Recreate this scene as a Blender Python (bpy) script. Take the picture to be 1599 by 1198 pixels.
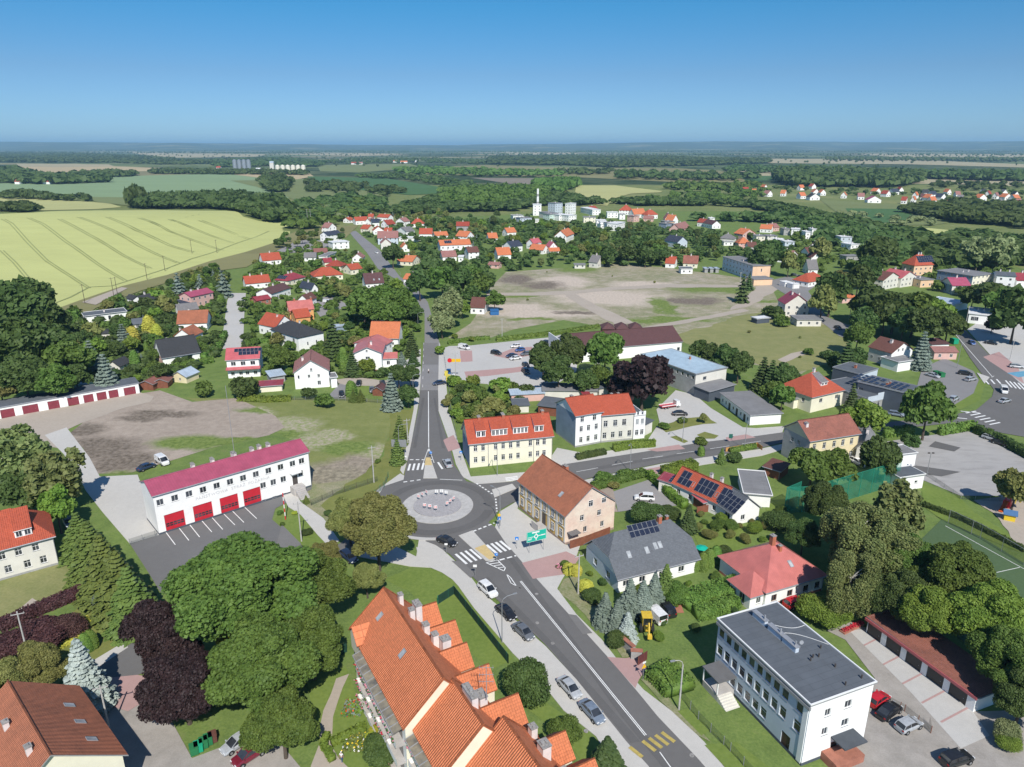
import bpy, math, random
import numpy as np
from math import sin, cos, radians as R, pi, hypot, atan2, atan, tan
from mathutils import Vector, Matrix
random.seed(7)
for o in list(bpy.data.objects): bpy.data.objects.remove(o)
S = bpy.context.scene
COL = S.collection
FPX, CXP, CYP, CAMH = 1120.0, 799.5, 599.0, 76.0
PIT = atan(372/FPX)
cam = bpy.data.objects.new('camera', bpy.data.cameras.new('camera')); COL.objects.link(cam)
cam.location = (0, 0, CAMH); cam.rotation_euler = (pi/2-PIT, 0, 0)
cam.data.sensor_width = 36; cam.data.lens = 36*FPX/1599; cam.data.clip_end = 200000; cam.data.clip_start = 1
S.camera = cam
SUN_EL, SUN_DIR = 45.0, Vector((0.22, -0.975, 0)).normalized()
w = bpy.data.worlds.new('World'); S.world = w; w.use_nodes = True
nt = w.node_tree; bg = nt.nodes['Background']
sky = nt.nodes.new('ShaderNodeTexSky'); sky.sky_type = 'NISHITA'; sky.sun_disc = False
sky.sun_elevation = R(SUN_EL); sky.sun_rotation = atan2(SUN_DIR.x, SUN_DIR.y)
sky.altitude = 100; sky.air_density = 1.0; sky.dust_density = 0.3; sky.ozone_density = 2.5
tcn = nt.nodes.new('ShaderNodeTexCoord'); sx_ = nt.nodes.new('ShaderNodeSeparateXYZ'); nt.links.new(tcn.outputs['Generated'], sx_.inputs[0])
rp = nt.nodes.new('ShaderNodeValToRGB'); nt.links.new(sx_.outputs[2], rp.inputs[0])
els = rp.color_ramp.elements; els[0].position = 0.0; els[0].color = (.36,.6,1.03,1); els[1].position = .165; els[1].color = (.175,.54,.78,1)
e_ = els.new(.085); e_.color = (.31,.50,.75,1); e_ = els.new(.5); e_.color = (.5,.75,.95,1)
mx_ = nt.nodes.new('ShaderNodeMix'); mx_.data_type = 'RGBA'; mx_.blend_type = 'MULTIPLY'; mx_.inputs[0].default_value = 1
nt.links.new(sky.outputs[0], mx_.inputs[6]); nt.links.new(rp.outputs[0], mx_.inputs[7])
nt.links.new(mx_.outputs[2], bg.inputs[0]); bg.inputs[1].default_value = 0.10
sl = bpy.data.lights.new('sun', 'SUN'); sl.energy = 4.4; sl.angle = R(0.5); sl.color = (1, .95, .87)
sun = bpy.data.objects.new('sun', sl); COL.objects.link(sun)
sd = Vector((SUN_DIR.x*cos(R(SUN_EL)), SUN_DIR.y*cos(R(SUN_EL)), sin(R(SUN_EL))))
sun.rotation_euler = sd.to_track_quat('Z', 'Y').to_euler(); sun.location = (0, 0, 300)
S.view_settings.view_transform = 'Standard'; S.view_settings.look = 'None'
S.view_settings.gamma = 1; S.view_settings.exposure = 0.3
S.render.engine = 'CYCLES'
S.cycles.max_bounces = 6; S.cycles.volume_bounces = 0; S.cycles.transparent_max_bounces = 8
def hill(x, y):
 if y < 300 or y > 1500 or x > -205: return 0.0
 k = min(1.0, (-205-x)/110.0); k = k*k*(3-2*k)
 g = math.exp(-((y-690)/(190.0 if y < 690 else 150.0))**2)
 return 14*k*g*min(1, (y-300)/60.0)
def Rd(u, v):
 a = (u-CXP)/FPX; b = -(v-CYP)/FPX
 return (a, cos(PIT)+b*sin(PIT), -sin(PIT)+b*cos(PIT))
def P(u, v, z=0.0):
 d = Rd(u, v); t = (z-CAMH)/min(d[2], -1e-4)
 return Vector((d[0]*t, d[1]*t, z))
def PG(u, v):                       # first hit with the terrain (hill on the left)
 p = P(u, v)
 if p.x > 0 or p.y < 300: return p
 d = Rd(u, v); t = 250.0
 while t < 20000:
  x, y, z = d[0]*t, d[1]*t, CAMH+d[2]*t
  if z <= hill(x, y): return Vector((x, y, hill(x, y)))
  t += 2 if t < 1200 else 20
 return p
def Q(x, y, z):
 zz = z-CAMH; dep = y*cos(PIT)-zz*sin(PIT); up = y*sin(PIT)+zz*cos(PIT)
 return (CXP+FPX*x/dep, CYP-FPX*up/dep)
MATS = {}
def newmat(name):
 m = bpy.data.materials.new(name); m.use_nodes = True; MATS[name] = m
 return m, m.node_tree, m.node_tree.nodes['Principled BSDF']
def lin(c):
 return tuple(((x/255.0)/12.92 if x/255.0 <= .04045 else ((x/255.0+.055)/1.055)**2.4) for x in c)
def pos(nt):
 return nt.nodes.new('ShaderNodeNewGeometry').outputs['Position']
def noise(nt, vec, scale, detail=3, rough=.55):
 n = nt.nodes.new('ShaderNodeTexNoise'); n.inputs['Scale'].default_value = scale
 n.inputs['Detail'].default_value = detail; n.inputs['Roughness'].default_value = rough
 nt.links.new(vec, n.inputs['Vector']); return n.outputs[0]
def ramp(nt, fac, stops):
 r = nt.nodes.new('ShaderNodeValToRGB'); cr = r.color_ramp
 while len(cr.elements) < len(stops): cr.elements.new(.5)
 for e, (p, c) in zip(cr.elements, stops):
  e.position = p; e.color = (*c, 1) if len(c) == 3 else c
 nt.links.new(fac, r.inputs[0]); return r.outputs[0]
def mixc(nt, fac, a, b, mode='MIX'):
 m = nt.nodes.new('ShaderNodeMix'); m.data_type = 'RGBA'; m.blend_type = mode
 for s, v in ((0, fac), (6, a), (7, b)):
  if isinstance(v, (int, float)): m.inputs[s].default_value = v
  elif isinstance(v, tuple): m.inputs[s].default_value = (*v, 1)
  else: nt.links.new(v, m.inputs[s])
 return m.outputs[2]
def math_(nt, op, a, b=None):
 m = nt.nodes.new('ShaderNodeMath'); m.operation = op
 for s, v in ((0, a), (1, b)):
  if v is None: continue
  if isinstance(v, (int, float)): m.inputs[s].default_value = v
  else: nt.links.new(v, m.inputs[s])
 return m.outputs[0]
def bump(nt, bs, h, strength=.3, dist=.05):
 b = nt.nodes.new('ShaderNodeBump'); b.inputs['Strength'].default_value = strength
 b.inputs['Distance'].default_value = dist
 nt.links.new(h, b.inputs['Height']); nt.links.new(b.outputs[0], bs.inputs['Normal'])
def mat(name, c, var=.12, scale=.6, rough=.8, c2=None, metal=0, fine=None, bmp=0):
 """plain surface: colour c broken up by soft noise towards c2 (wear, dirt)"""
 if name in MATS: return MATS[name]
 m, nt, bs = newmat(name)
 a = tuple(x*(1-var) for x in c); b = c2 or tuple(min(1, x*(1+var)) for x in c)
 ps = pos(nt)
 n = noise(nt, ps, scale, 4, .6)
 col = ramp(nt, n, [(.32, a), (.68, b)])
 if fine:
  n2 = noise(nt, ps, fine, 2, .6)
  col = mixc(nt, .14, col, ramp(nt, n2, [(.35, tuple(x*.6 for x in c)), (.65, tuple(min(1, x*1.35) for x in c))]))
 nt.links.new(col, bs.inputs['Base Color'])
 bs.inputs['Roughness'].default_value = rough; bs.inputs['Metallic'].default_value = metal
 bs.inputs['Specular IOR Level'].default_value = .3 if rough > .6 else .5
 if bmp: bump(nt, bs, noise(nt, ps, fine or scale*6, 3), bmp, .05)
 return m
def multi(name, layers, rough=.9, bmp=.0, stretch=None):
 """ground: list of (scale, [(pos,colour)...], mixfac) laid over one another by noise"""
 if name in MATS: return MATS[name]
 m, nt, bs = newmat(name); ps = pos(nt)
 if stretch:
  mp = nt.nodes.new('ShaderNodeMapping'); nt.links.new(ps, mp.inputs[0])
  mp.inputs['Rotation'].default_value = (0, 0, stretch[0]); mp.inputs['Scale'].default_value = (stretch[1], stretch[2], 1)
  ps = mp.outputs[0]
 col = None
 for i, (sc, stops, f) in enumerate(layers):
  c = ramp(nt, noise(nt, ps, sc, 5, .62), stops)
  col = c if col is None else mixc(nt, f, col, c, 'MULTIPLY' if f >= .99 else 'MIX')
 nt.links.new(col, bs.inputs['Base Color']); bs.inputs['Roughness'].default_value = rough
 bs.inputs['Specular IOR Level'].default_value = .15
 if bmp: bump(nt, bs, noise(nt, ps, layers[-1][0], 4), bmp, .3)
 return m
G = lambda *c: tuple(c)
grass = multi('grass', [(.04, [(.3, G(0.132,0.161,0.0405)), (.7, G(0.217,0.231,0.0675))], 0), (.35, [(.3, G(0.116,0.147,0.0338)), (.7, G(0.264,0.259,0.0878))], .5), (3, [(.3, G(0.093,0.112,0.0297)), (.7, G(0.217,0.224,0.0743))], .35)])
lawn = multi('lawn', [(.08, [(.3, G(0.112,0.174,0.0336)), (.7, G(0.18,0.239,0.056))], 0), (1.5, [(.3, G(0.09,0.138,0.028)), (.7, G(0.21,0.261,0.07))], .4)])
drygrass = multi('dry_grass', [(.03, [(.3, G(0.149,0.187,0.0575)), (.7, G(0.265,0.264,0.103))], 0), (.22, [(.3, G(0.127,0.165,0.046)), (.7, G(0.322,0.297,0.138))], .5), (2, [(.3, G(0.138,0.143,0.0575)), (.7, G(0.299,0.286,0.138))], .4)])
garden = multi('garden_green', [(.05, [(.3, G(0.08,0.135,0.0352)), (.7, G(0.16,0.225,0.056))], 0), (.3, [(.3, G(0.072,0.12,0.032)), (.55, G(0.176,0.255,0.064)), (.8, G(0.272,0.24,0.128))], .55), (2.5, [(.3, G(0.048,0.09,0.024)), (.7, G(0.208,0.255,0.08))], .4)])
dirt = multi('bare_soil', [(.05, [(.3, G(.24,.2,.16)), (.7, G(.38,.31,.26))], 0), (.5, [(.3, G(.2,.165,.13)), (.7, G(.42,.35,.29))], .5), (4, [(.3, G(.2,.17,.14)), (.7, G(.4,.34,.29))], .3)])
darkdirt = multi('damp_soil', [(.06, [(.3, G(.11,.09,.07)), (.7, G(.21,.17,.135))], 0), (.6, [(.3, G(.08,.07,.055)), (.7, G(.26,.21,.17))], .55), (4, [(.3, G(.1,.08,.06)), (.7, G(.24,.2,.16))], .3)])
sand = multi('sandy_gravel', [(.06, [(.3, G(.34,.29,.235)), (.7, G(.45,.39,.32))], 0), (1.2, [(.3, G(.3,.26,.21)), (.7, G(.46,.4,.34))], .4), (9, [(.3, G(.3,.26,.22)), (.7, G(.46,.41,.36))], .3)])
rough_ = multi('waste_ground', [(.028, [(.38, G(0.11,0.151,0.0473)), (.5, G(0.242,0.227,0.116)), (.6, G(0.396,0.335,0.273))], 0), (.16, [(.36, G(0.11,0.162,0.042)), (.5, G(0.264,0.238,0.137)), (.62, G(0.429,0.367,0.304))], .55), (1.5, [(.35, G(0.132,0.13,0.0735)), (.65, G(0.418,0.367,0.294))], .4)])
weedy = multi('weedy_soil', [(.09, [(.4, G(0.115,0.178,0.046)), (.55, G(0.276,0.253,0.138)), (.68, G(0.391,0.333,0.276))], 0), (.5, [(.35, G(0.103,0.161,0.0403)), (.6, G(0.31,0.276,0.172))], .5), (3, [(.35, G(0.115,0.138,0.046)), (.65, G(0.345,0.322,0.23))], .4)])
def roadmat(name, c, spread=.16):
 a = lambda k: tuple(x*k for x in c)
 return multi(name, [(.07, [(.3, a(1-spread)), (.7, a(1+spread))], 0), (.9, [(.3, a(.85)), (.7, a(1.15))], .4), (14, [(.3, a(.6)), (.7, a(1.4))], .35)], rough=.85)
asphalt = roadmat('asphalt', (.142,.138,.135)); asphalt2 = roadmat('worn_asphalt', (.22,.215,.215)); newasph = roadmat('dark_asphalt', (.15,.148,.147))
paver = roadmat('grey_paving', (.48,.465,.435), .08); pinkp = roadmat('pink_paving', (.40,.26,.245), .08); concrete = roadmat('concrete', (.45,.44,.42), .1)
gravel = roadmat('grey_gravel', (.27,.26,.255), .15); yard = multi('yard_ground', [(.05, [(.3, G(.27,.25,.225)), (.7, G(.37,.34,.31))], 0), (.4, [(.3, G(.2,.185,.165)), (.65, G(.4,.37,.34))], .5), (6, [(.3, G(.22,.2,.18)), (.7, G(.42,.4,.37))], .3)])
lotm = multi('old_tarmac', [(.05, [(.3, G(.27,.265,.26)), (.7, G(.38,.37,.355))], 0), (.35, [(.25, G(.17,.165,.16)), (.5, G(.36,.35,.34)), (.7, G(.42,.41,.4))], .5), (8, [(.3, G(.25,.24,.235)), (.7, G(.42,.4,.385))], .3)], stretch=(.6, .5, 1.6))
white = mat('road_paint', (.75,.75,.73), .1, 1.5, .6); yellowp = mat('worn_yellow_paint', (.42,.33,.1), .2, 2, .7, fine=9)
tactile = mat('tactile_paving', (.55,.42,.2), .1, 2)
turf = multi('turf_pitch', [(.03, [(.3, G(.07,.115,.055)), (.7, G(.09,.14,.065))], 0), (2, [(.3, G(.06,.1,.045)), (.7, G(.1,.15,.075))], .4)])
def spotmat(name, base, spots, wob=9, ns=.07):
 """base ground whose soil or grass changes in soft-edged patches: (u, v, rx, ry, colour a, colour b)"""
 m, nt, bs = newmat(name); ps = pos(nt); cols = None
 for i, (sc, stops, f) in enumerate(base):
  c = ramp(nt, noise(nt, ps, sc, 5, .62), stops); cols = c if cols is None else mixc(nt, f, cols, c)
 fine = noise(nt, ps, .8, 5, .65); wn = nt.nodes.new('ShaderNodeTexNoise'); wn.inputs['Scale'].default_value = ns; wn.inputs['Detail'].default_value = 6; wn.inputs['Roughness'].default_value = .68; nt.links.new(ps, wn.inputs['Vector'])
 def vm(op, a, b):
  n = nt.nodes.new('ShaderNodeVectorMath'); n.operation = op
  for s_, v_ in ((0, a), (1, b)):
   if isinstance(v_, tuple): n.inputs[s_].default_value = v_
   else: nt.links.new(v_, n.inputs[s_])
  return n
 wp = vm('ADD', ps, vm('MULTIPLY', vm('SUBTRACT', wn.outputs['Color'], (.5,.5,.5)).outputs[0], (wob*4,wob*4,0)).outputs[0]).outputs[0]
 for (u, v, rx, ry, ca, cb) in spots:
  c = P(u, v); q = vm('MULTIPLY', vm('SUBTRACT', wp, (c.x, c.y, 0)).outputs[0], (1/rx, 1/ry, 0)).outputs[0]
  msk = ramp(nt, vm('LENGTH', q, (0,0,0)).outputs['Value'], [(.5, (1,1,1)), (.9, (0,0,0))])
  cols = mixc(nt, msk, cols, ramp(nt, fine, [(.35, ca), (.65, cb)]))
 nt.links.new(cols, bs.inputs['Base Color']); bs.inputs['Roughness'].default_value = .95; bs.inputs['Specular IOR Level'].default_value = .1
 bump(nt, bs, fine, .5, .4); return m
ITEMS = []          # things that get an automatic label: (object, look, plural, u, v, group)
USED = set()
def link(o): COL.objects.link(o); return o
def tag(o, label, cat, group=None):
 o['label'] = label; o['category'] = cat
 if group: o['group'] = group
 if label in USED: print('DUP LABEL', label)
 USED.add(label)
 return o
def struct(o): o['kind'] = 'structure'; return o
def empty(name, loc, rz=0):
 o = bpy.data.objects.new(name, None); o.empty_display_size = .5
 o.location = loc; o.rotation_euler = (0, 0, rz); return link(o)
class MB:
 def __init__(s): s.v = []; s.f = []; s.m = []; s.uv = []; s.mats = []
 def mi(s, m):
  if m not in s.mats: s.mats.append(m)
  return s.mats.index(m)
 def poly(s, pts, m, uv=None):
  n = len(s.v); s.v += [tuple(p) for p in pts]; s.f.append(tuple(range(n, n+len(pts)))); s.m.append(s.mi(m)); s.uv.append(uv)
 def box(s, x0, x1, y0, y1, z0, z1, m, skip=''):
  c = [(x0,y0,z0),(x1,y0,z0),(x1,y1,z0),(x0,y1,z0),(x0,y0,z1),(x1,y0,z1),(x1,y1,z1),(x0,y1,z1)]
  for k, q in (('d',(3,2,1,0)),('u',(4,5,6,7)),('f',(0,1,5,4)),('r',(1,2,6,5)),('b',(2,3,7,6)),('l',(3,0,4,7))):
   if k not in skip: s.poly([c[i] for i in q], m)
 def cyl(s, p0, p1, r0, r1, m, n=8, caps=True):
  p0, p1 = Vector(p0), Vector(p1); d = (p1-p0).normalized()
  a = d.orthogonal().normalized(); b = d.cross(a)
  ring = lambda p, r: [p+a*(r*cos(2*pi*i/n))+b*(r*sin(2*pi*i/n)) for i in range(n)]
  r0_, r1_ = ring(p0, r0), ring(p1, r1)
  for i in range(n):
   j = (i+1) % n; s.poly([r0_[i], r0_[j], r1_[j], r1_[i]], m)
  if caps: s.poly(r0_[::-1], m); s.poly(r1_, m)
 def tube(s, pts, r, m, n=6):
  for a, b in zip(pts[:-1], pts[1:]): s.cyl(a, b, r, r, m, n)
 def mesh(s, name):
  me = bpy.data.meshes.new(name); me.from_pydata(s.v, [], s.f)
  for m in s.mats: me.materials.append(m)
  me.polygons.foreach_set('material_index', s.m)
  if any(u for u in s.uv):
   l = me.uv_layers.new(name='UVMap'); k = 0
   for f, u in zip(s.f, s.uv):
    for i in range(len(f)):
     if u: l.data[k].uv = u[i]
     k += 1
  me.update(); return me
 def build(s, name, parent=None):
  o = link(bpy.data.objects.new(name, s.mesh(name)))
  if parent: o.parent = parent
  return o
def child(name, me, parent, loc=(0,0,0), rz=0, sc=1):
 o = bpy.data.objects.new(name, me); o.parent = parent; o.location = loc; o.rotation_euler = (0, 0, rz)
 if sc != 1: o.scale = (sc, sc, sc)
 return link(o)
SOLID = []          # world footprints where no scattered plant may stand
def inpoly(x, y, pts):
 c = False; j = len(pts)-1
 for i in range(len(pts)):
  xi, yi = pts[i][0], pts[i][1]; xj, yj = pts[j][0], pts[j][1]
  if (yi > y) != (yj > y) and x < (xj-xi)*(y-yi)/(yj-yi)+xi: c = not c
  j = i
 return c
SHN = 0; RAG = {'grass','dry_grass','bare_soil','damp_soil','waste_ground','weedy_soil','sandy_gravel'}
def sheet(name, m, px, z, solid=False, slab=0, kind=True, world=False):
 global SHN
 SHN += 1; z += SHN*.0004
 pts = [Vector((p[0], p[1], 0)) if world else P(*p) for p in px]
 if m.name in RAG and not world:
  q = []; rr = random.Random(SHN); amp = min((b-a).length for a, b in zip(pts, pts[1:]+pts[:1]))*.11
  for a, b in zip(pts, pts[1:]+pts[:1]):
   dd = max(2.2, (a.length)/70); n = min(120, max(1, int((b-a).length/dd))); nn = Vector((-(b-a).y, (b-a).x, 0)).normalized(); ph = rr.random()*6
   for k in range(n): t = k/n; w_ = min(1, 4*t*(1-t)+.2); q.append(a+(b-a)*t+nn*min(dd, amp)*w_*(.75*sin(ph+k*.55)+.5*sin(ph*2+k*1.7)+rr.uniform(-.5,.5)))
  pts = q
 mb = MB(); mb.poly([(p.x, p.y, z) for p in pts], m)
 ar = sum(pts[i-1].x*pts[i].y-pts[i].x*pts[i-1].y for i in range(len(pts)))
 if ar < 0: mb.f[0] = mb.f[0][::-1]
 if slab:
  for i in range(len(pts)):
   a, b = pts[i-1], pts[i]; q = [(a.x,a.y,z-slab),(b.x,b.y,z-slab),(b.x,b.y,z),(a.x,a.y,z)]
   mb.poly(q if ar > 0 else q[::-1], m)
 o = mb.build(name)
 if kind: struct(o)
 if solid: SOLID.append([(p.x, p.y) for p in pts])
 return o
# ================= ground
def terrain():
 m, nt, bs = newmat('countryside'); ps = pos(nt)
 mp = nt.nodes.new('ShaderNodeMapping'); nt.links.new(ps, mp.inputs[0]); mp.inputs['Rotation'].default_value = (0,0,.5); mp.inputs['Scale'].default_value = (1/520., 1/340., 0)
 vo = nt.nodes.new('ShaderNodeTexVoronoi'); nt.links.new(mp.outputs[0], vo.inputs['Vector']); vo.inputs['Scale'].default_value = 1; vo.inputs['Randomness'].default_value = .8
 sp = nt.nodes.new('ShaderNodeSeparateColor'); nt.links.new(vo.outputs['Color'], sp.inputs[0])
 fields = ramp(nt, sp.outputs[0], [(.0, (.03,.055,.02)), (.2, (.14,.18,.07)), (.3, (.035,.06,.022)), (.48, (.28,.25,.14)), (.56, (.16,.2,.08)), (.66, (.03,.055,.02)), (.8, (.4,.35,.23)), (.87, (.1,.14,.05))])
 fields.node.color_ramp.interpolation = 'CONSTANT'
 fields = mixc(nt, .35, fields, ramp(nt, noise(nt, ps, .006, 6, .7), [(.45, (.03,.05,.02)), (.6, (.25,.26,.13))]))
 near = ramp(nt, noise(nt, ps, .012, 5, .65), [(.32, (.1,.135,.045)), (.5, (.16,.2,.07)), (.68, (.27,.27,.12))])
 near = mixc(nt, .45, near, ramp(nt, noise(nt, ps, .25, 4, .6), [(.3, (.08,.115,.035)), (.7, (.25,.26,.1))]))
 sx = nt.nodes.new('ShaderNodeSeparateXYZ'); nt.links.new(ps, sx.inputs[0])
 f = math_(nt, 'GREATER_THAN', sx.outputs[1], 1500)
 nt.links.new(mixc(nt, f, near, fields), bs.inputs['Base Color']); bs.inputs['Roughness'].default_value = .95
 bs.inputs['Specular IOR Level'].default_value = .1
 mb = MB()
 xs = [-30000, -8000, -3000, -1500]+[-1000+25*i for i in range(37)]+[0, 600, 1500, 3000, 8000, 30000]
 ys = [-300, 0, 150]+[225+15*i for i in range(56)]+[1200, 1600, 2500, 5000, 9000, 14000, 30000, 45000]
 idx = {}
 for j, y in enumerate(ys):
  for i, x in enumerate(xs):
   idx[i, j] = len(mb.v); mb.v.append((x, y, hill(x, y)))
 for j in range(len(ys)-1):
  for i in range(len(xs)-1):
   mb.f.append((idx[i,j], idx[i+1,j], idx[i+1,j+1], idx[i,j+1])); mb.m.append(0); mb.uv.append(None)
 mb.mats = [m]
 o = struct(mb.build('ground'))
 for p in o.data.polygons: p.use_smooth = True
 return o
terrain()
def drape(name, m, px, z, step=12, kind=True):
 """field laid on the rolling ground: clip a grid to the outline"""
 import bmesh
 pts = [PG(*p) for p in px]
 out = []
 for a, b in zip(pts, pts[1:]+pts[:1]):
  n = max(1, int((b-a).length/step))
  out += [(a.x+(b.x-a.x)*k/n, a.y+(b.y-a.y)*k/n) for k in range(n)]
 x0, x1 = min(p[0] for p in out), max(p[0] for p in out); y0, y1 = min(p[1] for p in out), max(p[1] for p in out)
 bm = bmesh.new(); f = bm.faces.new([bm.verts.new((x, y, 0)) for x, y in out])
 x = x0+step
 while x < x1:
  bmesh.ops.bisect_plane(bm, geom=bm.verts[:]+bm.edges[:]+bm.faces[:], plane_co=(x, 0, 0), plane_no=(1, 0, 0)); x += step*2
 y = y0+step
 while y < y1:
  bmesh.ops.bisect_plane(bm, geom=bm.verts[:]+bm.edges[:]+bm.faces[:], plane_co=(0, y, 0), plane_no=(0, 1, 0)); y += step
 for v in bm.verts: v.co.z = hill(v.co.x, v.co.y)+z
 bmesh.ops.triangulate(bm, faces=bm.faces[:])
 bm.normal_update()
 for f in bm.faces:
  if f.normal.z < 0: f.normal_flip()
 me = bpy.data.meshes.new(name); bm.to_mesh(me); bm.free(); me.materials.append(m)
 o = link(bpy.data.objects.new(name, me)); struct(o); return o
def crop(name, c, k=.12, rot=.5):
 a = lambda f: tuple(x*f for x in c)
 return multi(name, [(.012, [(.3, a(1-k)), (.7, a(1+k))], 0), (.12, [(.3, a(.88)), (.7, a(1.12))], .4)], stretch=(rot, .25, 1))
wheat = crop('ripening_wheat', (.44,.46,.18), .1, .75); wheat2 = crop('pale_wheat', (.4,.4,.17)); bluegreen = crop('green_barley', (.21,.29,.15), .12); tanc = crop('dry_field', (.42,.34,.2)); deep = crop('beet_field', (.07,.14,.05)); midg = crop('meadow', (.17,.2,.08)); palef = crop('stubble', (.36,.32,.2)); soilf = crop('ploughed_field', (.22,.19,.15)); weedf = crop('rough_pasture', (.21,.2,.09), .25)
drape('wheat_field', wheat, [(-260,600),(-100,540),(0,505),(84,486),(130,468),(190,448),(262,430),(330,408),(385,394),(425,381),(452,366),(456,355),(440,349),(405,346),(380,339),(370,331),(340,329.5),(250,328.5),(150,329),(60,332),(-40,337),(-300,352)], .25)
drape('grass_verge', weedf, [(60,500),(84,486),(130,468),(190,448),(262,430),(330,408),(385,394),(425,381),(452,366),(470,360),(560,352),(540,372),(470,374),(420,398),(385,418),(330,425),(270,440),(220,455),(150,482),(100,520)], .3)
tram = mat('flattened_crop', (.26,.29,.11), .15, .3)
def strip(name, px, w, m, z, ground=PG):
 pts = [ground(*p) for p in px]; fine = []
 for a, b in zip(pts, pts[1:]):
  n = max(1, int((b-a).length/8)); fine += [a+(b-a)*(k/n) for k in range(n)]
 fine.append(pts[-1]); mb = MB(); L = []
 for i, p in enumerate(fine):
  d = (fine[min(i+1, len(fine)-1)]-fine[max(i-1, 0)]); d.z = 0; d.normalize(); n = Vector((-d.y, d.x, 0))*w/2
  a, b = p+n, p-n; L.append(((a.x, a.y, hill(a.x, a.y)+z), (b.x, b.y, hill(b.x, b.y)+z)))
 for (a, b), (c, d) in zip(L, L[1:]): mb.poly([a, b, d, c][::-1], m)
 o = mb.build(name); return struct(o)
TL = [[(0,392),(20,411),(48,444),(72,468)],[(2,343),(15,350),(40,378),(70,408),(110,434),(136,451)],[(42,341),(65,351),(100,378),(150,413),(193,440)],[(90,343),(140,370),(190,400),(232,420)],[(120,340),(160,355),(215,385),(276,412)],[(165,340),(210,360),(262,384),(298,395)],[(215,341),(262,362),(310,380),(345,392)],[(262,343),(310,362),(360,380)],[(310,345),(352,361),(385,374)]]
for t in TL:
 for off in (0, 5.5): strip('tractor_track', [(u+off, v) for u, v in t], .75, tram, .42)
strip('tractor_track', [(60,486),(110,466),(140,450),(175,448),(232,430),(262,420),(300,405),(330,396),(372,380),(400,371),(420,362)], 1.1, tram, .44)
drape('dirt_track', sand, [(128,474),(190,450),(200,452),(150,478)], .5)
def fld(m, px, z=.3, name='field'): return drape(name, m, px, z, 60)
fld(wheat2, [(-60,322),(0,309),(60,311),(130,315),(172,318),(190,324),(150,327),(60,329),(-60,334)])
fld(bluegreen, [(-60,290),(30,286),(165,281),(180,276),(350,271),(470,280),(560,282),(600,290),(470,305),(440,312),(300,312),(230,316),(200,313),(130,309),(60,307),(-60,305)], .3)
fld(midg, [(130,308),(205,309),(240,316),(200,322),(150,316)], .6)
fld(tanc, [(30,257),(120,256),(180,260),(280,264),(270,267),(150,270),(60,272),(28,264)]); fld(palef, [(25,256),(170,257),(178,260),(100,261),(30,260)], .5)
fld(tanc, [(348,271),(480,269),(490,276),(455,283),(420,280)], .5); fld(deep, [(480,276),(600,279),(690,293),(685,303),(640,305),(560,298),(490,290)], .6)
fld(midg, [(360,283),(470,281),(560,285),(600,300),(560,330),(470,318),(430,300)], .55); fld(bluegreen, [(512,311),(550,302),(575,325),(560,330),(535,325)], .8)
fld(midg, [(495,258),(640,256),(660,262),(560,270),(500,268)]); fld(weedf, [(640,262),(760,258),(900,262),(1060,263),(1180,270),(1180,285),(1060,285),(900,277),(760,275),(640,272)]); fld(soilf, [(735,278),(860,279),(905,286),(880,289),(800,288)], .5)
fld(wheat2, [(900,290),(960,290),(1035,299),(1030,301),(985,303),(960,310),(948,322),(935,321),(905,312),(898,300)], .6)
fld(palef, [(1130,262),(1320,262),(1320,266),(1230,271),(1200,278),(1150,276)]); fld(deep, [(1155,275),(1215,275),(1205,282),(1165,283)], .5)
fld(palef, [(1400,272),(1620,276),(1620,290),(1560,291),(1500,288),(1420,287)]); fld(deep, [(1320,326),(1400,327),(1425,334),(1415,345),(1370,350),(1330,340)], .5); fld(midg, [(1280,312),(1400,320),(1470,330),(1500,345),(1460,352),(1380,352),(1310,335)], .4)
fld(wheat, [(1400,362),(1450,357),(1491,361),(1488,372),(1460,383),(1440,383),(1415,370)], .5)
for pts in ([(200,238),(300,240),(420,241),(400,245),(250,247)], [(410,241),(560,239),(640,241),(560,244)], [(780,238),(900,239),(905,241),(800,242)], [(1180,248),(1420,249),(1500,253),(1600,257),(1600,262),(1420,257),(1200,255)], [(1330,240),(1600,241),(1600,246),(1400,246)], [(40,240),(130,239),(130,242),(60,243)]): fld(palef, pts, .8)
sheet('garden_ground', garden, [(0,700),(0,600),(60,520),(130,490),(250,450),(400,400),(500,370),(700,340),(900,330),(1250,330),(1599,420),(1750,560),(1800,1198),(1900,1500),(-400,1500),(-400,900)], .02)
DK, DK2, GR, GR2, SD, SD2 = (.11,.09,.07), (.25,.21,.17), (.1,.15,.035), (.2,.25,.075), (.4,.34,.28), (.56,.48,.4)
wasteM = spotmat('waste_soil', [(.03, [(.36, G(.15,.19,.06)), (.5, G(.27,.26,.14)), (.62, G(.42,.36,.3))], 0), (.2, [(.36, G(.12,.17,.045)), (.52, G(.3,.27,.17)), (.64, G(.46,.4,.34))], .55), (1.5, [(.35, G(.15,.15,.08)), (.65, G(.44,.39,.33))], .4)],
 [(950,465,42,30,SD,SD2),(880,440,22,30,SD,SD2),(845,490,40,14,SD,SD2),(800,480,22,12,SD,SD2),(805,436,14,22,DK,DK2),(850,446,16,18,DK,DK2),(1080,470,20,13,DK,DK2),(1120,452,34,15,GR,GR2),(1035,478,8,30,GR,GR2),(1050,500,30,8,GR,GR2),(830,500,16,4,GR,GR2),(815,463,12,8,GR,GR2),(900,420,20,20,GR,GR2),(1000,445,26,16,SD,SD2),(900,488,14,6,DK,DK2),(1180,470,18,8,GR,GR2)], 7)
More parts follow.
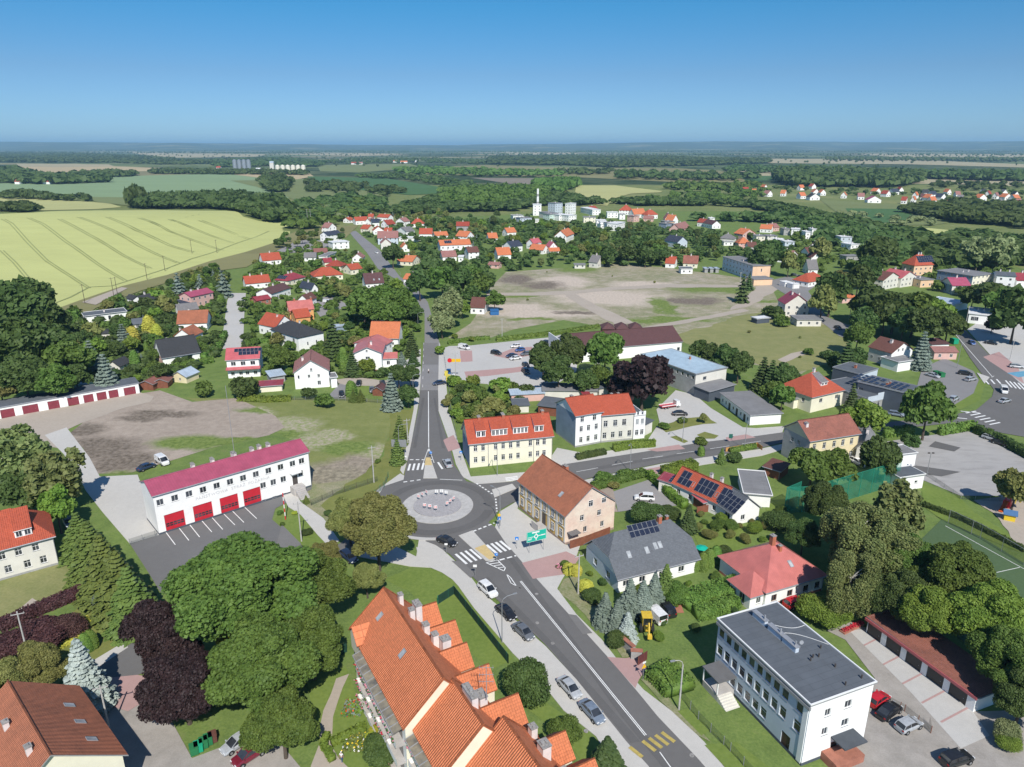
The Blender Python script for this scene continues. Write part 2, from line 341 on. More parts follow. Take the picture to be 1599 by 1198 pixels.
lotM = spotmat('lot_soil', [(.05, [(.3, G(.27,.22,.18)), (.7, G(.42,.35,.29))], 0), (.5, [(.3, G(.22,.18,.145)), (.7, G(.46,.39,.32))], .5), (4, [(.3, G(.22,.19,.16)), (.7, G(.43,.37,.31))], .3)],
 [(150,700,17,11,DK,DK2),(195,722,11,9,DK,DK2),(130,672,9,7,DK,DK2),(255,646,15,4,DK,DK2),(215,655,9,4,DK,DK2),(300,692,15,7,GR,GR2),(370,690,13,4,GR,GR2),(200,745,12,4,GR,GR2),(420,640,14,4,GR,GR2)], 2.2, .13)
sheet('waste_ground', wasteM, [(700,528),(735,505),(752,480),(765,450),(790,425),(860,420),(900,418),(960,412),(1040,418),(1130,430),(1200,440),(1215,470),(1232,492),(1290,505),(1320,535),(1290,560),(1250,585),(1180,570),(1120,555),(1060,530),(880,500),(800,515),(760,530)], .04)
sheet('dry_meadow', drygrass, [(1060,522),(1160,492),(1195,487),(1240,505),(1290,508),(1330,525),(1318,556),(1285,570),(1240,590),(1180,568),(1120,555),(1068,535)], .06)
for px in ([(1160,482),(1120,490),(1050,503),(1000,512),(1003,516),(1060,507),(1130,494),(1170,486)], [(760,457),(830,457),(880,455),(960,448),(1040,444),(1170,445),(1170,449),(1040,449),(960,453),(885,460),(835,462),(760,462)], [(878,457),(892,455),(930,476),(975,497),(990,505),(960,507),(930,490),(900,473)]): sheet('dirt_path', sand, px, .09)
sheet('dirt_path', sand, [(1165,465),(1180,448),(1215,438),(1235,440),(1215,452),(1190,468),(1165,480),(1140,485),(1145,478)], .09)
sheet('dirt_path', sand, [(1215,562),(1235,552),(1255,548),(1262,553),(1245,558),(1225,567)], .09)
fieldM = spotmat('meadow_grass', [(.04, [(.3, G(.14,.18,.05)), (.7, G(.24,.26,.09))], 0), (.3, [(.3, G(.13,.165,.045)), (.7, G(.28,.28,.11))], .5), (3, [(.3, G(.1,.13,.04)), (.7, G(.24,.25,.1))], .35)],
 [(450,665,13,10,SD,GR2),(480,690,12,9,GR2,SD),(560,730,16,9,(.2,.17,.13),(.34,.29,.23)),(510,745,14,8,(.17,.15,.11),(.34,.3,.22)),(400,645,10,5,SD,GR2),(520,680,8,5,GR2,SD),(585,705,8,6,GR2,SD),(430,680,12,5,GR,GR2),(540,700,10,6,GR,GR2)], 3, .12)
sheet('grass_field', fieldM, [(290,622),(460,622),(540,618),(612,628),(608,680),(595,712),(560,765),(500,790),(484,760),(482,700),(440,680),(395,652)], .05)
sheet('bare_lot', lotM, [(130,660),(160,640),(200,618),(250,610),(300,628),(370,622),(430,650),(445,668),(420,680),(330,700),(260,722),(200,740),(150,740),(130,700),(105,680)], .06)
sheet('sandy_yard', sand, [(-60,690),(0,655),(218,613),(240,620),(235,628),(180,642),(130,660),(104,672),(115,700),(140,730),(90,700),(0,680)], .1)
sheet('concrete_drive', paver, [(70,680),(104,668),(140,715),(156,745),(215,742),(250,838),(203,850),(160,800),(135,768),(100,710)], .11, slab=.08)
sheet('fire_station_forecourt', newasph, [(203,850),(249,836),(487,761),(486,765),(430,795),(425,812),(480,860),(470,920),(430,960),(330,960),(250,925),(235,900)], .12)
sheet('dry_verge', weedy, [(480,760),(600,742),(628,735),(640,760),(600,800),(560,830),(510,820),(480,790)], .055)
sheet('grass_strip', grass, [(500,790),(560,745),(600,712),(612,640),(640,640),(652,630),(640,700),(632,745),(600,765),(560,800),(520,810)], .065)
sheet('station_garden', lawn, [(425,815),(440,800),(470,792),(500,815),(508,850),(480,862)], .09)
sheet('paved_path', paver, [(440,770),(455,760),(470,785),(505,810),(530,845),(515,856),(495,835),(470,805),(450,792)], .13, slab=.1)
RC = Vector((-16.5, 142.3));
def circ(r, n=56, a0=0, a1=2*pi): return [(RC.x+r*cos(a0+(a1-a0)*i/n), RC.y+r*sin(a0+(a1-a0)*i/n)) for i in range(n)]
sheet('pavement', paver, [(560,800),(590,765),(625,740),(634,745),(620,775),(600,800),(610,850),(650,870),(655,838),(664,842),(690,858),(730,895),(745,915),(760,932),(800,965),(852,1010),(900,1062),(975,1155),(1013,1198),(1080,1290),(1000,1290),(960,1198),(930,1150),(880,1110),(840,1060),(800,1020),(770,985),(740,950),(715,915),(690,888),(640,885),(560,870)], .12, slab=.12)
sheet('pavement', paver, [(684,640),(705,700),(712,726),(722,745),(745,757),(800,752),(880,728),(1026,704),(1171,684),(1221,677),(1225,666),(1171,670),(1100,678),(1000,696),(920,710),(870,700),(860,715),(820,738),(735,745),(715,690),(700,640),(694,560),(686,535),(684,580)], .12, slab=.12)
sheet('pavement', paver, [(773,824),(789,848),(813,876),(840,907),(948,1026),(996,1082),(1027,1120),(1088,1184),(1160,1290),(1250,1290),(1130,1198),(1100,1160),(1060,1120),(1005,1078),(975,1045),(940,1000),(900,960),(870,920),(878,905),(900,870),(910,840),(884,852),(808,795),(812,780),(800,788),(780,800)], .12, slab=.12)
sheet('pavement', paver, [(905,752),(960,740),(1033,725),(1099,715),(1186,702),(1230,692),(1230,700),(1190,712),(1100,726),(1035,738),(960,754),(925,765)], .12, slab=.12)
sheet('pavement', paver, [(612,575),(640,560),(657,545),(657,590),(654,628),(640,705),(630,742),(625,735),(634,700),(646,640),(648,600),(640,575),(625,582)], .12, slab=.12)
sheet('road', asphalt, [(664,846),(680,852),(703,867),(736,900),(850,1006),(900,1062),(978,1159),(1013,1198),(1090,1300),(1190,1300),(1088,1184),(1027,1120),(996,1082),(948,1026),(840,907),(813,876),(789,848),(773,824),(740,800)], .13, True)
sheet('road', asphalt, [(620,790),(630,750),(638,713),(653,640),(656,610),(684,610),(685,645),(700,690),(710,728),(728,752),(745,760),(740,790)], .134, True)
sheet('old_road', asphalt2, [(656,610),(657,590),(663,535),(663,490),(643,456),(626,441),(590,420),(573,395),(551,370),(545,362),(556,361),(573,375),(593,391),(625,433),(645,445),(668,472),(686,535),(684,610)], .131, True)
sheet('road', asphalt, [(735,770),(745,757),(800,753),(880,726),(1026,703),(1099,691),(1171,683),(1221,676),(1350,664),(1479,650),(1524,641),(1549,620),(1552,609),(1532,583),(1515,560),(1490,519),(1475,500),(1495,495),(1506,515),(1560,570),(1640,640),(1640,690),(1479,662),(1350,676),(1230,690),(1186,701),(1099,715),(1033,724),(922,747),(850,770),(800,786),(776,800),(745,800)], .132, True)
sheet('road', asphalt, circ(13.6), .136, True, world=True)
sheet('road', asphalt, [(590,775),(600,760),(630,750),(640,790),(625,830),(600,845),(560,860),(520,880),(500,900),(480,880),(530,850),(570,820)], .1345, True)
sheet('pavement', paver, [(655,880),(650,855),(700,880),(735,905),(745,925),(720,915),(690,895)], .1395, slab=.01)
def isl(px, m=paver): sheet('traffic_island', m, px, .25, slab=.12)
isl([(661,748),(665,716),(672,716),(683,748)]); isl([(665,716),(672,716),(675,728),(663,728)], tactile)
isl([(716,838),(738,830),(776,872),(769,877),(758,877)]);
isl([(768,766),(800,757),(806,764),(772,778)]); isl([(1525,583),(1545,590),(1537,600)])
sheet('tactile_paving', tactile, [(741,858),(757,852),(775,872),(764,876)], .254)
apron = mat('cobbled_apron', (.42,.41,.395), .12, 1.2, .85, fine=3.5, bmp=.4)
gravelw = mat('grey_stone_mulch', (.33,.32,.325), .2, 3, .9, fine=5, bmp=.6)
sheet('roundabout_apron', apron, circ(7.9), .26, slab=.13, world=True); sheet('roundabout_island', gravelw, circ(5.3), .42, slab=.16, world=True)
sheet('kerb_apron', concrete, circ(14.6, 30, -2.4, -1.3)+circ(13.7, 30, -1.3, -2.4), .25, slab=.12, world=True)
def line(a, b, w, z=.142, m=white, dash=None, world=False):
 p, q = (Vector((*a, 0)), Vector((*b, 0))) if world else (P(*a), P(*b)); d = q-p; L = d.length; d.normalize(); n = Vector((-d.y, d.x, 0))*w/2
 mb = MB(); k = 0; z += .045
 while k < L:
  e = L if not dash else min(L, k+dash[0]); a_, b_ = p+d*k, p+d*e
  mb.poly([(a_-n)[:2]+(z,), (b_-n)[:2]+(z,), (b_+n)[:2]+(z,), (a_+n)[:2]+(z,)], m); k = L if not dash else e+dash[1]
 struct(mb.build('road_marking'))
def V2(v): return (v.x, v.y)
line((669,612), (669.5,706), .22); line((669.5,700), (661,724), .14); line((669.5,700), (678,724), .14); line((664,722), (676,718), .3)
line((640,719), (662,719), .45, dash=(.9,.6)); line((630,754), (659,750), .4, dash=(.9,.7)); line((687,749.5), (722,751), .2)
line((744,756), (771,774), .35, dash=(.7,.5)); line((774,780), (776,800), .35, dash=(.7,.7)); line((739,831), (772,818), .4, dash=(.8,.5)); line((780,876), (806,869), .4, dash=(1.1,.5))
for k in (0, 1):                                     # double centre line
 o = .25*k; a, b = P(813+k*0, 909), P(1008, 1150); d = (b-a).normalized(); n = Vector((-d.y, d.x, 0))
 line(V2(a+n*(o-.12)), V2(b+n*(o-.12)), .13, world=True)
line((1030,1176), (1090,1260), .14, dash=(3,3)); line((900,738), (1000,719), .14, dash=(6,4)); line((1003,718), (1200,688), .14, dash=(6,4)); line((660,606),(662,530), .1, dash=(3,6))
def zebra(a, b, n, ln, w=.5, m=white, skip=()):
 """n bars from a to b; each bar runs ln (pixel vector given as second point)"""
 p, q = P(*a), P(*b); e = P(*ln)-p
 for i in range(n):
  if i in skip: continue
  c = p+(q-p)*(i/(n-1)); line(V2(c), V2(c+e), w, world=True, m=m)
zebra((637.5,736), (659,734.5), 4, (640.5,725.5)); zebra((691,733.5), (704,732), 2, (684,723))
zebra((711.5,866.5), (734,859), 4, (729,882)); zebra((760,852), (781,846), 4, (776,866), .55)
zebra((789,748), (790,752.5), 3, (808,745));
zebra((983,1168), (1033,1145), 6, (1003,1184), .55, yellowp, (1,));
zebra((1480,652), (1500,643), 2, (1510,655)); zebra((1508,646), (1545,664), 6, (1524,643), .5); zebra((1538,594), (1556,593), 3, (1544,601), .5); zebra((1570,595), (1596,600), 5, (1580,606), .5)
line((1491,522), (1550,590), .2); line((1552,588), (1548,590), .2)
mb = MB()
for a, b in (((759,880),(777,876)),((759,880),(787,893)),((777,876),(789,888)),((765,882),(780,880)),((770,885),(784,883)),((776,888),(788,887)),((787,893),(789,888))): line(a, b, .2)
for a, b in (((791,898),(797,903)),((797,903),(806,916)),((791,898),(798,912)),((798,912),(813,920)),((806,916),(813,920))): line(a, b, .16)
for a, b in (((259,832),(274,852)),((280,826),(295,845)),((296,820),(312,840)),((315,814),(331,832)),((331,809),(348,828)),((349,803),(367,821)),((363,799),(381,817)),((382,793),(401,811))): line(a, b, .16, .125)
for px in ([(815,880),(884,862),(905,872),(888,897),(832,905)], [(948,1027),(975,1029),(1003,1025),(1010,1045),(998,1062),(992,1076)], [(692,688),(708,680),(720,700),(700,706)], [(1010,703),(1060,695),(1070,702),(1026,706)], [(1133,684),(1165,679),(1180,684),(1136,690)], [(992,736),(1040,728),(1048,735),(1005,745)]): sheet('pink_paving', pinkp, px, .128)
sheet('car_park', concrete, [(690,545),(702,541),(735,540),(862,527),(880,522),(905,540),(900,580),(870,600),(800,612),(760,600),(700,595),(694,580)], .11, True, slab=.08)
for px in ([(718,548),(737,548),(738,565),(720,566)], [(725,581),(800,575),(822,572),(822,580),(760,588),(728,590)], [(770,556),(800,545),(830,542),(842,552),(800,562)]): sheet('pink_paving', pinkp, px, .115)
sheet('shop_yard', concrete, [(1055,610),(1085,617),(1110,638),(1160,668),(1221,672),(1221,676),(1171,683),(1026,702),(1010,690),(1030,660),(1025,640)], .114, slab=.08)
for px in ([(1030,668),(1060,655),(1105,650),(1120,662),(1080,666),(1040,676)], [(1088,680),(1100,675),(1122,681),(1116,686),(1098,686)], [(1046,683),(1056,681),(1075,690),(1068,693)]): sheet('planted_bed', grass, px, .125)
sheet('lawn', lawn, [(862,705),(905,700),(912,712),(870,720)], .06); sheet('lawn', lawn, [(640,888),(690,890),(735,930),(790,1000),(800,1030),(765,1048),(700,985),(640,925),(600,905)], .05)
sheet('lawn', lawn, [(792,1060),(820,1075),(870,1110),(930,1155),(960,1200),(930,1220),(880,1150),(800,1090)], .05)
sheet('verge', weedy, [(870,925),(885,935),(940,985),(972,1028),(1000,1022),(960,975),(900,900),(880,905)], .09); sheet('verge', weedy, [(1000,1062),(1015,1058),(1060,1110),(1110,1160),(1090,1150),(1030,1095)], .14)
sheet('lawn', lawn, [(1058,1112),(1074,1108),(1110,1140),(1095,1150)], .145); sheet('lawn', lawn, [(1100,1165),(1150,1160),(1240,1230),(1160,1230)], .145)
sheet('gravel_parking', gravel, [(958,768),(1012,750),(1040,775),(1060,790),(1000,795),(965,800)], .07)
sheet('paved_yard', sand, [(1026,742),(1050,738),(1096,770),(1090,782),(1070,782)], .08)
sheet('garden_ground', dirt, [(925,770),(955,760),(965,800),(940,800)], .06)
sheet('market_square', lotm, [(1370,700),(1385,690),(1440,682),(1515,672),(1530,672),(1640,730),(1640,800),(1560,775),(1500,775),(1445,752),(1420,745)], .09)
sheet('playground_sand', sand, [(1520,782),(1575,775),(1640,790),(1640,870),(1590,850),(1560,812)], .095)
sheet('sports_pitch', turf, [(1400,880),(1470,812),(1530,838),(1640,905),(1640,1100),(1500,1000)], .08); line((1476,822),(1640,912), .12, .09); line((1556,895),(1592,887), .12, .09)
sheet('lawn', lawn, [(1440,755),(1500,778),(1520,800),(1600,850),(1590,862),(1530,838),(1470,812),(1440,790)], .07)
sheet('lawn', lawn, [(1195,790),(1225,780),(1290,810),(1285,830),(1240,835),(1200,812)], .06); sheet('lawn', lawn, [(1080,815),(1150,812),(1180,830),(1150,870),(1100,870),(1085,840)], .06)
sheet('yard', yard, [(1290,985),(1330,972),(1360,985),(1390,1000),(1520,1112),(1590,1110),(1640,1150),(1640,1300),(1200,1300),(1330,1170),(1366,1060),(1320,1000)], .08)
sheet('concrete_apron', concrete, [(1325,985),(1358,984),(1519,1112),(1545,1150),(1500,1170),(1420,1080)], .1)
for k in range(5):
 t = .16+.2*k; a = (1325+t*150, 985+t*150); b = (1345+t*173, 975+t*137); line(a, b, .3, .105, pinkp)
sheet('side_street', asphalt, [(140,1040),(205,1000),(250,1000),(260,1040),(215,1055),(170,1062),(150,1070)], .1); sheet('side_street', paver, [(130,1042),(195,1003),(200,1012),(150,1045)], .11, slab=.1)
sheet('pink_paving', pinkp, [(165,1060),(215,1055),(240,1060),(245,1085),(200,1112),(160,1100)], .11); sheet('block_yard', yard, [(160,1100),(200,1112),(245,1085),(300,1185),(420,1140),(470,1200),(560,1300),(100,1300),(150,1200)], .09)
sheet('footpath', sand, [(485,1198),(500,1160),(505,1110),(525,1060),(545,1053),(535,1075),(520,1120),(518,1165),(545,1200),(560,1230),(520,1230)], .07)
sheet('lawn', lawn, [(480,1070),(540,1040),(560,1095),(620,1190),(640,1230),(560,1230),(518,1165),(500,1170)], .05)
sheet('old_lawn', drygrass, [(-40,900),(95,882),(130,880),(150,900),(140,930),(60,950),(-40,1000)], .06); sheet('lawn', grass, [(0,1060),(60,1010),(140,930),(170,960),(195,990),(190,1005),(130,1040),(60,1090)], .05)
sheet('dirt_path', sand, [(20,962),(50,935),(62,942),(30,970)], .08)
sheet('lane', concrete, [(345,545),(355,470),(360,458),(384,458),(382,480),(380,530),(375,546)], .09, slab=.05); sheet('car_yard', gravel, [(480,468),(520,462),(545,478),(500,495)], .06)
sheet('gravel_plot', gravel, [(426,388),(458,374),(511,376),(514,385),(493,393),(440,396)], .06)
sheet('lawn', lawn, [(528,520),(580,505),(580,528),(540,535),(530,532)], .06); sheet('lawn', lawn, [(536,608),(560,598),(600,598),(600,612),(560,620)], .06); sheet('lawn', lawn, [(370,590),(400,560),(412,575),(410,600)], .06)
sheet('drive', asphalt2, [(510,622),(530,600),(545,596),(540,610),(540,624)], .065); sheet('access_road', sand, [(520,594),(560,590),(610,595),(660,592),(660,600),(610,606),(540,602)], .068)
sheet('side_road', asphalt2, [(1195,440),(1230,432),(1275,446),(1262,455),(1290,495),(1330,510),(1345,520),(1340,535),(1310,525),(1285,505),(1270,500),(1258,480)], .09, True)
sheet('plaza', concrete, [(1510,515),(1540,495),(1600,505),(1640,540),(1640,620),(1599,609),(1560,570)], .1, slab=.05); sheet('car_park', asphalt2, [(1440,575),(1475,560),(1520,580),(1535,605),(1500,640),(1440,640),(1430,610)], .1)
sheet('pink_paving', pinkp, [(1535,558),(1560,550),(1590,575),(1599,600)], .108); sheet('verge', lawn, [(1478,640),(1520,615),(1532,585),(1538,600),(1530,625),(1500,640)], .115)
sheet('blue_bay', mat('blue_paint', (.12,.3,.42)), [(1572,583),(1600,580),(1620,585),(1590,590)], .112)
pd, pl = roadmat('asphalt_dark_lane', (.12,.117,.115), .2), roadmat('asphalt_repair', (.175,.17,.165), .2)
for px, m in (([(792,872),(800,870),(985,1120),(1060,1210),(1045,1212),(970,1120)], pd), ([(752,905),(762,902),(870,1012),(1000,1160),(985,1162),(860,1014)], pd), ([(645,700),(650,700),(663,622),(659,622)], pd), ([(690,700),(695,702),(680,622),(677,622)], pd), ([(930,735),(1100,706),(1180,695),(1180,692),(1100,702),(930,730)], pd), ([(886,960),(900,962),(925,990),(910,992)], pl), ([(705,877),(722,878),(742,898),(735,904)], pl), ([(661,536),(684,536),(684,570),(660,570)], pl), ([(1020,712),(1060,704),(1064,708),(1024,717)], pl), ([(440,820),(470,850),(460,880),(430,860)], pl), ([(300,870),(340,860),(345,885),(310,890)], pl), ([(1400,735),(1470,745),(1500,738),(1430,728)], pd), ([(1460,690),(1500,700),(1490,706),(1450,698)], pd)): sheet('road_patch', m, px, .134)
sheet('road_patch', pd, circ(12.6, 40)+circ(10.6, 40)[::-1]+[circ(12.6, 40)[0]], .134, world=True)
# ================= building kit
def tile(name, c, c2=None, per=.33, row=.36, wear=.25, bstr=.9):
 if name in MATS: return MATS[name]
 m, nt, bs = newmat(name); tc = nt.nodes.new('ShaderNodeTexCoord').outputs['UV']
 br = nt.nodes.new('ShaderNodeTexBrick'); nt.links.new(tc, br.inputs['Vector']); br.inputs['Scale'].default_value = 1
 br.inputs['Brick Width'].default_value = per; br.inputs['Row Height'].default_value = row; br.inputs['Mortar Size'].default_value = .02; br.offset = 0
 k = lambda f: tuple(min(1, x*f) for x in c)
 br.inputs['Color1'].default_value = (*k(1.14), 1); br.inputs['Color2'].default_value = (*k(.84), 1); br.inputs['Mortar'].default_value = (*k(.55), 1)
 ps = pos(nt)
 st = ramp(nt, noise(nt, ps, .35, 5, .7), [(.35, c2 or k(.6)), (.6, k(1.05))])
 col = mixc(nt, wear, br.outputs[0], st)
 col = mixc(nt, .25, col, ramp(nt, noise(nt, ps, 3, 3, .6), [(.3, k(.55)), (.7, k(1.35))]))
 nt.links.new(col, bs.inputs['Base Color']); bs.inputs['Roughness'].default_value = .75; bs.inputs['Specular IOR Level'].default_value = .25
 sx = nt.nodes.new('ShaderNodeSeparateXYZ'); nt.links.new(tc, sx.inputs[0])
 w = math_(nt, 'SINE', math_(nt, 'MULTIPLY', sx.outputs[0], 2*pi/per))
 r = math_(nt, 'FRACT', math_(nt, 'MULTIPLY', sx.outputs[1], 1/row))
 bump(nt, bs, math_(nt, 'ADD', w, math_(nt, 'MULTIPLY', r, -.6)), bstr, .05); return m
def seam(name, c, per=.5, rough=.35, metal=.0):
 if name in MATS: return MATS[name]
 m, nt, bs = newmat(name); tc = nt.nodes.new('ShaderNodeTexCoord').outputs['UV']; ps = pos(nt)
 sx = nt.nodes.new('ShaderNodeSeparateXYZ'); nt.links.new(tc, sx.inputs[0])
 f = math_(nt, 'FRACT', math_(nt, 'MULTIPLY', sx.outputs[0], 1/per)); rib = math_(nt, 'LESS_THAN', f, .16)
 k = lambda q: tuple(min(1, x*q) for x in c)
 col = ramp(nt, noise(nt, ps, .5, 5, .65), [(.3, k(.8)), (.7, k(1.1))]); col = mixc(nt, math_(nt, 'MULTIPLY', rib, .35), col, k(.6))
 nt.links.new(col, bs.inputs['Base Color']); bs.inputs['Roughness'].default_value = rough; bs.inputs['Metallic'].default_value = metal
 bump(nt, bs, rib, .5, .03); return m
def felt(name, c):
 if name in MATS: return MATS[name]
 m, nt, bs = newmat(name); tc = nt.nodes.new('ShaderNodeTexCoord').outputs['UV']; ps = pos(nt)
 br = nt.nodes.new('ShaderNodeTexBrick'); nt.links.new(tc, br.inputs['Vector']); br.inputs['Scale'].default_value = 1
 br.inputs['Brick Width'].default_value = 5; br.inputs['Row Height'].default_value = 1; br.inputs['Mortar Size'].default_value = .025
 k = lambda f: tuple(min(1, x*f) for x in c)
 br.inputs['Color1'].default_value = (*k(1.08), 1); br.inputs['Color2'].default_value = (*k(.93), 1); br.inputs['Mortar'].default_value = (*k(.45), 1)
 col = mixc(nt, .5, br.outputs[0], ramp(nt, noise(nt, ps, .4, 5, .65), [(.3, k(.75)), (.7, k(1.2))]))
 nt.links.new(col, bs.inputs['Base Color']); bs.inputs['Roughness'].default_value = .9; bs.inputs['Specular IOR Level'].default_value = .2; return m
ROOF = dict(
 orange=tile('orange_pantile', (.62,.2,.09)), redorange=tile('red_orange_tile', (.46,.10,.055)), red=tile('red_tile', (.36,.07,.045)), old=tile('old_clay_tile', (.42,.155,.085), (.19,.085,.055), .3, .3, .5),
 brown=tile('brown_tile', (.17,.075,.06)), faded=tile('faded_red_tile', (.35,.17,.15)), salmon=seam('salmon_sheet', (.5,.16,.14), .4), darkred=seam('dark_red_sheet', (.3,.05,.06), .5),
 crimson=seam('crimson_sheet', (.37,.078,.13), .55, .45), maroon=tile('maroon_tile', (.13,.065,.065)), charcoal=tile('charcoal_tile', (.055,.057,.062)), slate=tile('slate_grey_tile', (.12,.13,.145), (.09,.1,.11), .6, .3, .3, .3),
 navy=tile('navy_tile', (.05,.06,.09)), grey=tile('grey_tile', (.22,.21,.21)), felt=felt('grey_felt', (.2,.2,.205)), darkfelt=felt('dark_felt', (.105,.118,.135)), pale=seam('pale_sheet', (.42,.5,.58), .8, .4), rust=seam('rusty_sheet', (.24,.1,.08), .4, .7),
 blue=seam('pale_blue_sheet', (.42,.53,.60), 1.1, .35), white=felt('white_membrane', (.62,.63,.64)), carmine=seam('carmine_sheet', (.5,.12,.13), .45), oldred=tile('weathered_red_tile', (.33,.13,.095), (.12,.06,.05), .35, .35, .55))
WALL = dict(
 white=mat('white_render', (.82,.82,.80), .05, .5, .85), offwhite=mat('off_white_render', (.64,.62,.56), .07, .4, .85), grey=mat('grey_render', (.33,.33,.32), .15, .5, .9, fine=4), cream=mat('cream_render', (.75,.71,.57), .06, .4), yellow=mat('yellow_render', (.7,.61,.4), .08, .4),
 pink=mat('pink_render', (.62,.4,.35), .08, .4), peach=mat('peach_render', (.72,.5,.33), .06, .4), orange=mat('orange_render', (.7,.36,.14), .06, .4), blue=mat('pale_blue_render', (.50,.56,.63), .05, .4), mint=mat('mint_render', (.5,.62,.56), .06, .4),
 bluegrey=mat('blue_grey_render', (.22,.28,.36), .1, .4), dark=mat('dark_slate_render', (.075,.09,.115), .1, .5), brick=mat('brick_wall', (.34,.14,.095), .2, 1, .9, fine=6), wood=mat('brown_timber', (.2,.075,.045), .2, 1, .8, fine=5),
 plaster=mat('blotched_pink_plaster', (.68,.5,.41), .05, .3, .9, c2=(.74,.66,.54), fine=2.2), ochre=mat('ochre_plaster', (.6,.4,.13), .12, .6, .9, fine=3), stone=mat('dirty_plinth', (.3,.22,.19), .2, 1, .9, fine=4), concrete=mat('rough_concrete', (.42,.4,.38), .12, .6, .9, fine=4))
fr_white = mat('white_frame', (.75,.75,.74), .03, 2, .5); fr_dark = mat('dark_frame', (.07,.06,.055), .1, 2, .5); trim = mat('zinc_trim', (.34,.35,.37), .1, 2, .45, metal=.3); soot = mat('chimney_cap', (.27,.26,.25), .3, 3, .9)
chimw = mat('white_chimney', (.66,.6,.58), .1, 1); chimb = mat('brick_chimney', (.4,.14,.08), .2, 2, fine=7)
def glassm(name, c, r=.08):
 m, nt, bs = newmat(name); ps = pos(nt)
 nt.links.new(ramp(nt, noise(nt, ps, .5, 1), [(.4, c), (.6, tuple(x*2.4+.01 for x in c))]), bs.inputs['Base Color'])
 bs.inputs['Roughness'].default_value = r; bs.inputs['Specular IOR Level'].default_value = .8; return m
glass = glassm('window_glass', (.02,.024,.03)); curtain = mat('net_curtain_glass', (.34,.36,.37), .3, 1.2, .15); pvm = None
def pvmat():
 m, nt, bs = newmat('solar_cells'); tc = nt.nodes.new('ShaderNodeTexCoord').outputs['UV']
 br = nt.nodes.new('ShaderNodeTexBrick'); nt.links.new(tc, br.inputs['Vector']); br.inputs['Scale'].default_value = 1; br.offset = 0
 br.inputs['Brick Width'].default_value = .17; br.inputs['Row Height'].default_value = .17; br.inputs['Mortar Size'].default_value = .006
 br.inputs['Color1'].default_value = (.012,.016,.035,1); br.inputs['Color2'].default_value = (.014,.02,.045,1); br.inputs['Mortar'].default_value = (.06,.07,.09,1)
 nt.links.new(br.outputs[0], bs.inputs['Base Color']); bs.inputs['Roughness'].default_value = .25; bs.inputs['Specular IOR Level'].default_value = .4; return m
pvm = pvmat()
WC = {}
def win_mesh(w, h, fm, style='m', pane=True):
 """frame (x 0..w, z 0..h, facing -y) and its pane"""
 k = (round(w, 2), round(h, 2), fm.name, style, pane)
 if k in WC: return WC[k]
 mb = MB(); t = .07 if w > .7 else .05; e = .06
 mb.box(0, w, 0, e, 0, t, fm); mb.box(0, w, 0, e, h-t, h, fm); mb.box(0, t, 0, e, t, h-t, fm); mb.box(w-t, w, 0, e, t, h-t, fm)
 if 'm' in style: mb.box(w/2-t*.45, w/2+t*.45, 0, e, t, h-t, fm)
 if 't' in style: mb.box(t, w-t, .004, e, h*.68-t*.4, h*.68+t*.4, fm)
 if 's' in style: mb.box(-.08, w+.08, -.16, .02, -.06, -.002, trim)
 if not pane: mb.poly([(t,.02,t),(w-t,.02,t),(w-t,.02,h-t),(t,.02,h-t)], glass)
 fme = mb.mesh('window')
 mb = MB(); mb.poly([(t,.035,t),(w-t,.035,t),(w-t,.035,h-t),(t,.035,h-t)], curtain if 'c' in style else glass)
 WC[k] = (fme, mb.mesh('pane') if pane else None); return WC[k]
FACE = {}
def wallgrid(mb, L, h, ops, m, xf, rev=.14, z0=0, revm=None):
 """wall rectangle 0..L x z0..h with real openings; xf(x, inset, z) -> local point"""
 xs = sorted({0, L}|{o[0] for o in ops}|{o[0]+o[2] for o in ops}); zs = sorted({z0, h}|{o[1] for o in ops}|{o[1]+o[3] for o in ops})
 for i in range(len(xs)-1):
  for j in range(len(zs)-1):
   cx, cz = (xs[i]+xs[i+1])/2, (zs[j]+zs[j+1])/2
   if any(o[0] < cx < o[0]+o[2] and o[1] < cz < o[1]+o[3] for o in ops): continue
   mb.poly([xf(xs[i],0,zs[j]), xf(xs[i+1],0,zs[j]), xf(xs[i+1],0,zs[j+1]), xf(xs[i],0,zs[j+1])], m)
 for (x, z, w, hh) in ops:
  a, b = x, x+w; c, d = z, z+hh; r = rev; rm = revm or m
  for q in (((a,0,c),(b,0,c),(b,r,c),(a,r,c)), ((a,0,d),(a,r,d),(b,r,d),(b,0,d)), ((a,0,c),(a,r,c),(a,r,d),(a,0,d)), ((b,0,c),(b,0,d),(b,r,d),(b,r,c))):
   mb.poly([xf(*p) for p in q], rm)
def slab_roof(mb, pts, m, t=.2, edge=None):
 p = [Vector(q) for q in pts]; ex = (p[1]-p[0]).normalized(); n = ex.cross(p[2]-p[0]).normalized(); ey = n.cross(ex)
 mb.poly(p, m, [((q-p[0]).dot(ex), (q-p[0]).dot(ey)) for q in p])
 d = Vector((0, 0, -t)); mb.poly([q+d for q in p][::-1], edge or m)
 for i in range(len(p)):
  a, b = p[i], p[(i+1) % len(p)]; mb.poly([a+d, b+d, b, a], edge or m)
 return (p[0], ex, ey, n)
def on_slope(name, me, parent, sl, u, v, off=.03):
 o_, ex, ey, n = sl; o = bpy.data.objects.new(name, me); o.parent = parent
 M = Matrix((ex, ey, n)).transposed().to_4x4(); M.translation = o_+ex*u+ey*v+n*off
 o.matrix_local = M; return link(o)
SHM = {}
